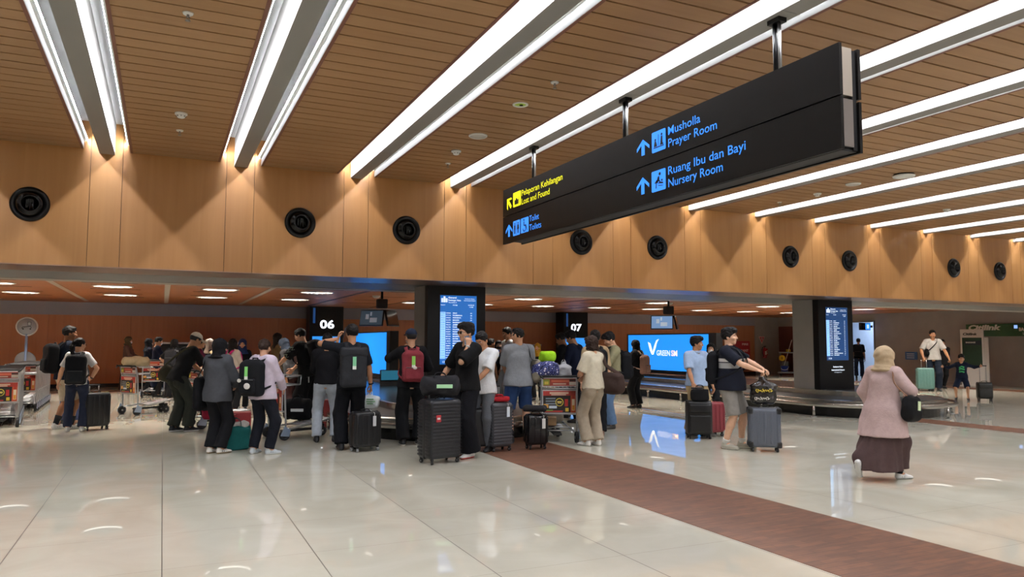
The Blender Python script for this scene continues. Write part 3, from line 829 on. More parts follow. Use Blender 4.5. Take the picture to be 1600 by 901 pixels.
text('SERVICES', t, 'lettering', (-0.102, 16.33, 1.85), EK, EZ, mat('sign_white', '#f2f2ee', 0.5), w=0.5, h=0.085, bold=.0)
b = MB(); b.bnd(-0.106, -0.1, 16.5, 16.62, 2.08, 2.2, mat('sign_spark', '#8fb4ff', 0.4, emit=1.0, ecol='#8fb8ff')); b.build('emblem', t)
t = thing('information_kiosk', 'tall white kiosk with a dark green poster beside the right wall', 'kiosk', (26.3, 17.15, 0), math.radians(-62))
b = MB(); b.rbox((0, 0.1, 1.02), (0.72, 0.2, 2.04), 0.02, plain('#e4e4e2', 0.5)); b.build('body', t)
b = MB(); b.rbox((0.42, 0.14, 0.90), (0.14, 0.2, 1.7), 0.02, plain('#dcdcda', 0.5)); b.build('side_panel', t)
b = MB(); b.bnd(-0.30, 0.30, -0.006, 0.0, 0.72, 1.74, mat('poster_green', '#1f3d2a', 0.35, noise=0.3, nscale=2)); b.bnd(-0.22, 0.28, -0.008, -0.005, 1.48, 1.63, plain('#1d2430', 0.4)); b.build('poster', t)
text('Citilink', t, 'lettering', (-0.27, -0.003, 1.83), (1, 0, 0), EZ, plain('#20302a', 0.5), w=0.44, h=0.085, bold=.05, shear=.2)
text('BAGGAGE', t, 'lettering', (-0.19, -0.009, 1.545), (1, 0, 0), EZ, mat('sign_white', '#f2f2ee', 0.5), w=0.3, h=0.05, bold=.04)
b = MB(); b.bnd(-0.42, 0.5, -0.05, 0.3, 0.0, 0.03, plain('#c9c9c6', 0.5)); b.build('base', t)
t = thing('wall_notice', 'small blue notice on the right wall behind the man in the white shirt', 'notice', (XR + 0.12, 20.9, 1.02))
b = MB(); b.bnd(-0.03, -0.001, -0.27, 0.27, -0.16, 0.16, plain('#3a6aa8', 0.4)); b.build('panel', t)
b = MB()
for k in range(3): b.bnd(-0.033, -0.03, -0.15, 0.2, 0.06 - k * 0.08, 0.09 - k * 0.08, plain('#cfdbe8', 0.5))
b.build('lettering', t)
t = thing('fire_extinguisher', 'red fire extinguisher on the grey wall by the back corner', 'fire extinguisher', (27.05, YW - 0.2, 0.80))
M_red = plain('#b3202a', 0.3)
b = MB(); b.lathe([(0.001, 0), (0.085, 0), (0.09, 0.02), (0.09, 0.40), (0.07, 0.46), (0.03, 0.49), (0.028, 0.52), (0.001, 0.52)], M_red, n=24); o = b.build('cylinder', t)
b = MB(); b.box((0, -0.09, 0.24), (0.11, 0.01, 0.18), plain('#e9e4dc', 0.6)); b.build('instruction_label', o)
b = MB(); b.box((0.02, 0, 0.55), (0.14, 0.03, 0.02), M_black); b.box((0.03, 0, 0.58), (0.14, 0.025, 0.015), M_black); b.cyl((0, 0, 0.5), (0, 0, 0.56), 0.02, M_black); b.build('valve_handle', t)
b = MB(); b.tube([(-0.03, 0, 0.54), (-0.13, -0.01, 0.52), (-0.18, -0.01, 0.40), (-0.15, -0.02, 0.2), (-0.10, -0.05, 0.08)], 0.014, M_black); b.build('hose', t)
b = MB(); b.bnd(-0.04, 0.04, 0.08, 0.138, 0.1, 0.45, M_steeld); b.build('wall_bracket', t)
b = MB(); b.bnd(0.12, 0.32, 0.128, 0.138, 0.12, 0.45, M_red)
b.bnd(0.14, 0.30, 0.124, 0.128, 0.2, 0.25, plain('#f0e6e0', .6)); b.bnd(0.14, 0.30, 0.124, 0.128, 0.32, 0.36, plain('#f0e6e0', .6)); b.build('tag_plate', t)
t = thing('fire_sign', 'red and white triangular fire sign above the extinguisher', 'sign', (27.0, YW - 0.07, 1.68))
b = MB(); b.prism([(-0.19, 0.17), (0.19, 0.17), (0, -0.19)], (0, 0, 0), (1, 0, 0), (0, 0, 1), (0, -0.008, 0), plain('#f0dcd8', 0.5)); b.prism([(-0.16, 0.15), (0.16, 0.15), (0, -0.15)], (0, -0.008, 0), (1, 0, 0), (0, 0, 1), (0, -0.003, 0), plain('#cf5a60', 0.5)); b.build('plate', t)
b = MB(); b.lathe([(0.001, 0.0), (0.035, 0.0), (0.035, 0.1), (0.001, 0.12)], plain('#f6eeec', .5), c=(0, -0.012, 0.0), n=12); b.build('pictogram', t)
t = thing('wall_poster', 'tall red poster on the wooden back wall, behind the man in the striped polo', 'poster', (25.7, YW - 0.02, 0))
b = MB(); b.bnd(-0.55, 0.55, -0.02, 0.0, 0.22, 1.62, plain('#b02a32', 0.45)); b.build('panel', t)
text('FIRE', t, 'lettering', (0.05, -0.021, 1.42), (1, 0, 0), EZ, plain('#f2d8d4', .5), w=0.4, h=0.1, bold=.04); text('HYDRANT', t, 'lettering', (-0.4, -0.021, 1.1), (1, 0, 0), EZ, plain('#f2d8d4', .5), w=0.85, h=0.12, bold=.04)
b = MB(); b.bnd(0.2, 0.45, -0.024, -0.02, 0.3, 0.45, plain('#f0e0dc', .5)); b.bnd(0.225, 0.425, -0.026, -0.023, 0.325, 0.425, plain('#b02a32', 0.45)); b.build('emblem', t)
# ------------------------------------------------------------------ smooth bodies: distance fields turned into meshes
def V3(*a): return np.array(a, dtype=np.float64)
def unit(v):
    v = np.asarray(v, float); n = np.linalg.norm(v)
    return v / n if n > 1e-9 else V3(0, 0, 1)

class Field:
    """a sampled distance field; un() unions a shape smoothly, cut() removes one"""
    def __init__(s, lo, hi, h):
        s.lo = np.asarray(lo, float); s.h = h
        n = np.ceil((np.asarray(hi, float) - s.lo) / h).astype(int) + 1
        s.n = n
        s.F = np.full(tuple(n), 1.0, np.float32)
        s.ax = [(s.lo[i] + h * np.arange(n[i])).astype(np.float32) for i in range(3)]
    def _sl(s, lo, hi):
        a = np.clip(np.floor((np.asarray(lo) - s.lo) / s.h).astype(int), 0, s.n)
        b = np.clip(np.ceil((np.asarray(hi) - s.lo) / s.h).astype(int) + 1, 0, s.n)
        return tuple(slice(int(a[i]), int(b[i])) for i in range(3))
    def _pts(s, sl):
        return s.ax[0][sl[0]][:, None, None], s.ax[1][sl[1]][None, :, None], s.ax[2][sl[2]][None, None, :]
    def un(s, prim, k=0.02, clips=()):
        fn, lo, hi = prim
        m = k + 2 * s.h
        sl = s._sl(lo - m, hi + m)
        if any(q.stop <= q.start for q in sl): return s
        X, Y, Z = s._pts(sl)
        d = fn(X, Y, Z)
        for p, n in clips:
            d = np.maximum(d, (X - p[0]) * n[0] + (Y - p[1]) * n[1] + (Z - p[2]) * n[2])
        a = s.F[sl]
        if k > 0:
            t = np.clip(0.5 + 0.5 * (d - a) / k, 0, 1)
            s.F[sl] = d * (1 - t) + a * t - k * t * (1 - t)
        else:
            s.F[sl] = np.minimum(a, d)
        return s
    def cut(s, prim, k=0.0):
        fn, lo, hi = prim
        sl = s._sl(lo - 0.05, hi + 0.05)
        if any(q.stop <= q.start for q in sl): return s
        d = -fn(*s._pts(sl)); a = s.F[sl]
        if k > 0:
            t = np.clip(0.5 - 0.5 * (d - a) / k, 0, 1)
            s.F[sl] = d * (1 - t) + a * t + k * t * (1 - t)
        else: s.F[sl] = np.maximum(a, d)
        return s
    def clip(s, p, n):
        X, Y, Z = s.ax[0][:, None, None], s.ax[1][None, :, None], s.ax[2][None, None, :]
        s.F = np.maximum(s.F, ((X - p[0]) * n[0] + (Y - p[1]) * n[1] + (Z - p[2]) * n[2]).astype(np.float32)); return s
    def rough(s, amp, fr, seed=0.0, stretch=(1, 1, 1)):
        X, Y, Z = s.ax[0][:, None, None] * stretch[0], s.ax[1][None, :, None] * stretch[1], s.ax[2][None, None, :] * stretch[2]
        s.F = s.F + (amp * (np.sin(fr * X + 1.7 * np.sin(fr * .6 * Z + seed) + seed) * np.sin(fr * Y + 1.3 * np.sin(fr * .5 * X - seed)) + 0.6 * np.sin(fr * 1.6 * Z + 2.1 * np.sin(fr * .7 * X + seed * 2) + 1.9 * np.sin(fr * .6 * Y)))).astype(np.float32)
        return s
    def mesh(s):
        F, h = s.F, s.h
        S = F < 0
        c = np.zeros(tuple(np.array(F.shape) - 1), np.int8)
        for i in (0, 1):
            for j in (0, 1):
                for k in (0, 1):
                    c += S[i:F.shape[0] - 1 + i, j:F.shape[1] - 1 + j, k:F.shape[2] - 1 + k]
        act = (c > 0) & (c < 8)
        A = np.argwhere(act)
        idx = np.full(act.shape, -1, np.int32); idx[act] = np.arange(len(A), dtype=np.int32)
        co = [(i, j, k) for i in (0, 1) for j in (0, 1) for k in (0, 1)]
        val = [F[A[:, 0] + q[0], A[:, 1] + q[1], A[:, 2] + q[2]] for q in co]
        acc = np.zeros((len(A), 3)); cnt = np.zeros(len(A))
        for a in range(8):
            for b in range(a + 1, 8):
                df = [x != y for x, y in zip(co[a], co[b])]
                if sum(df) != 1: continue
                m = (val[a] < 0) != (val[b] < 0)
                t = np.where(m, val[a] / np.where(m, val[a] - val[b], 1), 0)
                p = np.array(co[a])[None] + t[:, None] * (np.array(co[b]) - np.array(co[a]))[None]
                acc += np.where(m[:, None], p, 0); cnt += m
        v = s.lo + h * (A + acc / cnt[:, None])
        fs = []
        def quads(e, flip, cells):
            q = [idx[tuple((e + np.array(o)).T)] for o in cells]
            q = np.stack(q, 1)
            q[flip] = q[flip][:, ::-1]
            fs.append(q)
        n = F.shape
        e = np.argwhere(S[:-1, 1:-1, 1:-1] != S[1:, 1:-1, 1:-1]) + [0, 1, 1]
        quads(e, ~S[tuple(e.T)], [(0, -1, -1), (0, 0, -1), (0, 0, 0), (0, -1, 0)])
        e = np.argwhere(S[1:-1, :-1, 1:-1] != S[1:-1, 1:, 1:-1]) + [1, 0, 1]
        quads(e, S[tuple(e.T)], [(-1, 0, -1), (0, 0, -1), (0, 0, 0), (-1, 0, 0)])
        e = np.argwhere(S[1:-1, 1:-1, :-1] != S[1:-1, 1:-1, 1:]) + [1, 1, 0]
        quads(e, ~S[tuple(e.T)], [(-1, -1, 0), (0, -1, 0), (0, 0, 0), (-1, 0, 0)])
        f = np.concatenate(fs)
        return v, f[(f >= 0).all(1)]

def pcone(a, b, ra, rb):
    a, b = np.asarray(a, float), np.asarray(b, float)
    ba = b - a; L2 = max(float(ba @ ba), 1e-9); r = max(ra, rb)
    def fn(X, Y, Z):
        x, y, z = X - a[0], Y - a[1], Z - a[2]
        t = np.clip((x * ba[0] + y * ba[1] + z * ba[2]) / L2, 0, 1)
        return np.sqrt((x - t * ba[0]) ** 2 + (y - t * ba[1]) ** 2 + (z - t * ba[2]) ** 2) - (ra + (rb - ra) * t)
    return fn, np.minimum(a, b) - r, np.maximum(a, b) + r
def pecone(a, b, ra, rb, side, cap=0.03):
    """tapered elliptical limb; ra/rb are (side radius, depth radius)"""
    a, b = np.asarray(a, float), np.asarray(b, float)
    ax = unit(b - a); L = float(np.linalg.norm(b - a))
    sd = np.asarray(side, float); sd = unit(sd - ax * (sd @ ax)); dp = np.cross(ax, sd)
    r = max(ra + rb)
    def fn(X, Y, Z):
        x, y, z = X - a[0], Y - a[1], Z - a[2]
        t = x * ax[0] + y * ax[1] + z * ax[2]
        u = x * sd[0] + y * sd[1] + z * sd[2]
        w = x * dp[0] + y * dp[1] + z * dp[2]
        q = np.clip(t / L, 0, 1)
        rx, ry = ra[0] + (rb[0] - ra[0]) * q, ra[1] + (rb[1] - ra[1]) * q
        e = t - q * L
        return (np.sqrt((u / rx) ** 2 + (w / ry) ** 2 + (e / cap) ** 2) - 1) * np.minimum(np.minimum(rx, ry), 0.25)
    return fn, np.minimum(a, b) - max(r, cap), np.maximum(a, b) + max(r, cap)
def ploft(P, U, side, st):
    """upright body form: stations (height, side radius, depth radius, forward shift) swept smoothly along U"""
    P, U = np.asarray(P, float), np.asarray(U, float)
    sd = np.asarray(side, float); sd = unit(sd - U * (sd @ U)); dp = np.cross(U, sd)
    st = np.array(st, float); zz = np.linspace(st[0, 0], st[-1, 0], 90)
    ker = np.hanning(15); ker /= ker.sum()
    cur = [np.convolve(np.pad(np.interp(zz, st[:, 0], st[:, i]), 7, mode='edge'), ker, 'valid') for i in (1, 2, 3)]
    m = max(cur[0].max(), cur[1].max()) + abs(cur[2]).max()
    def fn(X, Y, Z):
        x, y, z = X - P[0], Y - P[1], Z - P[2]
        t = x * U[0] + y * U[1] + z * U[2]
        rx, ry, fo = [np.interp(t, zz, c) for c in cur]
        u = (x * sd[0] + y * sd[1] + z * sd[2]) / rx
        w = (x * dp[0] + y * dp[1] + z * dp[2] - fo) / ry
        d = (np.sqrt(u * u + w * w) - 1) * np.minimum(rx, ry)
        return np.maximum(d, np.maximum(zz[0] - t, t - zz[-1]))
    a, b = P + U * zz[0], P + U * zz[-1]
    return fn, np.minimum(a, b) - m, np.maximum(a, b) + m
def pell(c, r, R=None):
    c, r = np.asarray(c, float), np.asarray(r, float)
    m = r.max()
    def fn(X, Y, Z):
        x, y, z = X - c[0], Y - c[1], Z - c[2]
        if R is not None:
            x, y, z = [R[0][i] * x + R[1][i] * y + R[2][i] * z for i in range(3)]
        return (np.sqrt((x / r[0]) ** 2 + (y / r[1]) ** 2 + (z / r[2]) ** 2) - 1) * r.min()
    return fn, c - m, c + m
def prbox(c, d, r, R=None):
    """rounded box; R columns are its axes"""
    c, d = np.asarray(c, float), np.asarray(d, float) / 2 - r
    m = np.linalg.norm(d) + r
    def fn(X, Y, Z):
        x, y, z = X - c[0], Y - c[1], Z - c[2]
        if R is not None:
            x, y, z = [R[0][i] * x + R[1][i] * y + R[2][i] * z for i in range(3)]
        qx, qy, qz = np.abs(x) - d[0], np.abs(y) - d[1], np.abs(z) - d[2]
        return np.sqrt(np.maximum(qx, 0) ** 2 + np.maximum(qy, 0) ** 2 + np.maximum(qz, 0) ** 2) + np.minimum(np.maximum(np.maximum(qx, qy), qz), 0) - r
    return fn, c - m, c + m

def npmesh(name, parts, parent=None, loc=None, rz=0.0):
    """parts: (verts, quads, material or (materials, index per face))"""
    mats, vs, fs, mi = [], [], [], []
    o = 0
    for v, f, m in parts:
        vs.append(v); fs.append(np.asarray(f) + o); o += len(v)
        ms, ix = m if isinstance(m, tuple) else ([m], np.zeros(len(f), int))
        ids = []
        for q in ms:
            if q not in mats: mats.append(q)
            ids.append(mats.index(q))
        mi.append(np.array(ids)[ix])
    v = np.concatenate(vs).astype(np.float32); f = np.concatenate(fs).astype(np.int32); mi = np.concatenate(mi).astype(np.int32)
    me = bpy.data.meshes.new(name)
    me.vertices.add(len(v)); me.vertices.foreach_set('co', v.ravel())
    me.loops.add(f.size); me.loops.foreach_set('vertex_index', f.ravel())
    me.polygons.add(len(f)); me.polygons.foreach_set('loop_start', np.arange(0, f.size, 4, dtype=np.int32))
    me.polygons.foreach_set('material_index', mi)
    for m in mats: me.materials.append(m)
    me.update(calc_edges=True)
    me.polygons.foreach_set('use_smooth', np.ones(len(f), bool))
    ob = bpy.data.objects.new(name, me); COL.objects.link(ob)
    if loc is not None: ob.location = loc; ob.rotation_euler = (0, 0, rz)
    if parent is not None: ob.parent = parent
    return ob

def ik(S, T, l1, l2, pole):
    S, T = np.asarray(S, float), np.asarray(T, float)
    d = T - S; L = np.linalg.norm(d)
    if L > (l1 + l2) * 0.995: T = S + d / L * (l1 + l2) * 0.995; d = T - S; L = np.linalg.norm(d)
    u = d / L
    a = (l1 * l1 - l2 * l2 + L * L) / (2 * L); hh = math.sqrt(max(l1 * l1 - a * a, 0))
    p = np.asarray(pole, float); p = unit(p - u * (p @ u))
    return S + u * a + p * hh, T
def rotm(ax, deg):
    return np.array(Matrix.Rotation(math.radians(deg), 3, ax))

SKIN = {'tan': '#b98563', 'light': '#cf9f80', 'brown': '#9a6a4c', 'pale': '#d8ab8e'}
def skin_mat(k): return mat('skin_' + k, SKIN[k], 0.5, noise=0.05, nscale=30, spec=0.35)
HAIRC = {'black': '#120f0f', 'brown': '#2b1c15'}

def hand_parts(W, D, Nb, side, curl, sc, thumb_in=0.0):
    """palm, four unequal bent fingers and a thumb; side +1 right, -1 left"""
    D = unit(D); Nb = unit(np.asarray(Nb, float) - D * (np.asarray(Nb, float) @ D)); X = np.cross(D, Nb)
    f = Field((-.085, -.06, -.10), (.085, .19, .05), 0.0052)
    f.un(pecone((0, -.05, 0), (0, .005, 0), (.026, .020), (.029, .018), (1, 0, 0), .012), 0.0)
    f.un(pecone((0, .0, 0), (0, .078, 0), (.032, .0145), (.040, .0125), (1, 0, 0), .012), .012)
    th = -side
    for i, (x, L) in enumerate(((-.031, .066), (-.0105, .078), (.0105, .083), (.031, .074))):
        x = x * -th                                        # little finger away from the thumb
        if False: pass
        y, z = .080 - abs(x) * .12, 0.0
        a = 0.0
        p = V3(x, y, z)
        for j, (fr, c) in enumerate(((.44, .75), (.31, 1.0), (.25, .7))):
            a += curl * c
            q = p + V3(x * .10 * (j == 0), math.cos(a), -math.sin(a)) * (L * fr)
            f.un(pcone(p, q, .0096 - .0008 * j, .0090 - .0008 * j), .004 if j else .010)
            p = q
    p0 = V3(th * .024, .018, -.004)
    q1 = p0 + unit(V3(th * (.75 - thumb_in), .62, -.30 - thumb_in)) * .043
    q2 = q1 + unit(V3(th * (.30 - thumb_in), .80, -.45 - thumb_in * .5)) * .036
    f.un(pcone(p0, q1, .014, .0108), .012); f.un(pcone(q1, q2, .0106, .0088), .004)
    v, q = f.mesh()
    v = v * sc
    return W + v[:, :1] * X + v[:, 1:2] * D + v[:, 2:3] * Nb, q

def person(name, label, loc, rz, H=1.70, w=1.0, belly=0.0, skin='tan', lean=0.0, side=0.0, twist=0.0, head=(0, 0, 0), pelvis=(0, 0, 0),
           R=None, L=None, fR=(0.10, 0.03, 8), fL=(-0.10, 0.0, -8), top=None, bottom=None, shoe=('#141416', '#0c0c0c'), hair=('short', 'black'),
           glasses=None, mask=None, female=False, kid=False, seed=None, group=None, sock=None, watch=None, res=1.0):
    """arms: dict(w=(wrist x, y, z), pole=, nb=, curl=, d=hand direction); feet: (x, y, toe yaw[, z, pitch]); head: (turn right, nod, tilt)"""
    s = H / 1.72
    seed = seed if seed is not None else (hash(label) % 1000) * 0.01
    seed = sum(map(ord, label)) % 97 * 0.13
    a, b = math.radians(lean), math.radians(side)
    U = unit(V3(math.sin(b), math.sin(a) * math.cos(b), math.cos(a) * math.cos(b)))
    Fv = unit(V3(0, math.cos(a), -math.sin(a))); Fv = unit(Fv - U * (Fv @ U)); Xv = np.cross(Fv, U)
    t = math.radians(-twist)
    Xs = Xv * math.cos(t) + Fv * math.sin(t); Fs = -Xv * math.sin(t) + Fv * math.cos(t)
    P = V3(pelvis[0], pelvis[1], 0.93 * s + pelvis[2])
    N = P + U * .52 * s
    wS = (0.93 if female else 1.0) * (0.5 + 0.5 * w)
    Sc = P + U * .465 * s
    Sh = {sd: Sc + Xs * sd * .163 * s * wS - Fs * .005 for sd in (1, -1)}
    HR = rotm('Z', -head[0]) @ rotm('X', -head[1]) @ rotm('Y', head[2])
    hs = s if not kid else s * 1.28
    Hc = N + unit(U * .6 + V3(0, 0, .4)) * .058 * s + HR @ V3(0, .016, .105) * hs
    sk = skin_mat(skin)
    J = dict(P=P, U=U, F=Fs, X=Xs, N=N, Sh=Sh, s=s, w=w, Hc=Hc, HR=HR, hs=hs, belly=belly, loc=loc, rz=rz)
    # arms and legs
    arms, legs = {}, {}
    for sd, spec in ((1, R), (-1, L)):
        spec = dict(spec or {})
        wr = spec.get('w', (sd * (.235 + .03 * (w - 1)), .05, .80))
        T = V3(*wr) * s
        pole = spec.get('pole', (sd * .35, -1, -.1))
        E, Wp = ik(Sh[sd], T, .285 * s, .25 * s, pole)
        D = spec.get('d'); D = unit(Wp - E) if D is None else unit(V3(*D))
        arms[sd] = (Sh[sd], E, Wp, D, V3(*spec.get('nb', (sd, .15, .1))), spec.get('curl', .35), spec.get('ti', 0.0))
    J['arms'] = arms
    for sd, ft in ((1, fR), (-1, fL)):
        z = ft[3] if len(ft) > 3 else 0.0; pit = ft[4] if len(ft) > 4 else 0.0
        toe = rotm('Z', -ft[2]) @ rotm('X', -pit)
        sole = V3(ft[0] * s, ft[1] * s, z)
        A = sole + toe @ V3(0, -.02 * s, .078 * s)
        hip = P + Xv * sd * .088 * s * (0.7 + .3 * w) - V3(0, 0, .03 * s)
        K, A = ik(hip, A, .43 * s, .425 * s, rotm('Z', -ft[2]) @ V3(sd * .10, 1, 0.1))
        legs[sd] = (hip, K, A, toe, sole)
    J['legs'] = legs
    pts = [N, P, Hc] + [q for sd in (1, -1) for q in arms[sd][:3] + legs[sd][:3]]
    lo, hi = np.min(pts, 0) - .24 * s * max(1, w), np.max(pts, 0) + .24 * s * max(1, w)
    lo[2] = max(min(lo[2], -.01), -.02)
    # ---- body
    def torso(f, o, k, hem=None):
        bl = belly; a1 = (.150 * s * w + o, .107 * s * w + o)
        st = [(-.09 * s, .12 * s * w + o, .09 * s * w + o, 0), (-.03 * s, a1[0], a1[1], 0), (.04 * s, .152 * s * w + o, .107 * s * w + bl * .4 + o, bl * .3), (.12 * s, .143 * s * w + o, .100 * s * w + bl * .7 + o, bl * .5), (.21 * s, .139 * s * w + o, .099 * s * w + bl * .5 + o, bl * .3),
              (.30 * s, .144 * s * (w + wS) / 2 + o, .102 * s * w + bl * .2 + o, 0), (.38 * s, .152 * s * wS + o, .103 * s * w + o, 0), (.43 * s, .145 * s * wS + o, .092 * s + o, 0), (.47 * s, .115 * s + o * .6, .070 * s + o * .6, 0), (.505 * s, .06 * s, .05 * s, 0)]
        if hem is not None:
            hz_, fl = hem
            st = [q for q in st if q[0] > .16 * s]
            st = [(min(hz_, 0) - .08, .182 * s * w + o + fl, .138 * s * w + bl * .6 + o + fl, bl * .3), (-.02 * s, .175 * s * w + o + fl * .35, .131 * s * w + bl * .7 + o + fl * .35, bl * .35), (.10 * s, .154 * s * w + o, .112 * s * w + bl * .8 + o, bl * .5)] + st
        f.un(ploft(P, U, Xv, st), k)
        f.un(pcone(Sh[1] - Xs * .02, Sh[-1] + Xs * .02, .055 * s + o, .055 * s + o), k)
        for sd in (1, -1): f.un(pcone(N + Xs * sd * .02 - U * .004, Sh[sd] + U * .01 * s - Xs * sd * .015, .045 * s + min(o * .6, .011), .046 * s + o * .9), k)
        if female:
            for sd in (1, -1): f.un(pell(P + U * .345 * s + Xs * sd * .065 * s + Fs * .075 * s, (.06 * s + o, .055 * s + o, .06 * s + o)), k)
    f = Field(lo, hi, 0.0145 * res)
    torso(f, 0.0, .03)
    f.un(pcone(N - U * .05, Hc - HR @ V3(0, .01, .05) * hs, .052 * s, .05 * s), .03)
    for sd in (1, -1):
        S0, E, Wp, D = arms[sd][:4]
        f.un(pcone(S0, E, .050 * s * (.6 + .4 * w), .038 * s * (.7 + .3 * w)), .02)
        f.un(pcone(E, E + (Wp - E) * .35, .038 * s * (.7 + .3 * w), .040 * s * (.7 + .3 * w)), .01)
        f.un(pcone(E + (Wp - E) * .35, Wp, .040 * s * (.7 + .3 * w), .0255 * s), .01)
        hip, K, A, toe, sole = legs[sd]
        f.un(pcone(hip, K, .080 * s * w, .054 * s * (.6 + .4 * w)), .03)
        f.un(pcone(K, K + (A - K) * .33, .053 * s * (.6 + .4 * w), .057 * s * (.6 + .4 * w)), .015)
        f.un(pcone(K + (A - K) * .33 - (toe @ V3(0, .012, 0)), A, .054 * s * (.6 + .4 * w), .036 * s), .015)
        f.un(pcone(A, sole + toe @ V3(0, .09, .035) * s, .034 * s, .026 * s), .015)
    bv, bf = f.mesh()
    # ---- head
    f = Field((-.105, -.14, -.19), (.105, .14, .135), 0.0062)
    f.un(pell((0, -.012, .025), (.074, .095, .091)), 0)
    f.un(pell((0, .020, -.035), (.058, .068, .080)), .02)
    f.un(pecone((-.018, .062, -.092), (.018, .062, -.092), (.018, .02), (.018, .02), (0, 1, 0), .014), .022)
    f.un(pcone((0, -.025, -.05), (0, -.03, -.19), .050, .051), .025)
    f.un(pecone((-.040, .078, .022), (.040, .078, .022), (.010, .012), (.010, .012), (0, 0, 1), .012), .014)
    for sd in (1, -1):
        f.cut(pell((sd * .031, .100, .002), (.018, .020, .013)), .012)
        f.un(pell((sd * .045, .058, -.028), (.024, .026, .024)), .02)
        f.un(pell((sd * .076, -.012, -.012), (.010, .021, .033)), .006)
        f.cut(pell((sd * .086, -.006, -.010), (.006, .010, .018)), .004)
    f.un(pcone((0, .085, .008), (0, .105, -.028), .008, .0125), .010)
    for sd in (1, -1): f.un(pell((sd * .013, .090, -.032), (.010, .011, .009)), .008)
    f.un(pell((0, .083, -.057), (.025, .011, .0075)), .006); f.un(pell((0, .081, -.071), (.022, .012, .008)), .006)
    f.cut(pell((0, .098, -.064), (.022, .012, .0025)), .003)
    hv, hf = f.mesh()
    cen = hv[hf].mean(1)
    lip = (np.abs(cen[:, 0]) < .020) & (cen[:, 1] > .080) & (cen[:, 2] < -.053) & (cen[:, 2] > -.075)
    hm = ([sk, mat('lips_' + skin + str(int(female)), {'tan': ('#a46f55', '#a8604f'), 'light': ('#b47e68', '#b56a60'), 'brown': ('#84563f', '#8a4f42'), 'pale': ('#bd8a76', '#c07068')}[skin][int(female)], .45)], lip.astype(int))
    def tohead(v): return Hc + (v * hs) @ HR.T
    parts = [(bv, bf, sk), (tohead(hv), hf, hm)]
    hand_v = {}
    for sd in (1, -1):
        S0, E, Wp, D, nb, cu, ti = arms[sd]
        v, q = hand_parts(Wp, D, nb, sd, cu, s * (0.93 if female else 1.0), ti)
        parts.append((v, q, sk)); hand_v[sd] = v
    J['hand'] = {sd: hand_v[sd].mean(0) for sd in hand_v}
    body = npmesh(name, parts, None, loc, rz)
    tag(body, label, 'person', group)
    # ---- eyes and brows
    e = MB(); M4 = Matrix(HR.tolist())
    ew, ei = plain('#e6ddd4', .25), plain('#1a100c', .15)
    for sd in (1, -1):
        for c, r, m in (((sd * .031, .0765, .001), (.0125, .0095, .0062), ew), ((sd * .031, .0812, .001), (.0056, .0062, .0058), ei)):
            e.ell(Hc + HR @ V3(*c) * hs, [q * hs for q in r], m, 10, M4)
    e.build('eyes', body)
    e = MB()
    for sd in (1, -1): e.tube([Hc + HR @ (V3(sd * x, y, z) * hs) for x, y, z in ((.016, .094, .021), (.031, .0945, .026), (.047, .083, .021))], [.0028 * hs, .0036 * hs, .002 * hs], plain(HAIRC['black'], .8), 6)
    e.build('eyebrows', body)
    # ---- trousers or skirt
    bt = dict(bottom or dict(kind='pants', col='#16171b'))
    if bt['kind'] in ('pants', 'shorts'):
        o = bt.get('o', .014) * 1.0
        f = Field(lo, hi, .0125 * res)
        f.un(pecone(P - U * .03, P + U * .10 * s, (.150 * s * w + o, .108 * s * w + o), (.142 * s * w + o, .100 * s * w + belly * .6 + o), Xv, .05), 0, clips=[(P + U * bt.get('waist', .085) * s, U)])
        for sd in (1, -1):
            hip, K, A, toe, sole = legs[sd]
            f.un(pcone(hip + V3(0, -.012, -.01), hip + V3(0, -.015, -.06), .088 * s * w + o * .6, .086 * s * w + o * .6), .04)
            if bt['kind'] == 'shorts':
                q = hip + (K - hip) * bt.get('len', .95)
                f.un(pcone(hip, hip + (K - hip) * 1.1, .083 * s * w + o, bt.get('hem', .082) * s + o), .03, clips=[(q, unit(K - hip))])
            else:
                q = K + (A - K) * bt.get('len', .97)
                f.un(pcone(hip, K, .083 * s * w + o, bt.get('knee', .062) * s * (.5 + .5 * w) + o), .03)
                f.un(pcone(K, K + (A - K) * 1.15, bt.get('knee', .062) * s * (.5 + .5 * w) + o, bt.get('hem', .055) * s + o), .02, clips=[(q, unit(A - K))])
        f.rough(bt.get('wr', .0028), 34, seed, (1, 1, .8))
        v, q = f.mesh(); npmesh('trousers' if bt['kind'] == 'pants' else 'shorts', [(v, q, cloth(bt['col']))], body)
    elif bt['kind'] == 'skirt':
        f = Field(lo - V3(.12, .12, 0), hi + V3(.12, .12, 0), .013 * res)
        m = (legs[1][4] + legs[-1][4]) / 2; m = V3(m[0], m[1] - .01, bt.get('z', .06))
        rx = bt.get('rx', .24)
        ry = bt.get('ry', .22)
        f.un(pecone(P + U * .09 * s, P - U * .10, (.14 * s * w + .02, .11 * s * w + .02), (.175 * s * w + .02, .13 * s * w + .02), Xv, .04), 0)
        f.un(pecone(P - U * .08, m - V3(0, 0, .1), (.172 * s * w + .02, .13 * s * w + .02), (rx, ry), Xv, .05), .04)
        for sd in (1, -1):
            hip, K, A, toe, sole = legs[sd]
            f.un(pcone((hip + K) / 2, K, .10 * s, .11 * s), .06); f.un(pcone(K, K + (A - K) * .8, .11 * s, .10 * s), .06)
        X, Y, Z = f.ax[0][:, None, None] - m[0], f.ax[1][None, :, None] - m[1], f.ax[2][None, None, :]
        am = np.clip((P[2] - Z) / P[2], 0, 1)
        f.F = f.F + (.016 * am * np.cos(9 * np.arctan2(Y, X) + seed + 2 * am)).astype(np.float32)
        f.clip((0, 0, m[2]), (0, 0, -1)); f.rough(.003, 26, seed)
        v, q = f.mesh(); npmesh('skirt', [(v, q, cloth(bt['col']))], body)
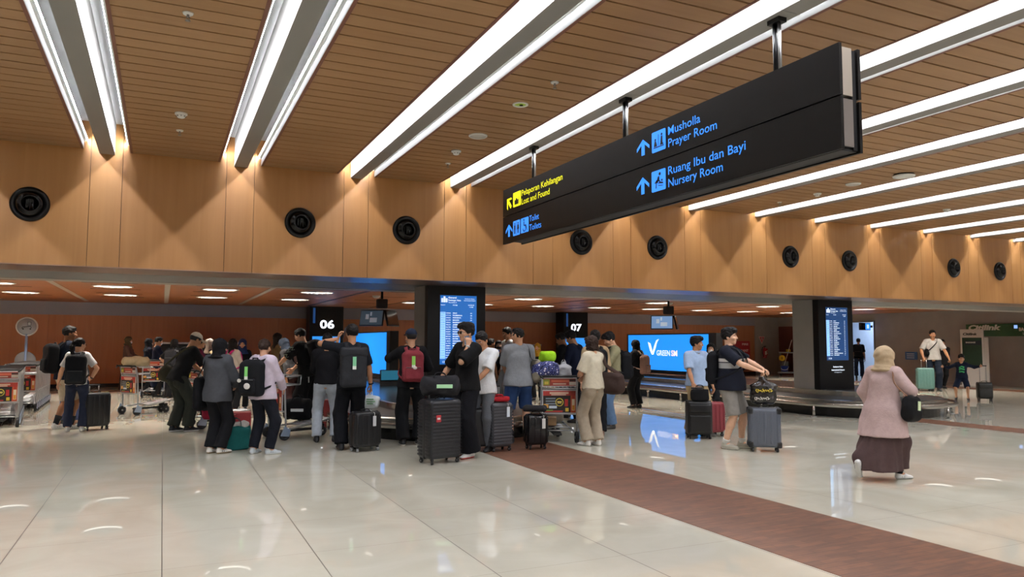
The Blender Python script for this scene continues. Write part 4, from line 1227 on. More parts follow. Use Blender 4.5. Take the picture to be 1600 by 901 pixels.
    # ---- top
    tp = dict(top or dict(col='#18191d'))
    o = tp.get('o', .018)
    f = Field(lo - V3(.06, .06, 0), hi + V3(.06, .06, 0), .0125 * res)
    hz = tp.get('hem', -.07) * s
    ho = tp.get('flare', .0)
    torso(f, o, .03, (hz, ho))
    sl = tp.get('sleeve', 'short'); so = tp.get('so', .012)
    for sd in (1, -1):
        S0, E, Wp = arms[sd][:3]
        if sl == 'short':
            ln = tp.get('slen', .72)
            f.un(pcone(S0, S0 + (E - S0) * 1.05, .052 * s * (.6 + .4 * w) + so, .050 * s * (.6 + .4 * w) + so + .006), .025, clips=[(S0 + (E - S0) * ln, unit(E - S0))])
        elif sl == 'long':
            f.un(pcone(S0, E, .052 * s * (.6 + .4 * w) + so, .044 * s * (.6 + .4 * w) + so), .025)
            f.un(pcone(E, Wp + (Wp - E) * .1, .044 * s * (.6 + .4 * w) + so, .033 * s + so * .8), .02, clips=[(E + (Wp - E) * tp.get('slen', .98), unit(Wp - E))])
    f.F = np.maximum(f.F, -(1.0) * np.ones_like(f.F))
    hp = P + U * hz if hz > -.25 else V3(0, 0, P[2] + hz)
    hn = -U if hz > -.25 else V3(0, 0, -1)
    X, Y, Z = f.ax[0][:, None, None], f.ax[1][None, :, None], f.ax[2][None, None, :]
    # the hem cuts the torso only, not a hanging sleeve
    d = (X - hp[0]) * hn[0] + (Y - hp[1]) * hn[1] + (Z - hp[2]) * hn[2]
    f.F = np.maximum(f.F, d.astype(np.float32))
    if sl == 'long':
        for sd in (1, -1):
            S0, E, Wp = arms[sd][:3]
            f.un(pcone(E, Wp + (Wp - E) * .1, .044 * s * (.6 + .4 * w) + so, .033 * s + so * .8), 0.0, clips=[(E + (Wp - E) * tp.get('slen', .98), unit(Wp - E))])
    f.rough(tp.get('wr', .0035), 27, seed, (1, 1, .75))
    f.cut(pcone(N - U * .005 + Fs * .012, N + U * .2 + Fs * .03, .058 * s, .07 * s), .01)
    v, q = f.mesh()
    cm = cloth(tp['col'])
    if 'bands' in tp:                    # woven stripes across the chest: (z0, z1, colour) above the hips, metres
        bm_ = cloth(tp['col']).copy(); bm_.name = 'banded_cloth'
        nt = bm_.node_tree; bs = nt.nodes['Principled BSDF']
        for l in list(bs.inputs['Base Color'].links): nt.links.remove(l)
        tc = nt.nodes.new('ShaderNodeTexCoord'); sp = nt.nodes.new('ShaderNodeSeparateXYZ'); nt.links.new(tc.outputs['Object'], sp.inputs[0])
        cr = nt.nodes.new('ShaderNodeValToRGB'); cr.color_ramp.interpolation = 'CONSTANT'
        sc2 = nt.nodes.new('ShaderNodeMath'); sc2.operation = 'MULTIPLY'; sc2.inputs[1].default_value = 0.5; nt.links.new(sp.outputs[2], sc2.inputs[0]); nt.links.new(sc2.outputs[0], cr.inputs[0])
        cr.color_ramp.elements[0].color = hx(tp['col']); cr.color_ramp.elements[1].position = .999; cr.color_ramp.elements[1].color = hx(tp['col'])
        for z0, z1, c in tp['bands']:
            e1 = cr.color_ramp.elements.new((P[2] + z0) / 2); e1.color = hx(c)
            e2 = cr.color_ramp.elements.new((P[2] + z1) / 2); e2.color = hx(tp['col'])
        nt.links.new(cr.outputs[0], bs.inputs['Base Color'])
        ms = [cm, bm_]; ix = (np.abs((v[q].mean(1) - P) @ Xs) < .19 * w).astype(int)
        cm = (ms, ix)
    top_o = npmesh(tp.get('name', 'shirt'), [(v, q, cm)], body)
    if tp.get('collar'):
        e = MB()
        ring = [N + U * (.012 + .012 * (math.cos(g) < -.2)) + Xs * (.062 * s * math.sin(g)) + Fs * (.060 * s * math.cos(g) + .012) for g in np.linspace(0, 2 * PI, 17)[:-1]]
        e.tube(ring, .011, cloth(tp['collar']), 8, closed=True, flat=.024, up=U)
        e.build('collar', top_o)
    for shp in tp.get('print', ()):      # printed marks on the cloth: path of (side, height) points, colour, half width, front/back
        col, wd, face, path = shp
        e = MB(); P3 = []
        for x, z in path:
            base = P + U * z * s + Xs * x * s
            dr = Fs * face
            # march inwards to the cloth
            cand = base + dr * .3
            dist = ((v - cand) - np.outer((v - cand) @ dr, dr)); j = np.argsort((dist ** 2).sum(1))[:60]
            pick = v[j][np.argmax(v[j] @ dr)]
            P3.append(base + dr * ((pick - base) @ dr + .003))
        e.tube(P3, wd, plain(col, .7), 6, flat=.003, up=Fs * face); e.build('print', top_o)
    # ---- shoes
    for sd in (1, -1):
        hip, K, A, toe, sole = legs[sd]
        f = Field((-.065, -.10, -.012), (.065, .22, .14), .0075)
        f.un(pecone((0, -.045, .036), (0, .07, .034), (.036, .042), (.042, .040), (1, 0, 0), .035), 0)
        f.un(pecone((0, .06, .034), (0, .150, .024), (.042, .038), (.036, .026), (1, 0, 0), .035), .02)
        f.un(pcone((0, -.022, .05), (0, -.026, .085), .040, .040), .02, clips=[((0, 0, .098), (0, 0, 1))])
        f.clip((0, 0, 0), (0, 0, -1))
        sv, sf = f.mesh()
        ix = (sv[sf].mean(1)[:, 2] < .022).astype(int)
        npmesh('shoe', [(sole + (sv * s * (0.95 if female else 1.03)) @ toe.T, sf, ([plain(shoe[0], .55), plain(shoe[1], .6)], ix))], body)
        if len(shoe) > 2:
            e = MB(); Mt = Matrix(toe.tolist())
            for k in range(3): e.tube([sole + toe @ (V3(sx * .043, .02 + .028 * k + abs(sx) * -.02, zz) * s) for sx, zz in ((-1, .03), (-.5, .068 - .008 * k), (.5, .068 - .008 * k), (1, .03))], .005, plain(shoe[2], .6), 6)
            e.build('shoe_stripe', body)
        if sock:
            e = MB(); e.tube([A + (K - A) * .0, A + (K - A) * .12, A + (K - A) * sock[1]], [.044 * s, .047 * s, .058 * s if sock[1] > .25 else .054 * s], cloth(sock[0]), 16); e.build('sock', body)
    if watch:
        S0, E, Wp, D = arms[watch[0]][:4]
        e = MB(); c = Wp - unit(Wp - E) * .02; e.tube([c - unit(Wp - E) * .012, c + unit(Wp - E) * .012], .031 * s, plain(watch[1], .3, .3), 16)
        e.ell(c + unit(arms[watch[0]][4]) * .028 * s, (.018, .018, .012), plain('#d8d8d4' if watch[1] != '#101010' else '#0a0a0a', .2, .5), 12); e.build('watch', body)
    # ---- hair and headwear (in head space)
    hc = HAIRC.get(hair[1], hair[1])
    kind = hair[0]
    hmat = mat('hair_' + hc, hc, 0.6, bump=0.5, bscale=120, spec=0.22) if kind not in ('hijab',) else cloth(hc)
    def headpart(f, name, m, par=body):
        v, q = f.mesh(); return npmesh(name, [(tohead(v), q, m)], par)
    def scalp(f, g=0.0, low=-.07, front=.06):
        k = (front - low) / .175
        n = unit(V3(0, k, -1))
        f.un(pell((0, -.018, .034), (.082 + g, .102 + g, .094 + g)), 0, clips=[((0, .085, front), n)])
    if kind in ('short', 'quiff', 'long', 'pony', 'bun', 'bob', 'crop', 'updo'):
        f = Field((-.14, -.24, -.42), (.14, .14, .19), .0085 if kind in ('long', 'pony', 'bob') else .0075)
        g = {'crop': -.004, 'short': .004, 'quiff': .008}.get(kind, .004)
        scalp(f, g, low=-.118 if kind not in ('crop', 'updo') else -.10, front=.058)
        if kind == 'quiff':
            f.un(pell((0, .035, .105), (.066, .062, .038)), .03); f.un(pell((.01, .085, .085), (.055, .03, .028)), .02); f.un(pell((0, -.05, .10), (.07, .06, .035)), .03)
        if kind in ('short', 'crop'):
            f.un(pell((0, .038, .096), (.056, .040, .020)), .02)
        if kind == 'long':
            f.un(pecone((0, -.055, .03), (0, -.075, -.30), (.088, .05), (.085, .035), (1, 0, 0), .03), .03)
            for sd in (1, -1): f.un(pecone((sd * .072, .01, .03), (sd * .085, .0, -.17), (.02, .035), (.022, .03), (1, 0, 0), .03), .02)
        if kind == 'bob':
            f.un(pecone((0, -.045, .02), (0, -.055, -.10), (.094, .062), (.088, .05), (1, 0, 0), .03), .03)
            for sd in (1, -1): f.un(pecone((sd * .076, .015, .04), (sd * .082, .015, -.075), (.018, .045), (.018, .04), (1, 0, 0), .03), .02)
            f.un(pell((0, .06, .085), (.068, .045, .03)), .03)
        if kind == 'pony':
            f.un(pell((0, -.115, .05), (.03, .028, .03)), .02); f.un(pcone((0, -.125, .05), (0, -.165, -.06), .030, .040), .02); f.un(pcone((0, -.165, -.06), (.01, -.145, -.24), .040, .016), .02)
        if kind == 'bun':
            f.un(pell((0, -.115, .0), (.045, .038, .042)), .015)
        if kind == 'updo':
            f.un(pell((0, -.06, .10), (.07, .06, .05)), .03)
        f.rough(.0035, 85, seed)
        headpart(f, 'hair', hmat)
    elif kind == 'hijab':
        f = Field((-.26, -.26, -.42), (.26, .26, .20), .0095)
        dp = hair[2] if len(hair) > 2 else .26
        hq = hair[3] if len(hair) > 3 else 1.0
        f.un(pell((0, -.015 - .02 * (hq - 1), .026), (.100 * hq, .120 * hq, .118 + .05 * (hq - 1))), 0)
        f.un(pecone((0, -.006, -.05), (0, -.015, -.15), (.094 * hq, .100 * hq), (.108 * hq, .100 * hq), (1, 0, 0), .03), .03)
        f.un(pecone((0, -.015, -.14), (0, -.02, -dp), (.108 * hq, .100 * hq), (.19, .14), (1, 0, 0), .03), .03)
        f.rough(.004, 38, seed, (1, 1, 1.3))
        f.cut(pell((0, .115, -.018), (.055, .075, .078)), .008)
        v, q = f.mesh()
        v = v * hs                        # the lower cloth hangs straight from the head
        z = np.clip((-v[:, 2:3] - .06 * hs) / (.12 * hs), 0, 1)
        vv = (v @ HR.T) * (1 - z) + z * (v @ np.stack([Xs, Fs, U]))
        npmesh('hijab', [(Hc + vv, q, hmat)], body)
    if kind in ('cap', 'capback'):
        bk = -1 if kind == 'capback' else 1
        f = Field((-.12, -.16, -.12), (.12, .16, .15), .0075)
        scalp(f, .0, -.075, .05); headpart(f, 'hair', mat('hair_hat', HAIRC['black'], .5))
        f = Field((-.12, -.24, .0), (.12, .24, .16), .0075)
        f.un(pell((0, -.012, .045), (.088, .108, .092)), 0, clips=[((0, 0, .045), (0, .12 * bk, -1))])
        f.un(pell((0, .125 * bk, .048), (.074, .085, .009)), .012)
        f.un(pell((0, -.012, .138), (.008, .008, .006)), .004)
        headpart(f, 'cap', cloth(hc))
    if glasses:
        e = MB(); c = plain(glasses, .2)
        def hp_(x, y, z): return Hc + HR @ V3(x, y, z) * hs
        for sd in (1, -1):
            e.tube([hp_(sd * .031 + .023 * math.cos(g), .098, .002 + .017 * math.sin(g)) for g in np.linspace(0, 2 * PI, 15)[:-1]], .0024, c, 6, closed=True)
            e.tube([hp_(sd * .054, .097, .006), hp_(sd * .076, .05, .006), hp_(sd * .08, -.02, .0)], .0024, c, 6)
            if glasses == '#050506': e.lathe([(.001, 0), (.022 * hs, 0), (.022 * hs, .002), (.001, .003)], c, hp_(sd * .031, .097, .002), 14, Matrix(HR.tolist()) @ Matrix.Rotation(-PI / 2, 3, 'X'))
        e.tube([hp_(-.008, .099, .006), hp_(.008, .099, .006)], .0024, c, 6)
        e.build('sunglasses' if glasses == '#050506' else 'glasses', body)
    if mask:
        f = Field((-.09, .0, -.13), (.09, .14, .02), .0065)
        f.un(pell((0, .03, -.05), (.066, .078, .055)), 0); f.cut(pell((0, .018, -.05), (.068, .070, .06)), 0); f.clip((0, .03, 0), (0, -1, 0))
        headpart(f, 'face_mask', cloth(mask))
    J['body'] = body
    return J

# ------------------------------------------------------------------ bags
def local(J, x, y, z):
    """a point of the torso frame: right, forward, up from the hips"""
    return J['P'] + J['X'] * x + J['F'] * y + J['U'] * z * J['s']
def backpack(J, label, col, size=(.30, .16, .44), top_z=.47, strap=None, pocket=True, roll=False, tagc=None, badge=None, group=None, front=False, pcol=None):
    s = J['s']; sg = 1 if front else -1
    t = thing('backpack', label, 'backpack', J['loc'], J['rz'], group)
    R = np.stack([J['X'], J['F'], J['U']], 1)
    y0 = sg * (.118 * J['w'] * s + .02 + size[1] / 2 + (J['belly'] * .5 if front else 0))
    c = local(J, 0, y0, top_z - size[2] / 2 / s)
    f = Field(c - .45, c + .45, .0135)
    f.un(prbox(c, size, .05, R), 0)
    f.un(prbox(c + J['U'] * size[2] * .12, (size[0] * .86, size[1] * .9, size[2] * .9), .07, R), .03)
    f.rough(.004, 24, 1.0)
    m = cloth(col)
    v, q = f.mesh(); npmesh('pack', [(v, q, m)], t)
    pc = cloth(pcol or col)
    if roll:
        f = Field(c - .45, c + .45, .0135)
        f.un(prbox(c + J['U'] * size[2] * .48 + J['F'] * sg * .02, (size[0] * 1.08, size[1] * .9, .13), .04, R), 0); f.rough(.005, 22, 2.0)
        v, q = f.mesh(); npmesh('roll_top', [(v, q, m)], t)
    if pocket:
        f = Field(c - .45, c + .45, .012)
        f.un(prbox(c + J['F'] * sg * size[1] * .48 - J['U'] * size[2] * .20, (size[0] * .78, .07, size[2] * .45), .03, R), 0); f.rough(.003, 28, 3.0)
        v, q = f.mesh(); o = npmesh('pocket', [(v, q, pc)], t)
        e = MB(); a = c + J['F'] * sg * (size[1] * .48 + .037) - J['U'] * size[2] * .02
        e.tube([a - J['X'] * size[0] * .34, a + J['X'] * size[0] * .34], .006, plain('#4a4a4c', .4, .5), 6); e.build('zip', o)
    e = MB(); tp = c + J['U'] * size[2] * .49 - J['F'] * sg * size[1] * .3
    e.tube([tp - J['X'] * .045, tp - J['X'] * .04 + J['U'] * .05, tp + J['X'] * .04 + J['U'] * .05, tp + J['X'] * .045], .010, cloth(strap or col), 8); e.build('haul_loop', t)
    for sd in (1, -1):
        e = MB()
        x = sd * .085 * s
        yb = -sg * (.135 * J['w'] * s + .025)
        pts = [local(J, x * .8, sg * (.12 * J['w'] * s + .02), .44), local(J, x, sg * .09, .505), local(J, x * 1.05, 0, .538), local(J, x * 1.12, yb * .75, .49), local(J, x * 1.25, yb - sg * J['belly'] * .6, .38), local(J, x * 1.5, yb * .95 - sg * J['belly'] * .6, .25), local(J, sd * (.155 * J['w'] * s + .02), -sg * .03, .13), local(J, sd * size[0] * .42, sg * (.13 * J['w'] + .03), .06)]
        # smooth the path
        Q = []
        for i in range(len(pts) - 1):
            p0, p1, p2, p3 = pts[max(i - 1, 0)], pts[i], pts[i + 1], pts[min(i + 2, len(pts) - 1)]
            for u in (0, .33, .66): Q.append(.5 * ((2 * p1) + (p2 - p0) * u + (2 * p0 - 5 * p1 + 4 * p2 - p3) * u * u + (3 * p1 - p0 - 3 * p2 + p3) * u ** 3))
        Q.append(pts[-1])
        # ribbon lying on the body: width across, thin outwards
        cc = local(J, 0, 0, .3)
        k = len(Q); vs, fs = [], []
        for i in range(k):
            tg = unit(Q[min(i + 1, k - 1)] - Q[max(i - 1, 0)]); out = Q[i] - (J['P'] + J['U'] * min(max((Q[i] - J['P']) @ J['U'], 0.1), .42) + J['X'] * x * .8)
            out = unit(out - tg * (out @ tg)); ac = np.cross(tg, out); wd = .026 if i < k - 7 else .013
            for du, dv in ((-1, -1), (1, -1), (1, 1), (-1, 1)): vs.append(Q[i] + ac * wd * du + out * (.006 * dv + .006))
        for i in range(k - 1):
            for j in range(4): fs.append((i * 4 + j, i * 4 + (j + 1) % 4, i * 4 + 4 + (j + 1) % 4, i * 4 + 4 + j))
        e.add(vs, fs, cloth(strap or col), True); e.build('shoulder_strap', t)
    if tagc:
        e = MB(); a = c + J['F'] * sg * (size[1] / 2 + .03) + J['U'] * size[2] * .22
        e.box(a, (.05, .006, .13), plain(tagc, .6), M=Matrix(R.tolist())); e.box(a - J['U'] * .085, (.05, .006, .05), plain('#e9efe6', .6), M=Matrix(R.tolist())); e.build('luggage_tag', t)
    for bx, bz, br, bc in badge or ():
        e = MB(); e.ell(c + J['X'] * bx + J['U'] * bz + J['F'] * sg * (size[1] / 2 + .045), (br, .012, br * .8), plain(bc, .6), 14, Matrix(R.tolist())); e.build('badge', t)
    return t
def smooth_path(pts, n=5):
    pts = [np.asarray(p, float) for p in pts]; Q = []
    for i in range(len(pts) - 1):
        p0, p1, p2, p3 = pts[max(i - 1, 0)], pts[i], pts[i + 1], pts[min(i + 2, len(pts) - 1)]
        for u in np.arange(n) / n: Q.append(.5 * ((2 * p1) + (p2 - p0) * u + (2 * p0 - 5 * p1 + 4 * p2 - p3) * u * u + (3 * p1 - p0 - 3 * p2 + p3) * u ** 3))
    Q.append(pts[-1]); return Q
def shoulder_bag(J, label, col, side, size, at, strap, cross=False, tagc=None, name='shoulder_bag', cat='bag', sw=.02, soft=.06, flip=1):
    """a soft bag hanging beside the hip from a strap over a shoulder; at = (x, y, z) of its middle in the torso frame"""
    t = thing(name, label, cat, J['loc'], J['rz'])
    R = np.stack([J['F'], -J['X'], J['U']], 1)
    c = local(J, *at)
    f = Field(c - .36, c + .36, .0125)
    f.un(prbox(c, size, soft, R), 0)
    f.un(pell(c - J['U'] * size[2] * .18, (size[0] * .54, size[1] * .62, size[2] * .38), R), .05)
    f.rough(.005, 22, 1.3); v, q = f.mesh(); npmesh('pouch', [(v, q, cloth(col))], t)
    shs = -side if cross else side
    top = local(J, shs * .11 * J['s'], 0, .548)
    pts_f = [c + J['U'] * size[2] * .45 + J['F'] * size[0] * .38, local(J, at[0] * .75, .155 * J['w'], .22) if cross else local(J, shs * .175, .10, .33), local(J, shs * .07, .155, .42) if cross else local(J, shs * .135, .075, .50), top]
    pts_b = [top, local(J, shs * .07, -.150, .42) if cross else local(J, shs * .135, -.075, .50), local(J, at[0] * .75, -.16 * J['w'], .22) if cross else local(J, shs * .175, -.11, .33), c + J['U'] * size[2] * .45 - J['F'] * size[0] * .38]
    e = MB(); Q = smooth_path(pts_f + pts_b[1:])
    e.tube(Q, sw, cloth(strap), 8, flat=.006, up=None); e.build('strap', t)
    if tagc:
        e = MB(); a = c - J['X'] * -side * (size[1] * .7) + J['U'] * size[2] * .1; e.box(a, (.01, .05, .10), plain(tagc, .6), M=Matrix(np.stack([J['X'], J['F'], J['U']], 1).tolist())); e.build('luggage_tag', t)
    return t
def phone(J, sd, label, col='#101014', off=(0, 0, 0), nrm=None, along=None):
    h = J['hand'][sd]; S0, E, Wp, D, nb = J['arms'][sd][:5]
    nb = unit(nb - D * (nb @ D))
    t = thing('phone', label, 'phone', J['loc'], J['rz'])
    al = unit(D if along is None else V3(*along)); n = -nb if nrm is None else unit(V3(*nrm)); n = unit(n - al * (n @ al))
    R = np.stack([np.cross(al, n), al, n], 1)
    c = h + D * .02 - nb * .028 + V3(*off)
    e = MB(); e.rbox(c, (.072, .150, .009), .004, plain(col, .25), M=Matrix(R.tolist())); e.build('case', t)
    e = MB(); e.box(c + n * .0052, (.064, .138, .001), mat('phone_screen', '#1a2230', .1, emit=.25, ecol='#9fb6d8'), M=Matrix(R.tolist())); e.build('screen', t)
    return t
# ------------------------------------------------------------------ luggage, trolleys and other floor things
def wpos(J, p):
    c, s_ = math.cos(J['rz']), math.sin(J['rz']); p = np.asarray(p, float)
    return V3(J['loc'][0] + c * p[0] - s_ * p[1], J['loc'][1] + s_ * p[0] + c * p[1], p[2])
def suitcase(label, loc, rz, w=.42, d=.26, h=.62, col='#1a1a1d', ribs='v', raised=0.0, spinner=True, gloss=.4, band=None, tagc=None, sticker=None, cover=False, wheelc=None, group=None, cornerguard=False, tilt=0.0, grip=None, noshine=False):
    t = thing('suitcase', label, 'suitcase', loc, rz, group)
    if tilt: t.rotation_euler = (math.radians(tilt), 0, rz)
    z0 = .065
    m = mat('shell_%s_%g' % (col, gloss), col, gloss, noise=.05, nscale=20, coat=.0)
    md = plain(band or '#0c0c0e', .45)
    b = MB(); b.rbox((0, 0, z0 + (h - z0) / 2), (w, d, h - z0), .05, m, n=4)
    shell = b.build('shell', t)
    b = MB(); b.rbox((0, 0, z0 + (h - z0) / 2), (w + .006, .022, h - z0 + .006), .05, md, n=4); b.build('zip_band', t)
    b = MB()
    if ribs == 'v':
        n = max(3, int(w / .075))
        for i in range(n):
            x = (i - (n - 1) / 2) * w * .84 / (n - 1)
            for sy in (-1, 1): b.rbox((x, sy * d / 2, z0 + (h - z0) / 2), (w * .42 / n, .014, (h - z0) * .82), .006, m, n=2)
        for sx in (-1, 1):
            for yy in (-d * .27, d * .27): b.rbox((sx * w / 2, yy, z0 + (h - z0) / 2), (.012, d * .2, (h - z0) * .8), .005, m, n=2)
    elif ribs == 'h':
        n = int((h - .14) / .04)
        for i in range(n):
            z = z0 + .05 + i * (h - z0 - .1) / (n - 1)
            for sy in (-1, 1): b.rbox((0, sy * d / 2, z), (w * .88, .007, .026), .003, m, n=2)
            for sx in (-1, 1):
                for yy in (-d * .28, d * .28): b.rbox((sx * w / 2, yy, z), (.007, d * .34, .026), .003, m, n=2)
    elif ribs == 'soft':
        b.rbox((0, -d / 2 - .012, z0 + (h - z0) * .34), (w * .84, .04, (h - z0) * .48), .02, m); b.rbox((0, -d / 2 - .012, z0 + (h - z0) * .78), (w * .84, .035, (h - z0) * .24), .02, m)
        b.tube([(-w * .38, -d / 2 - .034, z0 + (h - z0) * .55), (w * .38, -d / 2 - .034, z0 + (h - z0) * .55)], .005, plain('#3c3c40', .4, .4), 6)
    if b.v: b.build('ribs' if ribs != 'soft' else 'front_pocket', shell)
    for sx in (-1, 1):
        for sy in (-1, 1):
            b = MB(); Mw = Matrix.Rotation(PI / 2, 3, 'Y') @ Matrix.Rotation(0.3 * sx * sy, 3, 'X')
            b.lathe([(.001, -.013), (.024, -.013), (.0275, -.009), (.0275, .009), (.024, .013), (.001, .013)], plain(wheelc or '#121214', .5), (sx * (w / 2 - .045), sy * (d / 2 - .04), .0275), 18, Mw)
            b.lathe([(.001, -.0145), (.012, -.0145), (.012, .0145), (.001, .0145)], plain('#77777a', .4, .3), (sx * (w / 2 - .045), sy * (d / 2 - .04), .0275), 12, Mw)
            b.rbox((sx * (w / 2 - .045), sy * (d / 2 - .04), .062), (.036, .04, .026), .01, plain('#0e0e10', .5), n=2); b.build('wheel', t)
    b = MB(); z = h + .001
    b.tube([(-.07, 0, z - .01), (-.062, 0, z + .022), (-.03, 0, z + .03), (.03, 0, z + .03), (.062, 0, z + .022), (.07, 0, z - .01)], .010, plain('#0e0e10', .5), 8, flat=.007); b.build('carry_handle', t)
    b = MB()
    if raised:
        yb = d / 2 - .03
        for sx in (-1, 1): b.tube([(sx * .075, yb, h - .02), (sx * .075, yb, h + raised)], .0095, plain(grip or '#a9adb0', .3, .9), 8)
        b.rbox((0, yb, h + raised), (.19, .026, .026), .01, plain('#121214', .5))
        b.build('telescopic_handle', t)
    b = MB(); b.rbox((w / 2 + .002, 0, z0 + (h - z0) * .55), (.012, .022, .15), .006, plain('#0d0d0f', .5)); b.build('side_handle', t)
    if tagc:
        b = MB(); b.tube([(.06, -.01, h + .02), (.08, -d / 2 - .004, h - .02), (.075, -d / 2 - .012, h - .06)], .003, plain('#e8e8e4', .6), 6); b.box((.075, -d / 2 - .016, h - .13), (.05, .003, .14), plain(tagc, .6)); b.build('luggage_tag', t)
    if sticker:
        b = MB(); x, zz, sw, sh, c = sticker; b.box((x, -d / 2 - (.012 if ribs else .002), zz), (sw, .004, sh), plain(c, .5)); b.box((x, -d / 2 - (.0145 if ribs else .0045), zz), (sw * .6, .002, sh * .28), plain('#efe6e2', .5)); b.build('sticker', t)
    if cover:
        b = MB(); b.rbox((0, 0, z0 + (h - z0) / 2), (w + .03, d + .03, h - z0 + .02), .055, mat('clear_film', '#dfe6f2', .12, spec=.9, alpha=.10, bump=.9, bscale=26), n=4); b.build('plastic_cover', t)
    if cornerguard:
        b = MB()
        for sx in (-1, 1):
            for sy in (-1, 1):
                for zz in (z0 + .04, h - .04): b.rbox((sx * (w / 2 - .02), sy * (d / 2 - .02), zz), (.07, .07, .09), .02, plain('#0c0c0e', .35))
        b.build('corner_guard', t)
    return t

def rot_at(o, Mx):
    o.rotation_euler = Mx.to_euler(); return o
M_cart = plain('#b9bcbf', .3, .75)
M_cartw = plain('#c9ccd0', .4, .3)
def advert(t, xc, y, z0, z1, w, sy, big):
    """printed advert board: red head band, bottles and sausages on black"""
    b = MB(); b.bnd(xc - w / 2 - .012, xc + w / 2 + .012, y - .006, y + .006, z0 - .012, z1 + .012, M_cartw); o = b.build('advert_panel', t)
    b = MB(); h = z1 - z0
    def r(x0, x1, a, c, col, l=1):
        yy = y + sy * (.006 + .0012 * l)
        b.box((xc + (x0 + x1 - 1) / 2 * w * -sy * -1, yy, z0 + (a + c) / 2 * h), ((x1 - x0) * w, .001, (c - a) * h), plain(col, .35))
    if big:
        r(0, 1, 0, 1, '#1c1614'); r(0, 1, .78, 1, '#a8332c', 2); r(.22, .8, .86, .94, '#d8b9a0', 3); r(.3, .75, .80, .84, '#e0c8b4', 3)
        r(0, .16, .0, 1, '#b5502c', 2); r(.03, .12, .1, .62, '#e3d5b8', 3); r(.05, .10, .62, .88, '#b03028', 4); r(.04, .11, .12, .34, '#d0902c', 4)
        r(.24, .34, .3, .62, '#b52a2a', 3); r(.22, .32, .05, .22, '#d6b93c', 3)
        for k in range(3): r(.62 - k * .02, .92, .62 - k * .12, .68 - k * .12, '#7a8794', 3)
        r(.58, .82, .2, .32, '#c8d4e0', 3); r(.84, .98, .22, .4, '#d8a04a', 3); r(.4, .95, .03, .1, '#a8332c', 3); r(.7, .9, .08, .14, '#6c8c3c', 4)
        b.lathe([(.050, 0), (.062, 0), (.062, .002), (.05, .002)], plain('#d8c84a', .4), (xc - .04 * w * 0, y + sy * .009, z0 + .48 * h), 22, Matrix.Rotation(PI / 2, 3, 'X'))
        b.box((xc, y + sy * .009, z0 + .5 * h), (.07, .001, .018), plain('#e0d070', .4)); b.box((xc, y + sy * .009, z0 + .44 * h), (.06, .001, .012), plain('#e0d070', .4))
    else:
        r(0, 1, 0, 1, '#9c3a30'); r(0, .2, .1, .55, '#c8c4b8', 2); r(.2, .75, .5, .8, '#d06a50', 2); r(.3, .7, .2, .34, '#e6d6c4', 2); r(.8, 1, .1, .9, '#8c9a3a', 2); r(.84, .96, .2, .6, '#d8c050', 3); r(0, .2, .6, .9, '#402420', 2)
    b.build('advert_print', o)
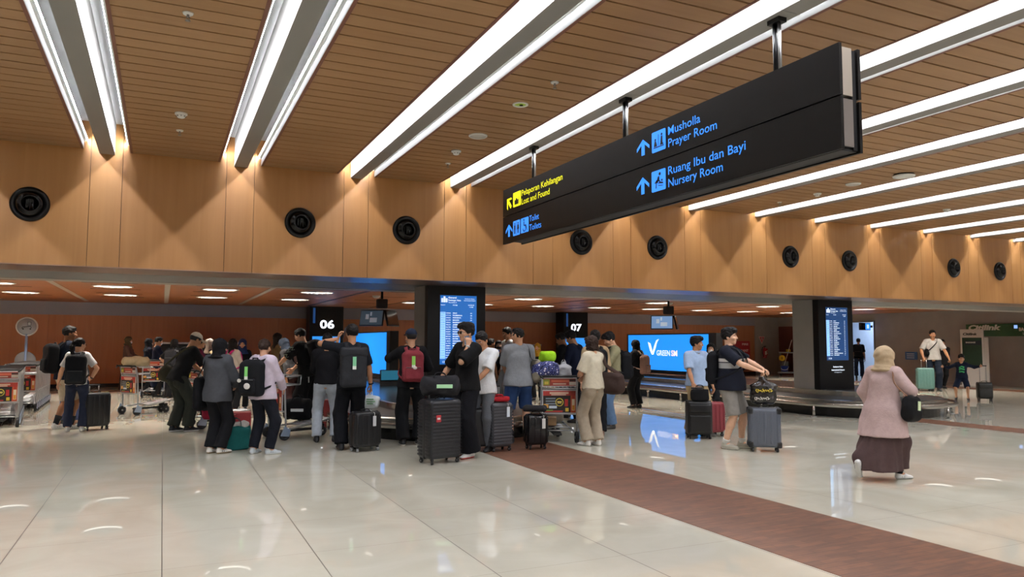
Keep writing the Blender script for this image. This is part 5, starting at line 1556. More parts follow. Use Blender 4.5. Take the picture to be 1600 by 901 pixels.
def trolley(label, loc, rz, group=None, name='luggage_trolley'):
    """pusher stands at -y, platform runs to +y"""
    t = thing(name, label, 'trolley', loc, rz, group)
    b = MB()
    for s in (-1, 1):
        b.tube(smooth_path([(s * .27, .02, .13), (s * .275, .0, .45), (s * .275, -.02, .78), (s * .275, -.07, 1.0)], 4), .013, M_cart, 8, flat=.017, up=(0, 1, 0))
    b.tube([(-.275, -.01, .44), (.275, -.01, .44)], .014, M_cart, 8); b.tube([(-.275, -.02, .82), (.275, -.02, .82)], .014, M_cart, 8)
    b.build('upright_frame', t)
    b = MB(); b.tube([(-.30, -.10, 1.01), (.30, -.10, 1.01)], .018, plain('#1a1a1c', .6), 10)
    for s in (-1, 1): b.tube([(s * .275, -.06, .99), (s * .30, -.13, 1.02), (s * .26, -.16, .98)], .014, plain('#1a1a1c', .6), 8)
    b.build('handlebar', t)
    b = MB()                                            # upper basket
    for k in range(9): b.tube([(-.25 + k * .0625, .0, .84), (-.25 + k * .0625, .24, .86)], .004, M_cart, 5)
    for z, y in ((.84, .24), (.98, .26)): b.tube([(-.27, 0, z), (-.27, y, z + .01), (.27, y, z + .01), (.27, 0, z)], .009, M_cart, 7)
    for s in (-1, 1): b.tube([(s * .27, .25, .85), (s * .27, .26, .98)], .008, M_cart, 6)
    b.build('basket', t)
    advert(t, 0, -.045, .46, .79, .50, -1, True); advert(t, 0, -.055, .865, .975, .50, -1, False)
    b = MB()                                            # sloping platform
    for s in (-1, 1): b.tube(smooth_path([(s * .25, .02, .16), (s * .2, .4, .20), (s * .13, .92, .275)], 3), .016, M_cart, 8)
    for yy in (.1, .3, .5, .7, .88): wv = .25 - .125 * yy; b.tube([(-wv, yy, .165 + .12 * yy), (wv, yy, .165 + .12 * yy)], .011, M_cart, 6)
    b.prism([(-.12, .30), (.12, .30), (.07, .86), (-.07, .86)], (0, 0, .15), (1, 0, 0), (0, 1, .13), (0, 0, .012), M_cartw)
    b.bnd(-.06, .06, .1, .72, .10, .13, M_blackm)
    b.build('platform', t)
    b = MB(); b.tube([(0, .68, .14), (0, .76, .17), (0, .76, .21)], .02, M_blackm, 8); b.bnd(-.11, .11, .73, .79, .15, .19, M_blackm); b.build('caster_fork', t)
    for x, y, r in ((-.27, .0, .085), (.27, .0, .085), (-.09, .76, .075), (.09, .76, .075)):
        b = MB(); Mw = Matrix.Rotation(PI / 2, 3, 'Y')
        b.lathe([(.001, -.02), (r * .62, -.02), (r * .66, -.026), (r * .95, -.024), (r, -.014), (r, .014), (r * .95, .024), (r * .66, .026), (r * .62, .02), (.001, .02)], M_rubber, (x, y, r), 24, Mw)
        b.lathe([(.001, -.028), (.02, -.028), (.02, .028), (.001, .028)], M_steeld, (x, y, r), 12, Mw)
        if y == 0: b.prism([(-.085, .02), (.06, .0), (.08, .10), (-.02, .17)], (x + (.032 if x > 0 else -.032), y, r - .03), (0, 1, 0), (0, 0, 1), (.006 if x > 0 else -.006, 0, 0), plain('#9fb2cc', .35, .5))
        b.build('wheel', t)
    return t
def softbox(name, part, label, cat, loc, rz, size, r, col, rough=.006, extra=None, z=None, tilt=None):
    """a soft bag or bundle resting at loc"""
    t = thing(name, label, cat, loc, rz)
    c = V3(0, 0, size[2] / 2)
    f = Field(c - np.array(size) * .75 - .05, c + np.array(size) * .75 + .05, .0125)
    R = rotm('X', tilt) if tilt else None
    f.un(prbox(c, size, min(r, min(size) * .49), R), 0)
    f.un(pell(c - V3(0, 0, size[2] * .12), (size[0] * .53, size[1] * .55, size[2] * .42), R), .05)
    f.rough(rough, 20, loc[0] * 3); f.clip((0, 0, 0.0), (0, 0, -1))
    v, q = f.mesh(); npmesh(part, [(v, q, col if not isinstance(col, str) else cloth(col))], t)
    return t
def loop(t, name, pts, r, col, flat=None):
    b = MB(); b.tube(smooth_path(pts, 5), r, cloth(col) if isinstance(col, str) else col, 8, flat=flat); return b.build(name, t)
def tote(label, loc, rz, w, d, h, col, handle=.12, fill=None, hc=None, name='tote_bag'):
    t = thing(name, label, 'bag', loc, rz)
    f = Field((-w * .75, -d * .9, -.02), (w * .75, d * .9, h + .06), .011)
    f.un(pecone((0, 0, .02), (0, 0, h), (w * .47, d * .46), (w * .52, d * .40), (1, 0, 0), .03), 0)
    f.un(prbox((0, 0, h * .45), (w * .96, d * .9, h * .88), .04), .03)
    f.rough(.005, 18, loc[0]); f.clip((0, 0, h * .97), (0, 0, 1)); f.clip((0, 0, 0), (0, 0, -1))
    v, q = f.mesh(); npmesh('bag_body', [(v, q, cloth(col))], t)
    for sy in (-1, 1): loop(t, 'handle', [(-w * .2, sy * d * .36, h * .85), (-w * .17, sy * d * .3, h + handle * .7), (0, sy * d * .22, h + handle), (w * .17, sy * d * .3, h + handle * .7), (w * .2, sy * d * .36, h * .85)], .012, hc or col, .004)
    if fill:
        f = Field((-w * .7, -d * .7, h * .8), (w * .7, d * .7, h + .12), .011)
        for k in range(4): f.un(pell((-w * .3 + k * w * .2, (-1) ** k * d * .12, h), (w * .16, d * .24, .05 + .012 * (k % 2))), .01)
        f.rough(.006, 40, 1); v, q = f.mesh(); npmesh('contents', [(v, q, cloth(fill))], t)
    return t
def plastic_bag(label, at, rz, w, d, h, m, name='plastic_bag', knot=.10, prints=(), base=None):
    """carrier bag hanging from a hand at `at` (its handle loops meet there), or standing when its bottom meets base"""
    t = thing(name, label, 'bag', (at[0], at[1], at[2]), rz)
    f = Field((-w * .7, -d * .8, -h - knot - .03), (w * .7, d * .8, .02), .0105)
    zb = -h - knot
    f.un(prbox((0, 0, zb + h * .42), (w * .94, d * .9, h * .84), .085 if min(w, d, h) > .18 else .05), 0)
    f.un(pecone((0, 0, zb + h * .75), (0, 0, zb + h * 1.0), (w * .46, d * .42), (w * .12, d * .14), (1, 0, 0), .03), .05)
    f.rough(.007, 26, at[0]); f.rough(.003, 60, at[1])
    f.clip((0, 0, zb), (0, 0, -1))
    v, q = f.mesh(); npmesh('bag_body', [(v, q, m)], t)
    for s in (-1, 1):
        b = MB(); b.tube(smooth_path([(s * w * .14, 0, zb + h * .93), (s * w * .12, s * .01, -knot * .45), (s * .012, 0, .012)], 5), .016, m, 8, flat=.006); b.build('handle', t)
    for x, z, ww, hh, c in prints:
        if hh > .03:
            b = MB(); n = 72; b.tube([(x + (i / n - .5) * ww + .008 * math.sin(i * .9), -d / 2 - .008, zb + z + hh * .5 * math.sin(i * .62) * (.6 + .4 * math.sin(i * .23))) for i in range(n + 1)], .005, plain(c, .5), 6); b.build('print', t); continue
        b = MB(); b.rbox((x, -d / 2 - .006, zb + z), (ww, .012, hh), .004, plain(c, .5)); b.build('print', t)
    return t
def duffel(label, loc, rz, L, r, col, name='duffel_bag', strap=True, tagc=None, rx=1.0):
    t = thing(name, label, 'bag', loc, rz)
    f = Field((-L * .62, -r * 1.6, -.02), (L * .62, r * 1.6, r * 2.3), .012)
    f.un(pecone((-L * .40, 0, r), (L * .40, 0, r), (r, r * rx), (r, r * rx), (0, 1, 0), .06), 0)
    f.un(pell((0, 0, r * .8), (L * .5, r * rx * 1.05, r * .8)), .05)
    f.rough(.011, 15, L * 9); f.rough(.004, 34, 2); f.clip((0, 0, 0), (0, 0, -1))
    v, q = f.mesh(); npmesh('bag_body', [(v, q, cloth(col))], t)
    if strap:
        for s in (-1, 1): loop(t, 'handle', [(-L * .18, s * r * .8, r * 1.2), (-L * .14, s * r * .4, r * 2.1), (0, s * r * .1, r * 2.3), (L * .14, s * r * .4, r * 2.1), (L * .18, s * r * .8, r * 1.2)], .014, col, .006)
    b = MB(); b.tube([(-L * .42, 0, r * 1.98), (L * .42, 0, r * 1.98)], .006, plain('#3a3a3d', .4, .4), 6); b.build('zip', t)
    if tagc: b = MB(); b.box((L * .12, -r * 1.04 - .02, r * 1.0), (.20, .03, .045), plain(tagc, .6)); b.build('luggage_tag', t)
    return t
def carton(label, loc, rz, d, col, band=None):
    t = thing('box', label, 'box', loc, rz)
    b = MB(); b.rbox((0, 0, d[2] / 2), d, .012, mat('carton_' + col, col, .6, noise=.08)); o = b.build('carton', t)
    if band: b = MB(); b.bnd(-d[0] / 2 - .002, d[0] / 2 + .002, -d[1] / 2 - .002, d[1] / 2 + .002, d[2] * .25, d[2] * .38, plain(band, .6)); b.build('printed_band', o)
    return t

def cleaning_cart(loc, rz):
    t = thing('cleaning_trolley', 'grey cleaning trolley with mop and blue bucket by the back corner', 'cleaning cart', loc, rz)
    g, gd = plain('#8e979c', .5), plain('#5a6064', .5)
    b = MB(); b.rbox((0, 0, .14), (1.25, .55, .07), .02, g); b.build('base_tray', t)
    b = MB(); b.rbox((.32, 0, .62), (.52, .52, .90), .03, g); b.bnd(.06, .58, -.262, -.258, .55, .56, gd); b.bnd(.06, .58, -.262, -.258, .82, .83, gd); b.bnd(.315, .325, -.262, -.258, .2, 1.0, gd); b.build('cabinet', t)
    b = MB(); b.rbox((0, 0, 1.08), (1.15, .52, .05), .02, g)
    for s in (-1, 1): b.cyl((-.5, s * .22, .15), (-.5, s * .22, 1.08), .018, gd)
    b.build('top_shelf', t)
    b = MB(); b.lathe([(.001, 0), (.15, 0), (.19, .26), (.20, .27), (.18, .26), (.14, .02), (.001, .02)], plain('#2348a8', .4), (-.33, -.02, .18), 28); o = b.build('bucket', t)
    b = MB(); b.tube(smooth_path([(-.52, -.05, .42), (-.45, -.24, .30), (-.33, -.28, .27), (-.2, -.24, .3), (-.14, -.05, .42)], 4), .012, plain('#d8dce0', .4), 8); b.build('bucket_handle', o)
    b = MB(); b.rbox((-.3, 0, .56), (.3, .3, .22), .04, gd); b.cyl((-.42, 0, .6), (-.46, -.1, .86), .015, gd); b.build('wringer', t)
    b = MB(); b.cyl((-.34, -.18, .48), (.02, -.1, 1.68), .014, plain('#b9bcbe', .4)); b.build('mop_handle', t)
    b = MB(); b.lathe([(.001, -.01), (.13, -.01), (.14, 0), (.13, .01), (.001, .01)], plain('#d8b824', .5), (-.42, -.28, .82), 24, Matrix.Rotation(PI / 2, 3, 'X')); b.bnd(-.435, -.405, -.295, -.29, .76, .88, M_black); b.build('caution_disc', t)
    b = MB(); b.rbox((-.15, 0, 1.17), (.2, .2, .13), .04, plain('#c8a820', .6)); b.build('cloth_bundle', t)
    for k, (x, c) in enumerate(((.15, '#dadde0'), (.28, '#b5343a'), (.40, '#e2e4e6'))):
        b = MB(); b.lathe([(.001, 0), (.05, 0), (.05, .13), (.02, .18), (.02, .22), (.001, .22)], plain(c, .4), (x, -.05, 1.105), 16); b.build('spray_bottle', t)
    for x in (-.5, .5):
        for y in (-.2, .2):
            b = MB(); b.lathe([(.001, -.015), (.05, -.015), (.05, .015), (.001, .015)], M_rubber, (x, y, .05), 18, Matrix.Rotation(PI / 2, 3, 'Y')); b.bnd(x - .02, x + .02, y - .02, y + .02, .05, .12, M_steeld); b.build('wheel', t)
    return t
# ------------------------------------------------------------------ people and what they carry
WS = ('#dcdcda', '#c9c7c2', '#26262a')
# --- couple by the parked trolleys
J = person('person', 'man in a navy polo and beige shorts facing right, black backpack on', (-1.52, 15.09, 0), -1.151, H=1.77, w=1.1, skin='brown', head=(8, 4, 0), lean=2, top=dict(col='#1b2232', collar='#151a28', slen=.9, hem=-.10), bottom=dict(kind='shorts', col='#b3a794', len=1.0), shoe=('#c9c9c8', '#e4e4e2', '#1b1b1e'), sock=('#1d1d20', .35),
           R=dict(w=(.20, .20, .86), curl=.8, nb=(.9, .3, 0)), L=dict(w=(-.2, .16, .9)), fR=(.11, .10, 6), fL=(-.11, -.06, -6))
backpack(J, 'black backpack on the man in navy polo and beige shorts', '#141519', (.31, .19, .48))
phone(J, 1, 'dark phone in the hand of the man in beige shorts')
J = person('person', 'woman in a white T-shirt and navy trousers, seen from behind beside the parked trolleys', (-1.29, 14.58, 0), -0.046, H=1.56, w=.98, female=True, skin='light', head=(42, 4, 0), top=dict(col='#dcdcdc', slen=.75, hem=-.06), bottom=dict(kind='pants', col='#252b3e', hem=.062), hair=('pony', 'black'), shoe=('#d8d6d2', '#bfbdb8'), glasses='#2a2a2c',
           L=dict(w=(-.34, .14, .86), pole=(-1, -.4, 0)), R=dict(w=(.22, .10, .98), pole=(1, -.55, -.2), d=(-.6, .5, -.6)), fR=(.11, 0, 8), fL=(-.13, .02, -6), watch=(1, '#101010'))
backpack(J, 'black backpack with a mesh top on the woman in the white T-shirt', '#1a1b1f', (.31, .17, .47), pcol='#23262a', strap='#2b2d30')
# --- far left group
J = person('person', 'woman in a brown robe and white mask by the far wooden wall', (-0.96, 25.67, 0), -1.879, H=1.64, w=1.05, female=True, skin='tan', mask='#e4e4e6', hair=('hijab', '#4b3d2a', .15), top=dict(col='#4a332c', sleeve='long', hem=-.12, o=.025), bottom=dict(kind='skirt', col='#33221e', z=.05), R=dict(w=(.16, .34, 1.06), curl=.9), L=dict(w=(-.16, .34, 1.06), curl=.9))
J = person('person', 'woman in a black headscarf and white mask behind the trolleys, looking right', (-0.36, 23.35, 0), -1.203, H=1.58, female=True, skin='light', mask='#d9d9de', hair=('hijab', '#131419', .26), top=dict(col='#171a28', sleeve='long', hem=-.1), R=dict(w=(.16, .3, 1.0)))
J = person('person', 'person in navy with a red collar patch, beside the masked woman in black headscarf', (-0.13, 22.72, 0), -1.387, H=1.63, skin='light', mask='#d5d8e2', head=(0, 12, 0), hair=('short', 'black'), top=dict(col='#151b30', sleeve='long', hem=-.12, o=.025, collar='#c8473f'), R=dict(w=(.15, .32, .98)))
J = person('person', 'person with black hair in a black shirt with white shoulder stripes, seen from behind', (0.25, 21.10, 0), -0.392, H=1.57, female=True, skin='light', hair=('bob', 'black'), lean=6, top=dict(col='#131316', slen=.9, hem=-.12, o=.025), bottom=dict(kind='pants', col='#121215', hem=.08, knee=.075), L=dict(w=(-.20, .12, 1.0), pole=(-1, -.35, 0), d=(.6, .3, -.6)), R=dict(w=(.2, .25, .9)))
backpack(J, 'dark grey backpack on the person with white shoulder stripes', '#2b2b2f', (.27, .15, .40))
b = MB()
for k in range(4):
    a = local(J, .05 + .035 * k, -.135, .50 - .006 * k); b.tube([a, a + J['X'] * .012 - J['U'] * .05 - J['F'] * .01], .007, plain('#d8d8d8', .7), 6, flat=.004)
b.build('shoulder_stripe', J['body'])
# --- man in the white cap with the red pack
J = person('person', 'man in a white cap and black T-shirt bending over, olive bag strap across his back', (0.31, 13.88, 0), -1.100, H=1.74, w=1.08, skin='tan', lean=24, pelvis=(0, -.06, -.02), head=(0, 28, 0), hair=('cap', '#d4cdc0'), top=dict(col='#141416', slen=.95, hem=-.10), bottom=dict(kind='pants', col='#2c2f2a', hem=.075, knee=.08, o=.02), shoe=('#16181f', '#d8d8d8'), glasses='#1a1a1a',
           R=dict(w=(.16, .46, .90), curl=1.2, pole=(.5, -1, 0), nb=(.6, .3, .5)), L=dict(w=(-.12, .48, .92), curl=1.0), fR=(.09, .10, 6), fL=(-.09, -.06, -6))
shoulder_bag(J, 'olive green crossbody bag on the man in the white cap', '#3b382c', -1, (.26, .10, .26), (-.20, -.10, .02), '#4a4738', cross=True, sw=.018)
h = wpos(J, J['hand'][1])
t = softbox('backpack', 'pack', 'red and black backpack hanging from the hand of the man in the white cap', 'backpack', (h[0], h[1], .18), -0.716, (.33, .20, .50), .09, '#8c1f36')
f = Field((-.3, -.25, -.02), (.3, .25, .6), .012); f.un(prbox((0, -.10, .30), (.24, .09, .30), .04), 0); f.un(prbox((-.14, 0, .25), (.07, .17, .40), .03), .02); f.rough(.004, 25, 2); v, q = f.mesh(); npmesh('panel', [(v, q, cloth('#26262b'))], t)
loop(t, 'haul_loop', [(-.05, .03, .48), (-.04, .01, h[2] - .20), (.04, .01, h[2] - .20), (.05, .03, .48)], .014, '#1c1c20', .006)
loop(t, 'shoulder_strap', [(.14, .08, .44), (.2, .13, .3), (.18, .12, .08)], .024, '#8c1f36', .008)
# --- group behind him
J = person('person', 'woman with tied dark hair in a maroon top, face in profile to the right', (0.76, 18.11, 0), -1.644, H=1.58, female=True, skin='light', hair=('bun', 'black'), top=dict(col='#6b1f38', sleeve='long'), R=dict(w=(.18, .3, 1.0)))
J = person('person', 'woman in a beige headscarf stooping, with a cream patterned top', (0.77, 16.26, 0), -1.789, H=1.60, female=True, skin='light', lean=30, head=(0, 30, 0), hair=('hijab', '#b9a27c', .22), top=dict(col='#c9c3b6', sleeve='long', hem=-.15), R=dict(w=(.18, .42, .95)), L=dict(w=(-.18, .42, .95)))
J = person('person', 'woman in a white headscarf half hidden behind the black headscarf', (1.01, 19.10, 0), -1.096, H=1.56, female=True, skin='light', hair=('hijab', '#d6d2cc', .24), top=dict(col='#2a2730', sleeve='long'))
J = person('person', 'woman in a black headscarf and loose grey jacket, white shoes with black stripes', (0.70, 11.00, 0), -0.617, H=1.54, w=1.0, female=True, skin='light', hair=('hijab', '#131215', .17), head=(20, 6, 0), top=dict(col='#45474c', sleeve='long', hem=-.14, o=.045, so=.028, name='jacket'), bottom=dict(kind='pants', col='#131317', hem=.075, knee=.075), shoe=('#dad8d2', '#8e7a5c', '#1d1d20'),
           R=dict(w=(.12, .30, 1.02), pole=(1, -.6, -.5)), L=dict(w=(-.12, .30, 1.02), pole=(-1, -.6, -.5)), fR=(.08, .02, 30), fL=(-.09, .02, 14))
shoulder_bag(J, 'large black cloth bag hanging at the left side of the woman in grey jacket', '#0f0f12', -1, (.26, .10, .44), (-.27, .03, -.02), '#0f0f12', sw=.02, soft=.05)
J = person('person', 'woman with black hair in a beige top among the crowd left of column 06', (1.38, 17.18, 0), -0.915, H=1.57, female=True, skin='light', hair=('long', 'black'), top=dict(col='#a89f94', sleeve='long'), R=dict(w=(.15, .3, 1.0)))
backpack(J, 'bright pink backpack with a white band in the crowd', '#b0246e', (.30, .16, .42), top_z=.36, pcol='#c8307e', strap='#b0246e')
b = MB(); R_ = np.stack([J['X'], J['F'], J['U']], 1); a = local(J, .03, -.335, .14); b.box(a, (.32, .012, .04), plain('#e6dfe2', .7), M=Matrix(R_.tolist()) @ Matrix.Rotation(.5, 3, 'Y')); b.build('white_band', J['body'])
J = person('person', 'woman in a blue headscarf facing the camera in the crowd, black top', (1.63, 17.74, 0), -3.317, H=1.56, female=True, skin='light', hair=('hijab', '#27365e', .22), top=dict(col='#15161a', sleeve='long'), R=dict(w=(.12, .3, 1.05)))
# --- woman in lilac
J = person('person', 'woman in a pale lilac hoodie with brown hair in a low bun, white trainers', (1.26, 10.69, 0), -0.811, H=1.54, w=1.04, female=True, skin='light', head=(-14, 6, 0), hair=('bun', 'brown'), top=dict(col='#c9bccb', sleeve='long', hem=-.10, o=.038, so=.026, name='hoodie'), bottom=dict(kind='pants', col='#15171f', hem=.058, knee=.068), shoe=('#c6cdd2', '#dfe1e2', '#8a96a4'),
           R=dict(w=(.14, .30, .98), pole=(1, -.7, -.4)), L=dict(w=(-.12, .32, 1.0), pole=(-1, -.5, -.4)), fR=(.14, .03, 30), fL=(-.14, .0, -4))
e = MB(); e.tube(smooth_path([J['N'] - J['F'] * .05 + J['X'] * -.1 + J['U'] * .02, J['N'] - J['F'] * .11 - J['U'] * .03, J['N'] - J['F'] * .05 + J['X'] * .1 + J['U'] * .02], 4), .035, cloth('#c9bccb'), 10); e.build('hood', J['body'])
backpack(J, 'black backpack with a green tag and pale badges on the woman in lilac', '#17181c', (.33, .18, .46), tagc='#86d878', badge=((-.10, -.02, .032, '#cfcdc6'), (.03, -.09, .052, '#dcdad6')))
# --- behind her, towards column 06
J = person('person', 'woman with long black hair and an olive brown top, looking right', (2.34, 17.43, 0), -1.317, H=1.70, female=True, skin='tan', hair=('long', 'black'), top=dict(col='#57472f', sleeve='long'), R=dict(w=(.15, .3, 1.0)))
J = person('person', 'person in a slate blue head covering stooping beside the man in printed black T-shirt', (2.47, 15.80, 0), 0.895, H=1.62, female=True, skin='tan', lean=22, head=(0, 25, 0), hair=('hijab', '#39414f', .2), top=dict(col='#4b4a4c', sleeve='long', hem=-.12, o=.03), bottom=dict(kind='pants', col='#3a2324', hem=.09, knee=.09))
backpack(J, 'dark maroon backpack on the person in slate blue head covering', '#32201f', (.27, .15, .40))
J = person('person', 'tall man in glasses and a printed black T-shirt, leaning over to the left', (2.50, 14.34, 0), 0.738, H=1.80, w=1.18, belly=.03, skin='light', lean=20, pelvis=(0, -.05, 0), head=(-4, 22, 0), glasses='#141416', top=dict(col='#111113', slen=.95, hem=-.12, o=.03, so=.03), bottom=dict(kind='pants', col='#101013', hem=.10, knee=.10, o=.02), hair=('short', 'black'),
           L=dict(w=(-.22, .56, .98), pole=(-1, -.3, -.3), curl=.9), R=dict(w=(.1, .42, .95)))
b = MB()
S0, E_, W_ = J['arms'][-1][:3]; ax = unit(E_ - S0); sd_ = unit(np.cross(ax, V3(0, 1, 0)) * -1)
for k, (a0, off) in enumerate(((.15, .0), (.45, .03), (.75, -.02))):
    c = S0 + (E_ - S0) * a0
    o1 = unit(V3(-1, -.25, .1)); o1 = unit(o1 - ax * (o1 @ ax)); o2 = np.cross(ax, o1)
    b.tube([c + o1 * (.098) + o2 * (off - .04), c + o1 * .102 + ax * .05 + o2 * (off - .01), c + o1 * .102 - ax * .01 + o2 * (off + .01), c + o1 * .099 + ax * .05 + o2 * (off + .05)], .008, plain('#b9cdb4', .7), 6, flat=.004)
for x, z in ((-.19, -.02), (-.18, -.12)):
    b.tube([local(J, x, -.06, z), local(J, x - .015, -.04, z - .10)], .012, plain('#c8ccc8', .7), 6, flat=.006)
b.build('printed_mark', J['body'])
backpack(J, 'black backpack on the man leaning over in glasses', '#0f0f12', (.34, .2, .46))
# --- man in light jeans
J = person('person', 'man in a black polo and pale grey jeans seen from behind under column 06', (2.29, 11.58, 0), -0.262, H=1.65, w=1.0, skin='tan', head=(4, 14, 0), hair=('crop', 'black'), top=dict(col='#17171b', collar='#131316', sleeve='long', hem=-.015, o=.022, so=.02, slen=.9), bottom=dict(kind='pants', col='#aab2bd', hem=.062, knee=.068), shoe=('#141519', '#0e0e10'),
           R=dict(w=(.12, .32, 1.02), pole=(1, -.6, -.5)), L=dict(w=(-.10, .32, 1.02), pole=(-1, -.6, -.5)), fR=(.15, .0, 10), fL=(-.13, .0, -8))
# --- man on the phone with the roll-top pack
J = person('person', 'man in a black T-shirt seen from behind, holding a phone to his left ear', (2.41, 10.64, 0), -0.123, H=1.76, w=1.06, skin='tan', head=(-8, 2, 0), hair=('short', 'black'), top=dict(col='#15171d', slen=.85, hem=-.09), bottom=dict(kind='pants', col='#101116', hem=.08, knee=.085), shoe=('#17181c', '#101012'), pelvis=(.05, 0, 0),
           L=dict(w=(-.14, .05, 1.53), pole=(-1, .1, -.5), d=(.2, .1, .9), nb=(-1, .1, .2), curl=.8), R=dict(w=(.33, .08, .86), pole=(.8, -.8, 0), curl=1.2), fR=(.12, .05, 12), fL=(-.08, -.02, -8), watch=(1, '#101010'))
backpack(J, 'large charcoal roll-top backpack on the man phoning below column 06', '#2a2b2f', (.36, .19, .50), top_z=.43, roll=True, pocket=False, tagc='#7fc79a', strap='#232428')
phone(J, -1, 'black phone at the ear of the man with the roll-top pack', nrm=(1, 0, 0), off=(.03, 0, .03))
h = wpos(J, J['hand'][1] - V3(0, 0, .04))
plastic_bag('white plastic carrier bag with green writing, resting on a black suitcase', h, -0.422, .30, .15, .19, mat('white_film', '#cfd6da', .35, spec=.6, bump=.4, bscale=30), knot=.06, prints=((.02, .135, .10, .014, '#4e8a54'), (.03, .10, .13, .012, '#5b9a60'), (.02, .07, .09, .012, '#5b9a60')))
suitcase('black ribbed suitcase under the white plastic bag', (2.61, 10.41, 0), 0.247, .40, .25, h[2] - .265, '#18181b', 'v', wheelc='#8a8d90', tagc='#d8dade')
# --- man in the navy cap with the red pack
J = person('person', 'man in a navy cap and black clothes seen from behind, red backpack on', (3.37, 10.72, 0), -0.198, H=1.70, w=1.06, skin='light', head=(-14, 4, 0), hair=('cap', '#232b3e'), mask='#c9d2dc', top=dict(col='#111114', sleeve='long', hem=-.07, o=.024, so=.022), bottom=dict(kind='pants', col='#0e0f12', hem=.085, knee=.085), shoe=('#1a1a1d', '#d0d0ce'),
           L=dict(w=(-.10, .20, 1.42), pole=(-1, -.1, -.6), d=(.3, -.3, .8), curl=.9), R=dict(w=(.12, .28, 1.12), pole=(1, -.5, -.5)), fR=(.13, .04, 22), fL=(-.11, -.02, -6))
backpack(J, 'dusty red backpack with a green tag on the man in the navy cap', '#7b3038', (.31, .17, .43), top_z=.46, tagc='#92d160', badge=((.02, -.01, .03, '#d8c8c4'),), strap='#86363e')
# --- man in sunglasses
J = person('person', 'man in sunglasses and black T-shirt, phone at his ear, wide black trousers', (3.71, 9.35, 0), 1.853, H=1.76, w=.98, skin='light', head=(8, 2, 0), glasses='#050506', hair=('quiff', 'black'), top=dict(col='#111113', slen=.98, hem=-.07, o=.035, so=.036), bottom=dict(kind='pants', col='#101015', hem=.115, knee=.098, o=.022), shoe=('#dcdbd8', '#c2483f'), pelvis=(-.02, 0, 0),
           L=dict(w=(-.165, .09, 1.44), pole=(-.15, .45, -1), d=(.22, -.12, 1.0), nb=(-1, .3, 0), curl=.75), R=dict(w=(.36, .16, .98), pole=(.8, -.7, 0), d=(.3, .6, -.5), nb=(0, 0, 1), curl=.6), fR=(.09, .02, 10), fL=(-.13, .03, -14), watch=(-1, '#c8c8c4'))
phone(J, -1, 'silver phone at the ear of the man in sunglasses', '#c9cbd0', nrm=(-1, .2, 0), off=(.035, -.01, .02))
hs_ = wpos(J, J['hand'][1])
suitcase('very tall black suitcase with a red sticker, in front of the man in sunglasses', (3.23, 9.04, 0), 0.235, .47, .33, .80, '#1b1d22', 'h', gloss=.3, sticker=(-.13, .57, .07, .085, '#b03038'), raised=.10)
b = MB(); t = duffel('charcoal duffel bag lying on top of the very tall black suitcase', (0, 0, 0), 0, .48, .125, '#232327', tagc='#a9dcae'); t.location = Vector((3.23, 9.04, 0)) + Vector((0, 0, .842)); t.rotation_euler = (0, 0, -0.341)
# --- man in white behind him
J = person('person', 'man in a white T-shirt looking down at his suitcase handle', (4.13, 9.74, 0), 2.255, H=1.67, w=1.0, skin='tan', head=(4, 26, 0), hair=('short', 'black'), top=dict(col='#dcdee0', slen=.9, hem=-.10, o=.028, so=.024), bottom=dict(kind='pants', col='#5d6066', hem=.07), L=dict(w=(-.02, .30, .99), pole=(-1, -.5, -.3), curl=1.1, nb=(0, .2, 1)), R=dict(w=(.12, .30, 1.0), pole=(1, -.5, -.3), curl=.8), watch=(-1, '#151515'))
suitcase('slim black suitcase with raised silver handle, held by the man in the white T-shirt', (4.11, 9.75, 0), -0.048, .36, .23, .60, '#141416', None, raised=.36, wheelc='#9a9da0', grip='#c9ccd0')
suitcase('grey suitcase with horizontal ribs beside the slim black one', (4.32, 9.65, 0), 0.191, .36, .25, .68, '#3c3d42', 'h', gloss=.3, raised=.22, tagc='#dfe6f0', band='#26272b')
tote('red and white bag lying on the grey ribbed suitcase', tuple(np.array((4.33, 9.65, 0)) + np.array((0, 0, .69))), -0.421, .30, .2, .07, '#a8242c', handle=.02)
# --- far side of the left carousel
J = person('person', 'person in navy standing behind the man in the white T-shirt, far side of the carousel', (6.69, 15.38, 0), -1.457, H=1.59, skin='tan', hair=('short', 'black'), top=dict(col='#171b2a', slen=.9), bottom=dict(kind='pants', col='#1a1b22'))
J = person('person', 'person in a black top and dark mask lifting a phone, far side of the carousel', (6.86, 15.31, 0), -3.475, H=1.55, female=True, skin='light', mask='#2a2a2e', hair=('bob', 'black'), top=dict(col='#141416', sleeve='long', hem=-.3), R=dict(w=(.10, .30, 1.36), pole=(1, -.2, -.6), d=(-.2, .2, .9)), L=dict(w=(-.22, .16, .95)))
phone(J, 1, 'blue phone held up by the masked person in black', '#2f6fd0', nrm=(0, -1, 0), along=(0, 0, 1))
h = wpos(J, J['hand'][-1] - V3(0, 0, .06))
plastic_bag('pale blue carrier bag held by the masked person in black', h, -0.505, .24, .12, .26, mat('blue_film', '#a9b8d0', .35, spec=.6, bump=.4, bscale=30), knot=.10)
J = person('person', 'tall man in a white T-shirt and long grey apron behind the grey T-shirt', (6.93, 14.94, 0), 1.661, H=1.84, skin='tan', head=(0, 12, 0), hair=('short', 'black'), top=dict(col='#d6d8da', slen=.85), bottom=dict(kind='pants', col='#868d96', hem=.09, knee=.09))
e = MB(); 
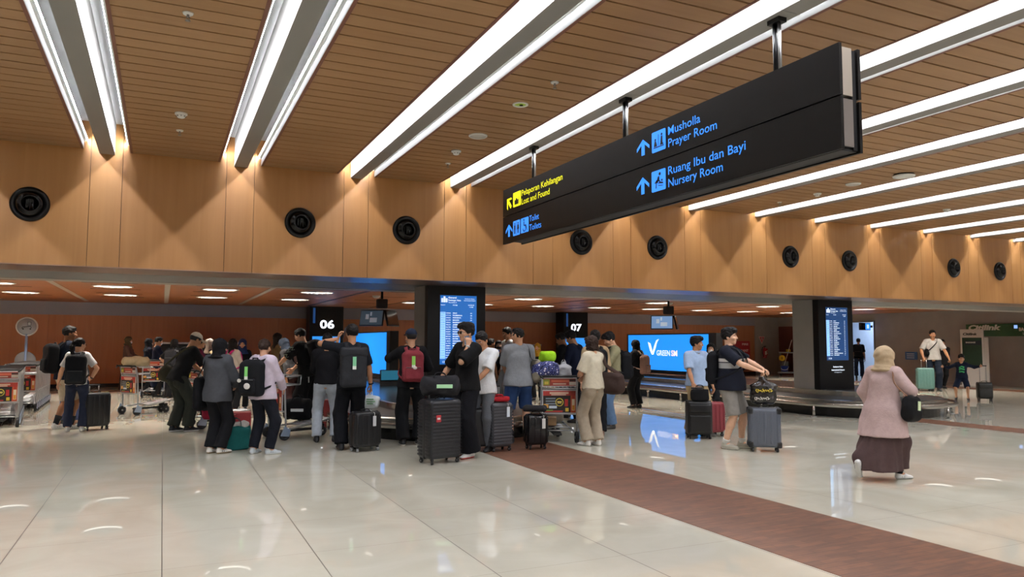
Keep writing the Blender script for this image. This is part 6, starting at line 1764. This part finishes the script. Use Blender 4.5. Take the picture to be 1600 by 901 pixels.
f = Field(J['P'] + V3(-.4, -.4, -.75), J['P'] + V3(.4, .4, .6), .014); f.un(pecone(J['P'] + J['U'] * .36, J['P'] - V3(0, 0, .5), (.150, .128), (.215, .17), J['X'], .03), 0); f.clip(J['P'] - J['F'] * .05, -J['F']); f.clip(J['P'] + J['U'] * .36, J['U']); f.rough(.004, 22, 1); v, q = f.mesh(); npmesh('apron', [(v, q, cloth('#878d94'))], J['body'])
# --- man in grey T-shirt
J = person('person', 'man in a grey T-shirt and denim shorts seen from behind, head turned left', (4.96, 10.32, 0), -0.170, H=1.73, w=1.14, belly=.02, skin='light', head=(-38, 2, 0), hair=('crop', 'black'), glasses='#222224', top=dict(col='#7d8085', slen=.9, hem=-.08, o=.03, so=.028), bottom=dict(kind='shorts', col='#2b436f', len=.92, hem=.088), shoe=('#151518', '#1a1a1c'), sock=('#141417', .22),
           L=dict(w=(-.10, .34, 1.02), pole=(-1, -.8, -.5)), R=dict(w=(.14, .32, 1.0), pole=(1, -.6, -.5)), fR=(.14, .05, 14), fL=(-.12, .0, -8))
shoulder_bag(J, 'beige shoulder bag on the right arm of the man in grey T-shirt', '#8d8778', 1, (.24, .12, .34), (.27, -.02, .16), '#3a3a3c', sw=.016)
suitcase('small glossy black suitcase on the brown floor strip', (4.89, 9.60, 0), -0.087, .31, .21, .50, '#121215', 'v', gloss=.12, tagc='#d8d8d4')
softbox('folded_jacket', 'cloth', 'crumpled black and white jacket lying on the small glossy suitcase', 'clothing', tuple(np.array((4.88, 9.61, 0)) + np.array((0, 0, .535))), -0.644, (.30, .2, .08), .03, '#1c1c1f')
J = person('person', 'woman in a mustard yellow headscarf facing the camera, far side of the carousel', (9.02, 17.60, 0), 2.406, H=1.48, female=True, skin='light', hair=('hijab', '#a8822a', .30), top=dict(col='#17171a', sleeve='long'))
# --- right part of the crowd
J = person('person', 'man in black bowing his head, just left of the man in navy', (7.50, 13.33, 0), 0.709, H=1.72, skin='brown', lean=8, head=(0, 24, 0), hair=('short', 'black'), top=dict(col='#111217', sleeve='long', hem=-.1, o=.03), R=dict(w=(.15, .35, 1.1)), L=dict(w=(-.15, .35, 1.1)))
J = person('person', 'man in navy looking down over the loaded trolley, profile to the left', (7.24, 12.39, 0), 0.553, H=1.75, w=1.05, skin='tan', lean=12, head=(0, 26, 0), hair=('quiff', 'black'), top=dict(col='#171d31', sleeve='long', hem=-.12, o=.03), R=dict(w=(.15, .35, 1.0)), L=dict(w=(-.15, .38, 1.0)))
J = person('person', 'man in a sand coloured shirt behind the woman with the brown bag', (6.41, 10.44, 0), -0.341, H=1.71, skin='light', hair=('short', 'black'), top=dict(col='#b39a77', slen=.9), bottom=dict(kind='pants', col='#15161a', hem=.07), shoe=('#7d6150', '#5a463a'), fR=(.10, .0, 12))
backpack(J, 'black backpack on the man in the sand coloured shirt', '#15161b', (.30, .15, .44))
J = person('person', 'woman with a dark brown bob in cream top and beige wide trousers', (5.82, 9.55, 0), 0.253, H=1.61, w=1.02, female=True, skin='light', head=(-4, 8, 0), hair=('bob', 'brown'), top=dict(col='#cfc6b0', slen=.85, hem=-.03, o=.026, so=.026), bottom=dict(kind='pants', col='#a39684', hem=.078, knee=.074, o=.016), shoe=('#dedcd8', '#c9c7c2', '#a5a5a4'),
           L=dict(w=(-.06, .24, 1.10), pole=(-1, -.7, -.5), d=(.8, .3, .2)), R=dict(w=(.10, .26, 1.06), pole=(1, -.5, -.5)), fR=(.08, -.02, 12), fL=(-.09, .06, -8))
shoulder_bag(J, 'large slouchy brown handbag on the shoulder of the woman in cream', '#3d2f2b', 1, (.46, .15, .30), (.22, -.16, .06), '#443530', sw=.026, soft=.07)
J = person('person', 'man in an olive beige jacket and blue jeans reading his phone', (7.31, 11.32, 0), 1.304, H=1.70, w=1.04, skin='light', head=(4, 28, 0), hair=('quiff', 'black'), top=dict(col='#8f8a6c', sleeve='long', hem=-.08, o=.035, so=.026, collar='#99936f', name='jacket'), bottom=dict(kind='pants', col='#5c7697', hem=.075, knee=.075), shoe=('#3b3937', '#4a4643'),
           R=dict(w=(.10, .34, 1.12), pole=(1, -.4, -.6), curl=.8, nb=(.5, .5, -.4)), L=dict(w=(-.06, .36, 1.13), pole=(-1, -.6, -.6), curl=.7), fR=(.12, .04, 4), fL=(-.10, .06, -10))
backpack(J, 'black backpack on the man in the olive beige jacket', '#16171b', (.31, .18, .46), top_z=.42)
phone(J, 1, 'phone in the hands of the man in the olive beige jacket', nrm=(0, -1, .3), along=(0, .3, 1), off=(-.03, .05, .02))
J = person('person', 'woman in a black headscarf and black clothes in front of the bright blue screen', (10.12, 14.62, 0), 0.472, H=1.57, w=1.0, female=True, skin='light', head=(0, 16, 0), hair=('hijab', '#0f0f12', .26), top=dict(col='#0f0f12', slen=.9, hem=-.15, o=.03, so=.03), bottom=dict(kind='pants', col='#0f0f12', hem=.075, knee=.08), shoe=('#1a1613', '#241d18'),
           R=dict(w=(.12, .30, 1.16), pole=(1, -.4, -.6)), L=dict(w=(-.08, .32, 1.18), pole=(-1, -.6, -.6), curl=.8), fR=(.10, .0, 6), fL=(-.10, .06, -8))
backpack(J, 'dusty pink backpack on the woman in front of the bright blue screen', '#7d5f54', (.28, .15, .42), top_z=.40, strap='#a88e80')
phone(J, -1, 'phone in the hand of the woman with the dusty pink backpack', nrm=(0, -1, .3), along=(0, .3, 1))
# --- man in the light blue polo
J = person('person', 'man in a light blue polo and khaki trousers walking with suitcases, looking right', (8.03, 9.90, 0), -3.266, H=1.61, w=1.04, skin='tan', head=(-52, 2, 0), hair=('quiff', 'black'), top=dict(col='#9fb4d2', collar='#a9bcd8', slen=.85, hem=-.06, o=.026, so=.024), bottom=dict(kind='pants', col='#b09a72', hem=.072, knee=.075), shoe=('#6d6c6b', '#8a8884'),
           R=dict(w=(.20, .22, .90), pole=(1, -.8, 0), curl=1.2, nb=(.4, .3, .8)), L=dict(w=(-.28, .10, .82), pole=(-.8, -1, 0)), fR=(.10, -.10, -20), fL=(-.10, .12, -40))
hr = wpos(J, J['hand'][1])
cz = hr[2] - .02
suitcase('black soft suitcase with raised handle beside the man in the light blue polo', (hr[0] - .02, hr[1] - .12, 0), -0.455, .40, .24, .60, '#141417', 'soft', raised=cz - .60, grip='#b9bdc2')
t = tote('small black shoulder bag sitting on the black soft suitcase', (hr[0] - .03, hr[1] - .17, .60), -0.490, .28, .14, .19, '#17171a', handle=.06)
suitcase('dark red suitcase just behind the black soft one', (hr[0] + .36, hr[1] + .02, 0), 0.014, .38, .24, .56, '#7a2730', 'v')
J = person('person', 'person with black hair and a face mask half hidden behind the man in light blue', (9.90, 11.74, 0), -4.019, H=1.50, female=True, skin='light', mask='#d9dade', hair=('bob', 'black'), top=dict(col='#17181c', sleeve='long'))
# --- man in the striped polo
J = person('person', 'man in a navy polo with white chest bands and grey shorts', (7.51, 8.51, 0), -2.580, H=1.72, w=1.16, belly=.05, skin='pale', head=(-4, -2, 0), hair=('quiff', 'black'), top=dict(col='#181b27', collar='#141722', slen=.85, hem=-.09, o=.026, so=.026, bands=((.315, .36, '#d8d8d8'), (.225, .30, '#a9aaac'))), bottom=dict(kind='shorts', col='#8a8681', len=1.0, hem=.088), shoe=('#aaa596', '#c9c6bc'), sock=('#e2e0da', .16),
           R=dict(w=(.14, .44, 1.14), pole=(1, -.5, -.3), curl=1.2, nb=(.3, .2, 1)), L=dict(w=(-.08, .46, 1.15), pole=(-1, -.5, -.3), curl=1.1, nb=(-.3, .2, 1)), fR=(.10, -.03, 12), fL=(-.12, .14, -4))
backpack(J, 'black backpack on the man in the striped polo', '#121318', (.33, .14, .45), top_z=.44, strap='#1a1b20')
h = wpos(J, (J['hand'][1] + J['hand'][-1]) / 2 - V3(0, 0, .02))
plastic_bag('glossy black carrier bag with yellow and white print, on the wrapped suitcase', h, -0.680, .38, .2, h[2] - .09 - .655, mat('black_film', '#17120f', .12, spec=.7, bump=.4, bscale=22), knot=.09, prints=((.0, .20, .22, .05, '#c8b02c'), (-.03, .09, .20, .045, '#cfc8c0')), name='carrier_bag')
suitcase('suitcase wrapped in shiny clear plastic in front of the man in the striped polo', (h[0], h[1], 0), -0.647, .42, .25, .61, '#3d4452', 'v', cover=True, cornerguard=True)
# --- walkers at the right
J = person('person', 'person with a dark backpack walking out through the bright doorway', (27.54, 23.00, 0), -0.964, H=1.73, w=1.05, skin='brown', hair=('short', 'black'), top=dict(col='#15161b', slen=.9), bottom=dict(kind='pants', col='#232a3c', hem=.075), fR=(.10, .22, 5), fL=(-.10, -.16, -5, .06, 35))
backpack(J, 'dark backpack on the person in the bright doorway', '#1c1d21', (.32, .18, .45))
J = person('person', 'man in a white T-shirt and jeans with a black crossbody bag, leading a child', (22.74, 16.13, 0), -3.957, H=1.95, w=1.05, skin='tan', head=(-6, 4, 0), hair=('short', 'black'), top=dict(col='#b9b7b3', slen=.85, hem=-.05, o=.028, so=.026), bottom=dict(kind='pants', col='#1f2634', hem=.075, knee=.078), shoe=('#2a2a2e', '#8a8a8a'),
           R=dict(w=(.28, .18, .94), pole=(1, -.7, 0), curl=1.2, nb=(.6, .4, .5)), L=dict(w=(-.40, .16, .86), pole=(-.6, -1, 0), curl=1.0), fR=(.10, -.08, 10), fL=(-.10, .12, -8))
shoulder_bag(J, 'black crossbody bag on the man in the white T-shirt at the right', '#101013', 1, (.24, .10, .24), (.19, .10, .16), '#111114', cross=True, sw=.036)
hr = wpos(J, J['hand'][1]); hl = wpos(J, J['hand'][-1])
suitcase('mint green suitcase with raised handle beside the right carousel', (hr[0] - .05, hr[1] - .05, 0), -0.769, .50, .28, .74, '#5c8682', 'v', raised=hr[2] - .75, grip='#cfd3d6')
J = person('person', 'person in black behind the man who leads the child', (24.26, 16.97, 0), -3.843, H=1.65, w=1.1, skin='brown', hair=('short', 'black'), top=dict(col='#111114', sleeve='long', hem=-.1), bottom=dict(kind='pants', col='#101013'), pelvis=(-.1, 0, 0))
J = person('person', 'child in a navy top with a green print, running and pulling a small suitcase', (19.60, 13.10, 0), -4.091, H=1.22, kid=True, skin='light', head=(-8, 14, 0), hair=('short', 'black'), top=dict(col='#1a2033', sleeve='long', hem=-.06, o=.025), bottom=dict(kind='shorts', col='#1a2236', len=.95), shoe=('#141416', '#1a1a1c'), pelvis=(0, .02, -.03),
           R=dict(w=(.60, .10, 1.26), pole=(.3, -1, -.6), curl=.9), L=dict(w=(-.60, .12, 1.30), pole=(-.3, -1, -.6), curl=1.2), fR=(.20, -.10, 14, .03, 28), fL=(-.18, .06, -4, .015, 18))
b = MB()
for pth in ([(-.06, .36), (0, .40), (.05, .36), (.01, .31), (.06, .26)], [(-.07, .28), (-.01, .30), (.06, .33)], [(-.06, .18), (.0, .21), (.06, .19)]):
    b.tube([local(J, x, .155 - abs(x) * .4, z) for x, z in pth], .02, plain('#3fae6c', .7), 6, flat=.008, up=J['F'])
b.build('printed_mark', J['body'])
hk = wpos(J, J['hand'][-1])
suitcase('small black suitcase pulled by the running child', (hk[0] + .08, hk[1] - .02, 0), -0.763, .36, .23, .50, '#20221f', 'soft', raised=hk[2] - .50, wheelc='#2a2a2c')
# --- woman in the pink coat
J = person('person', 'woman in a dusty pink coat and beige headscarf walking away, long brown skirt', (7.42, 5.89, 0), -1.361, H=1.46, w=1.10, female=True, skin='light', lean=6, head=(10, 6, 0), hair=('hijab', '#b29d80', .19, 1.22), top=dict(col='#b8a09d', sleeve='long', hem=-.36, o=.035, so=.028, flare=.085, name='coat'), bottom=dict(kind='skirt', col='#473736', z=.12, rx=.24, ry=.27), shoe=('#dad9d6', '#bdbcb8', '#c9c8c5'), sock=('#17171a', .3),
           R=dict(w=(.20, .30, 1.12), pole=(1, -.6, -.6), curl=.6), L=dict(w=(-.22, .10, .90), pole=(-1, -.6, -.3)), fR=(.12, .16, 30), fL=(-.14, -.46, -6, .16, 66))
shoulder_bag(J, 'black handbag with a pale tag hanging from the arm of the woman in pink', '#121214', 1, (.27, .12, .27), (.29, .04, .03), '#7d5d4a', sw=.012, tagc='#cfe0b8')

# ------------------------------------------------------------------ trolleys and floor things
t0 = trolley('nearest parked luggage trolley at the left edge, its advert panel facing the camera', (-2.55, 15.72, 0), .05, 'parked luggage trolleys')
for k in range(1, 9):
    c = copy_tree(t0, None, (-2.55 - .036 * k, 15.72 + .30 * k, 0), .06); c['label'] = 'luggage trolley nested in the nearer row of parked trolleys at the left'
for k in range(0, 10):
    c = copy_tree(t0, None, (-2.72 - .012 * k, 19.05 + .33 * k, 0), .03); c['label'] = 'luggage trolley nested in the farther row of parked trolleys, behind the first row'
t = trolley('luggage trolley with a rolled beige garment, left of the man in white cap', (-.58, 17.45, 0), -0.987)
c = duffel('rolled beige garment lying on the basket of the empty trolley', (-.50, 17.55, 1.0), 0.196, .50, .10, '#b3a687', name='rolled_garment', strap=False)
t = trolley('luggage trolley behind the empty one, advert board turned to the camera', (-.20, 22.6, 0), -0.125)
softbox('shopping_bag', 'bag_body', 'dark blue bag standing on the trolley beside the woman in black headscarf', 'bag', (-.05, 22.95, .24), .2, (.42, .3, .42), .08, '#1d2742')
t = trolley('luggage trolley carrying a black duffel, right of the woman in lilac', (1.66, 12.25, 0), -1.220)
t = duffel('black duffel bag with a white tag standing on the trolley by column 06', (2.05, 12.62, .25), -0.511, .44, .17, '#131316', strap=True, tagc='#dcdfe2')
t = trolley('loaded luggage trolley with red advert boards, beside the woman with the brown bag', (5.50, 10.02, 0), -0.360)
cx, cy = 5.50, 10.02
c = softbox('floral_bag', 'cloth', 'blue and white floral cloth bundle on the loaded trolley', 'bag', (cx - .15, cy + .16, .99), -0.486, (.40, .26, .24), .09, mat('floral_cloth', '#27306e', .85, noise=.0))
nt = _M['floral_cloth'].node_tree; bs = nt.nodes['Principled BSDF']; vo = nt.nodes.new('ShaderNodeTexVoronoi'); vo.inputs['Scale'].default_value = 17; tc_ = nt.nodes.new('ShaderNodeTexCoord'); nt.links.new(tc_.outputs['Object'], vo.inputs['Vector'])
cr = nt.nodes.new('ShaderNodeValToRGB'); cr.color_ramp.interpolation = 'CONSTANT'; cr.color_ramp.elements[0].color = hx('#c9c8da'); cr.color_ramp.elements[1].position = .28; cr.color_ramp.elements[1].color = hx('#252c68'); e3 = cr.color_ramp.elements.new(.55); e3.color = hx('#7a86c0'); e4 = cr.color_ramp.elements.new(.62); e4.color = hx('#1d2350'); nt.links.new(vo.outputs[0], cr.inputs[0]); nt.links.new(cr.outputs[0], bs.inputs['Base Color'])
plastic_bag('clear plastic bag of snacks on the loaded trolley', (cx + .16, cy + .14, 1.24), -0.512, .26, .18, .20, mat('clear_bag', '#c9ccd0', .25, alpha=.6, bump=.5, bscale=30), knot=.05)
softbox('safety_vest', 'cloth', 'bright lime green cloth on top of the loaded trolley', 'clothing', (cx - .02, cy + .34, 1.22), -0.848, (.24, .14, .17), .05, '#a4dc2c', rough=.010)
softbox('folded_cloth', 'cloth', 'grey bundle under the lime green cloth on the loaded trolley', 'bag', (cx + .0, cy + .32, .99), -0.499, (.30, .18, .22), .06, '#6a665c')
t = softbox('shopping_bag', 'bag_body', 'black and white carrier on the platform of the loaded trolley', 'bag', (cx + .22, cy + .55, .26), -0.525, (.26, .2, .24), .04, '#8f897c')
carton('flat cardboard carton lying on the platform of the loaded trolley', (cx - .02, cy + .40, .235), -0.499, (.34, .26, .12), '#9a7b55')
# floor bags
suitcase('black suitcase standing behind the woman in the white T-shirt', (-1.01, 14.76, 0), 0.458, .40, .26, .64, '#141519', 'v', band='#6c6a2a', raised=.12)
suitcase('dark blue suitcase behind the legs of the woman in the white T-shirt', (-1.47, 16.07, 0), -0.078, .40, .24, .52, '#1d2f5c', 'v')
tote('teal green shopping bag on the floor between two women', (0.95, 11.29, 0), 0.061, .44, .26, .34, '#1d5d5c', handle=.10, fill='#c9c2bc', hc='#1a4a4a')
carton('red carton on the floor behind the teal bag, left of its pair', (0.94, 12.85, 0), -0.068, (.34, .28, .36), '#8e2228', '#7a5a3c')
carton('red carton on the floor behind the teal bag, right of its pair', (1.18, 12.93, 0), -0.087, (.34, .28, .38), '#96262c', '#7a5a3c')
t = trolley('luggage trolley half hidden behind the woman in the grey jacket', (0.58, 14.38, 0), -1.258)
softbox('shopping_bag', 'bag_body', 'white bag on the trolley behind the woman in the grey jacket', 'bag', tuple(np.array((0.63, 14.80, 0)) + np.array((.12, .25, .20))), 0.3, (.36, .26, .40), .06, '#c3c0b8')
carton('red carton on the floor seen between the legs of the man in pale jeans', (2.82, 13.40, 0), -0.379, (.36, .3, .50), '#8c3030', '#a8987c')

# pole with round trolley sign behind the parked rows
t = thing('trolley_sign', 'round white sign on a pole showing a trolley, above the parked trolleys', 'sign', (-3.57, 25.4, 0), -0.035)
b = MB(); b.cyl((0, 0, 0), (0, 0, 1.72), .035, plain('#6f84a8', .6)); b.build('pole', t)
b = MB(); b.lathe([(.001, 0), (.26, 0), (.27, .03), (.001, .035)], M_steeld, n=28); b.build('base', t)
Mx = Matrix.Rotation(PI / 2, 3, 'X')
b = MB(); b.lathe([(.24, -.03), (.275, -.03), (.275, .03), (.24, .03), (.24, -.03)], plain('#c4c4c2', .6), (0, 0, 1.94), 36, Mx); b.build('rim', t)
b = MB(); b.lathe([(.001, .018), (.245, .018), (.245, -.018), (.001, -.018)], mat('sign_plate_grey', '#9a9fa8', .9, spec=.1), (0, 0, 1.94), 36, Mx); b.build('plate', t)
b = MB(); k_ = plain('#2a2c30', .5)
b.tube([(-.12, -.022, 1.88), (-.11, -.022, 1.92), (.09, -.022, 1.95), (.11, -.022, 1.90)], .010, k_, 6); b.box((.06, -.022, 2.02), (.09, .004, .10), k_); b.box((.06, -.0245, 2.02), (.07, .002, .08), plain('#a9adb4', .4))
for x in (-.09, .09): b.lathe([(.001, 0), (.02, 0), (.02, .004), (.001, .005)], k_, (x, -.02, 1.87), 12, Mx)
b.build('pictogram', t)
b = MB(); b.lathe([(.001, .018), (.255, .018), (.265, 0), (.255, -.018), (.001, -.018)], plain('#6d7074', .7), (0, .0, .96), 36, Mx); b.build('lower_plate', t)

cleaning_cart((27.0, 26.3, 0), math.radians(-48))
# dark counters and low screens seen beyond the crowd
t = thing('counter', 'dark counter with a pale top behind the far left crowd', 'counter', (1.1, 26.6, 0))
b = MB(); b.rbox((0, 0, .72), (2.6, .6, 1.44), .02, M_blackm); b.build('body', t)
b = MB(); b.rbox((0, 0, 1.47), (2.7, .7, .06), .02, plain('#b9bcc6', .4)); b.build('top', t)
t = thing('cabinet', 'black cabinet with a grey top against the wooden wall, left of column 07', 'cabinet', (13.1, 26.9, 0))
b = MB(); b.rbox((0, 0, .70), (1.3, .7, 1.40), .02, M_blackm); b.bnd(-.01, .01, -.356, -.349, .05, 1.36, M_steeld); b.build('body', t)
b = MB(); b.rbox((0, 0, 1.42), (1.36, .76, .06), .02, plain('#8d8f92', .4)); b.build('top', t)
for s in (-1, 1): b = MB(); b.cyl((s * .08, -.37, .7), (s * .08, -.37, .95), .012, M_steel); b.build('handle', t)
t = thing('floor_screen', 'low teal advert panel on the carousel island beside the blue screen', 'screen', (4.95, 17.2, 0))
b = MB(); b.rbox((0, 0, .74), (.6, .08, .26), .02, M_blackm); b.bnd(-.3, .3, -.02, .02, .508, .63, M_blackm); b.build('casing', t)
b = MB(); b.bnd(-.28, .28, -.046, -.04, .63, .85, mat('teal_panel', '#1f5f7c', .4, emit=.35, ecol='#2a86a8')); b.build('panel', t)
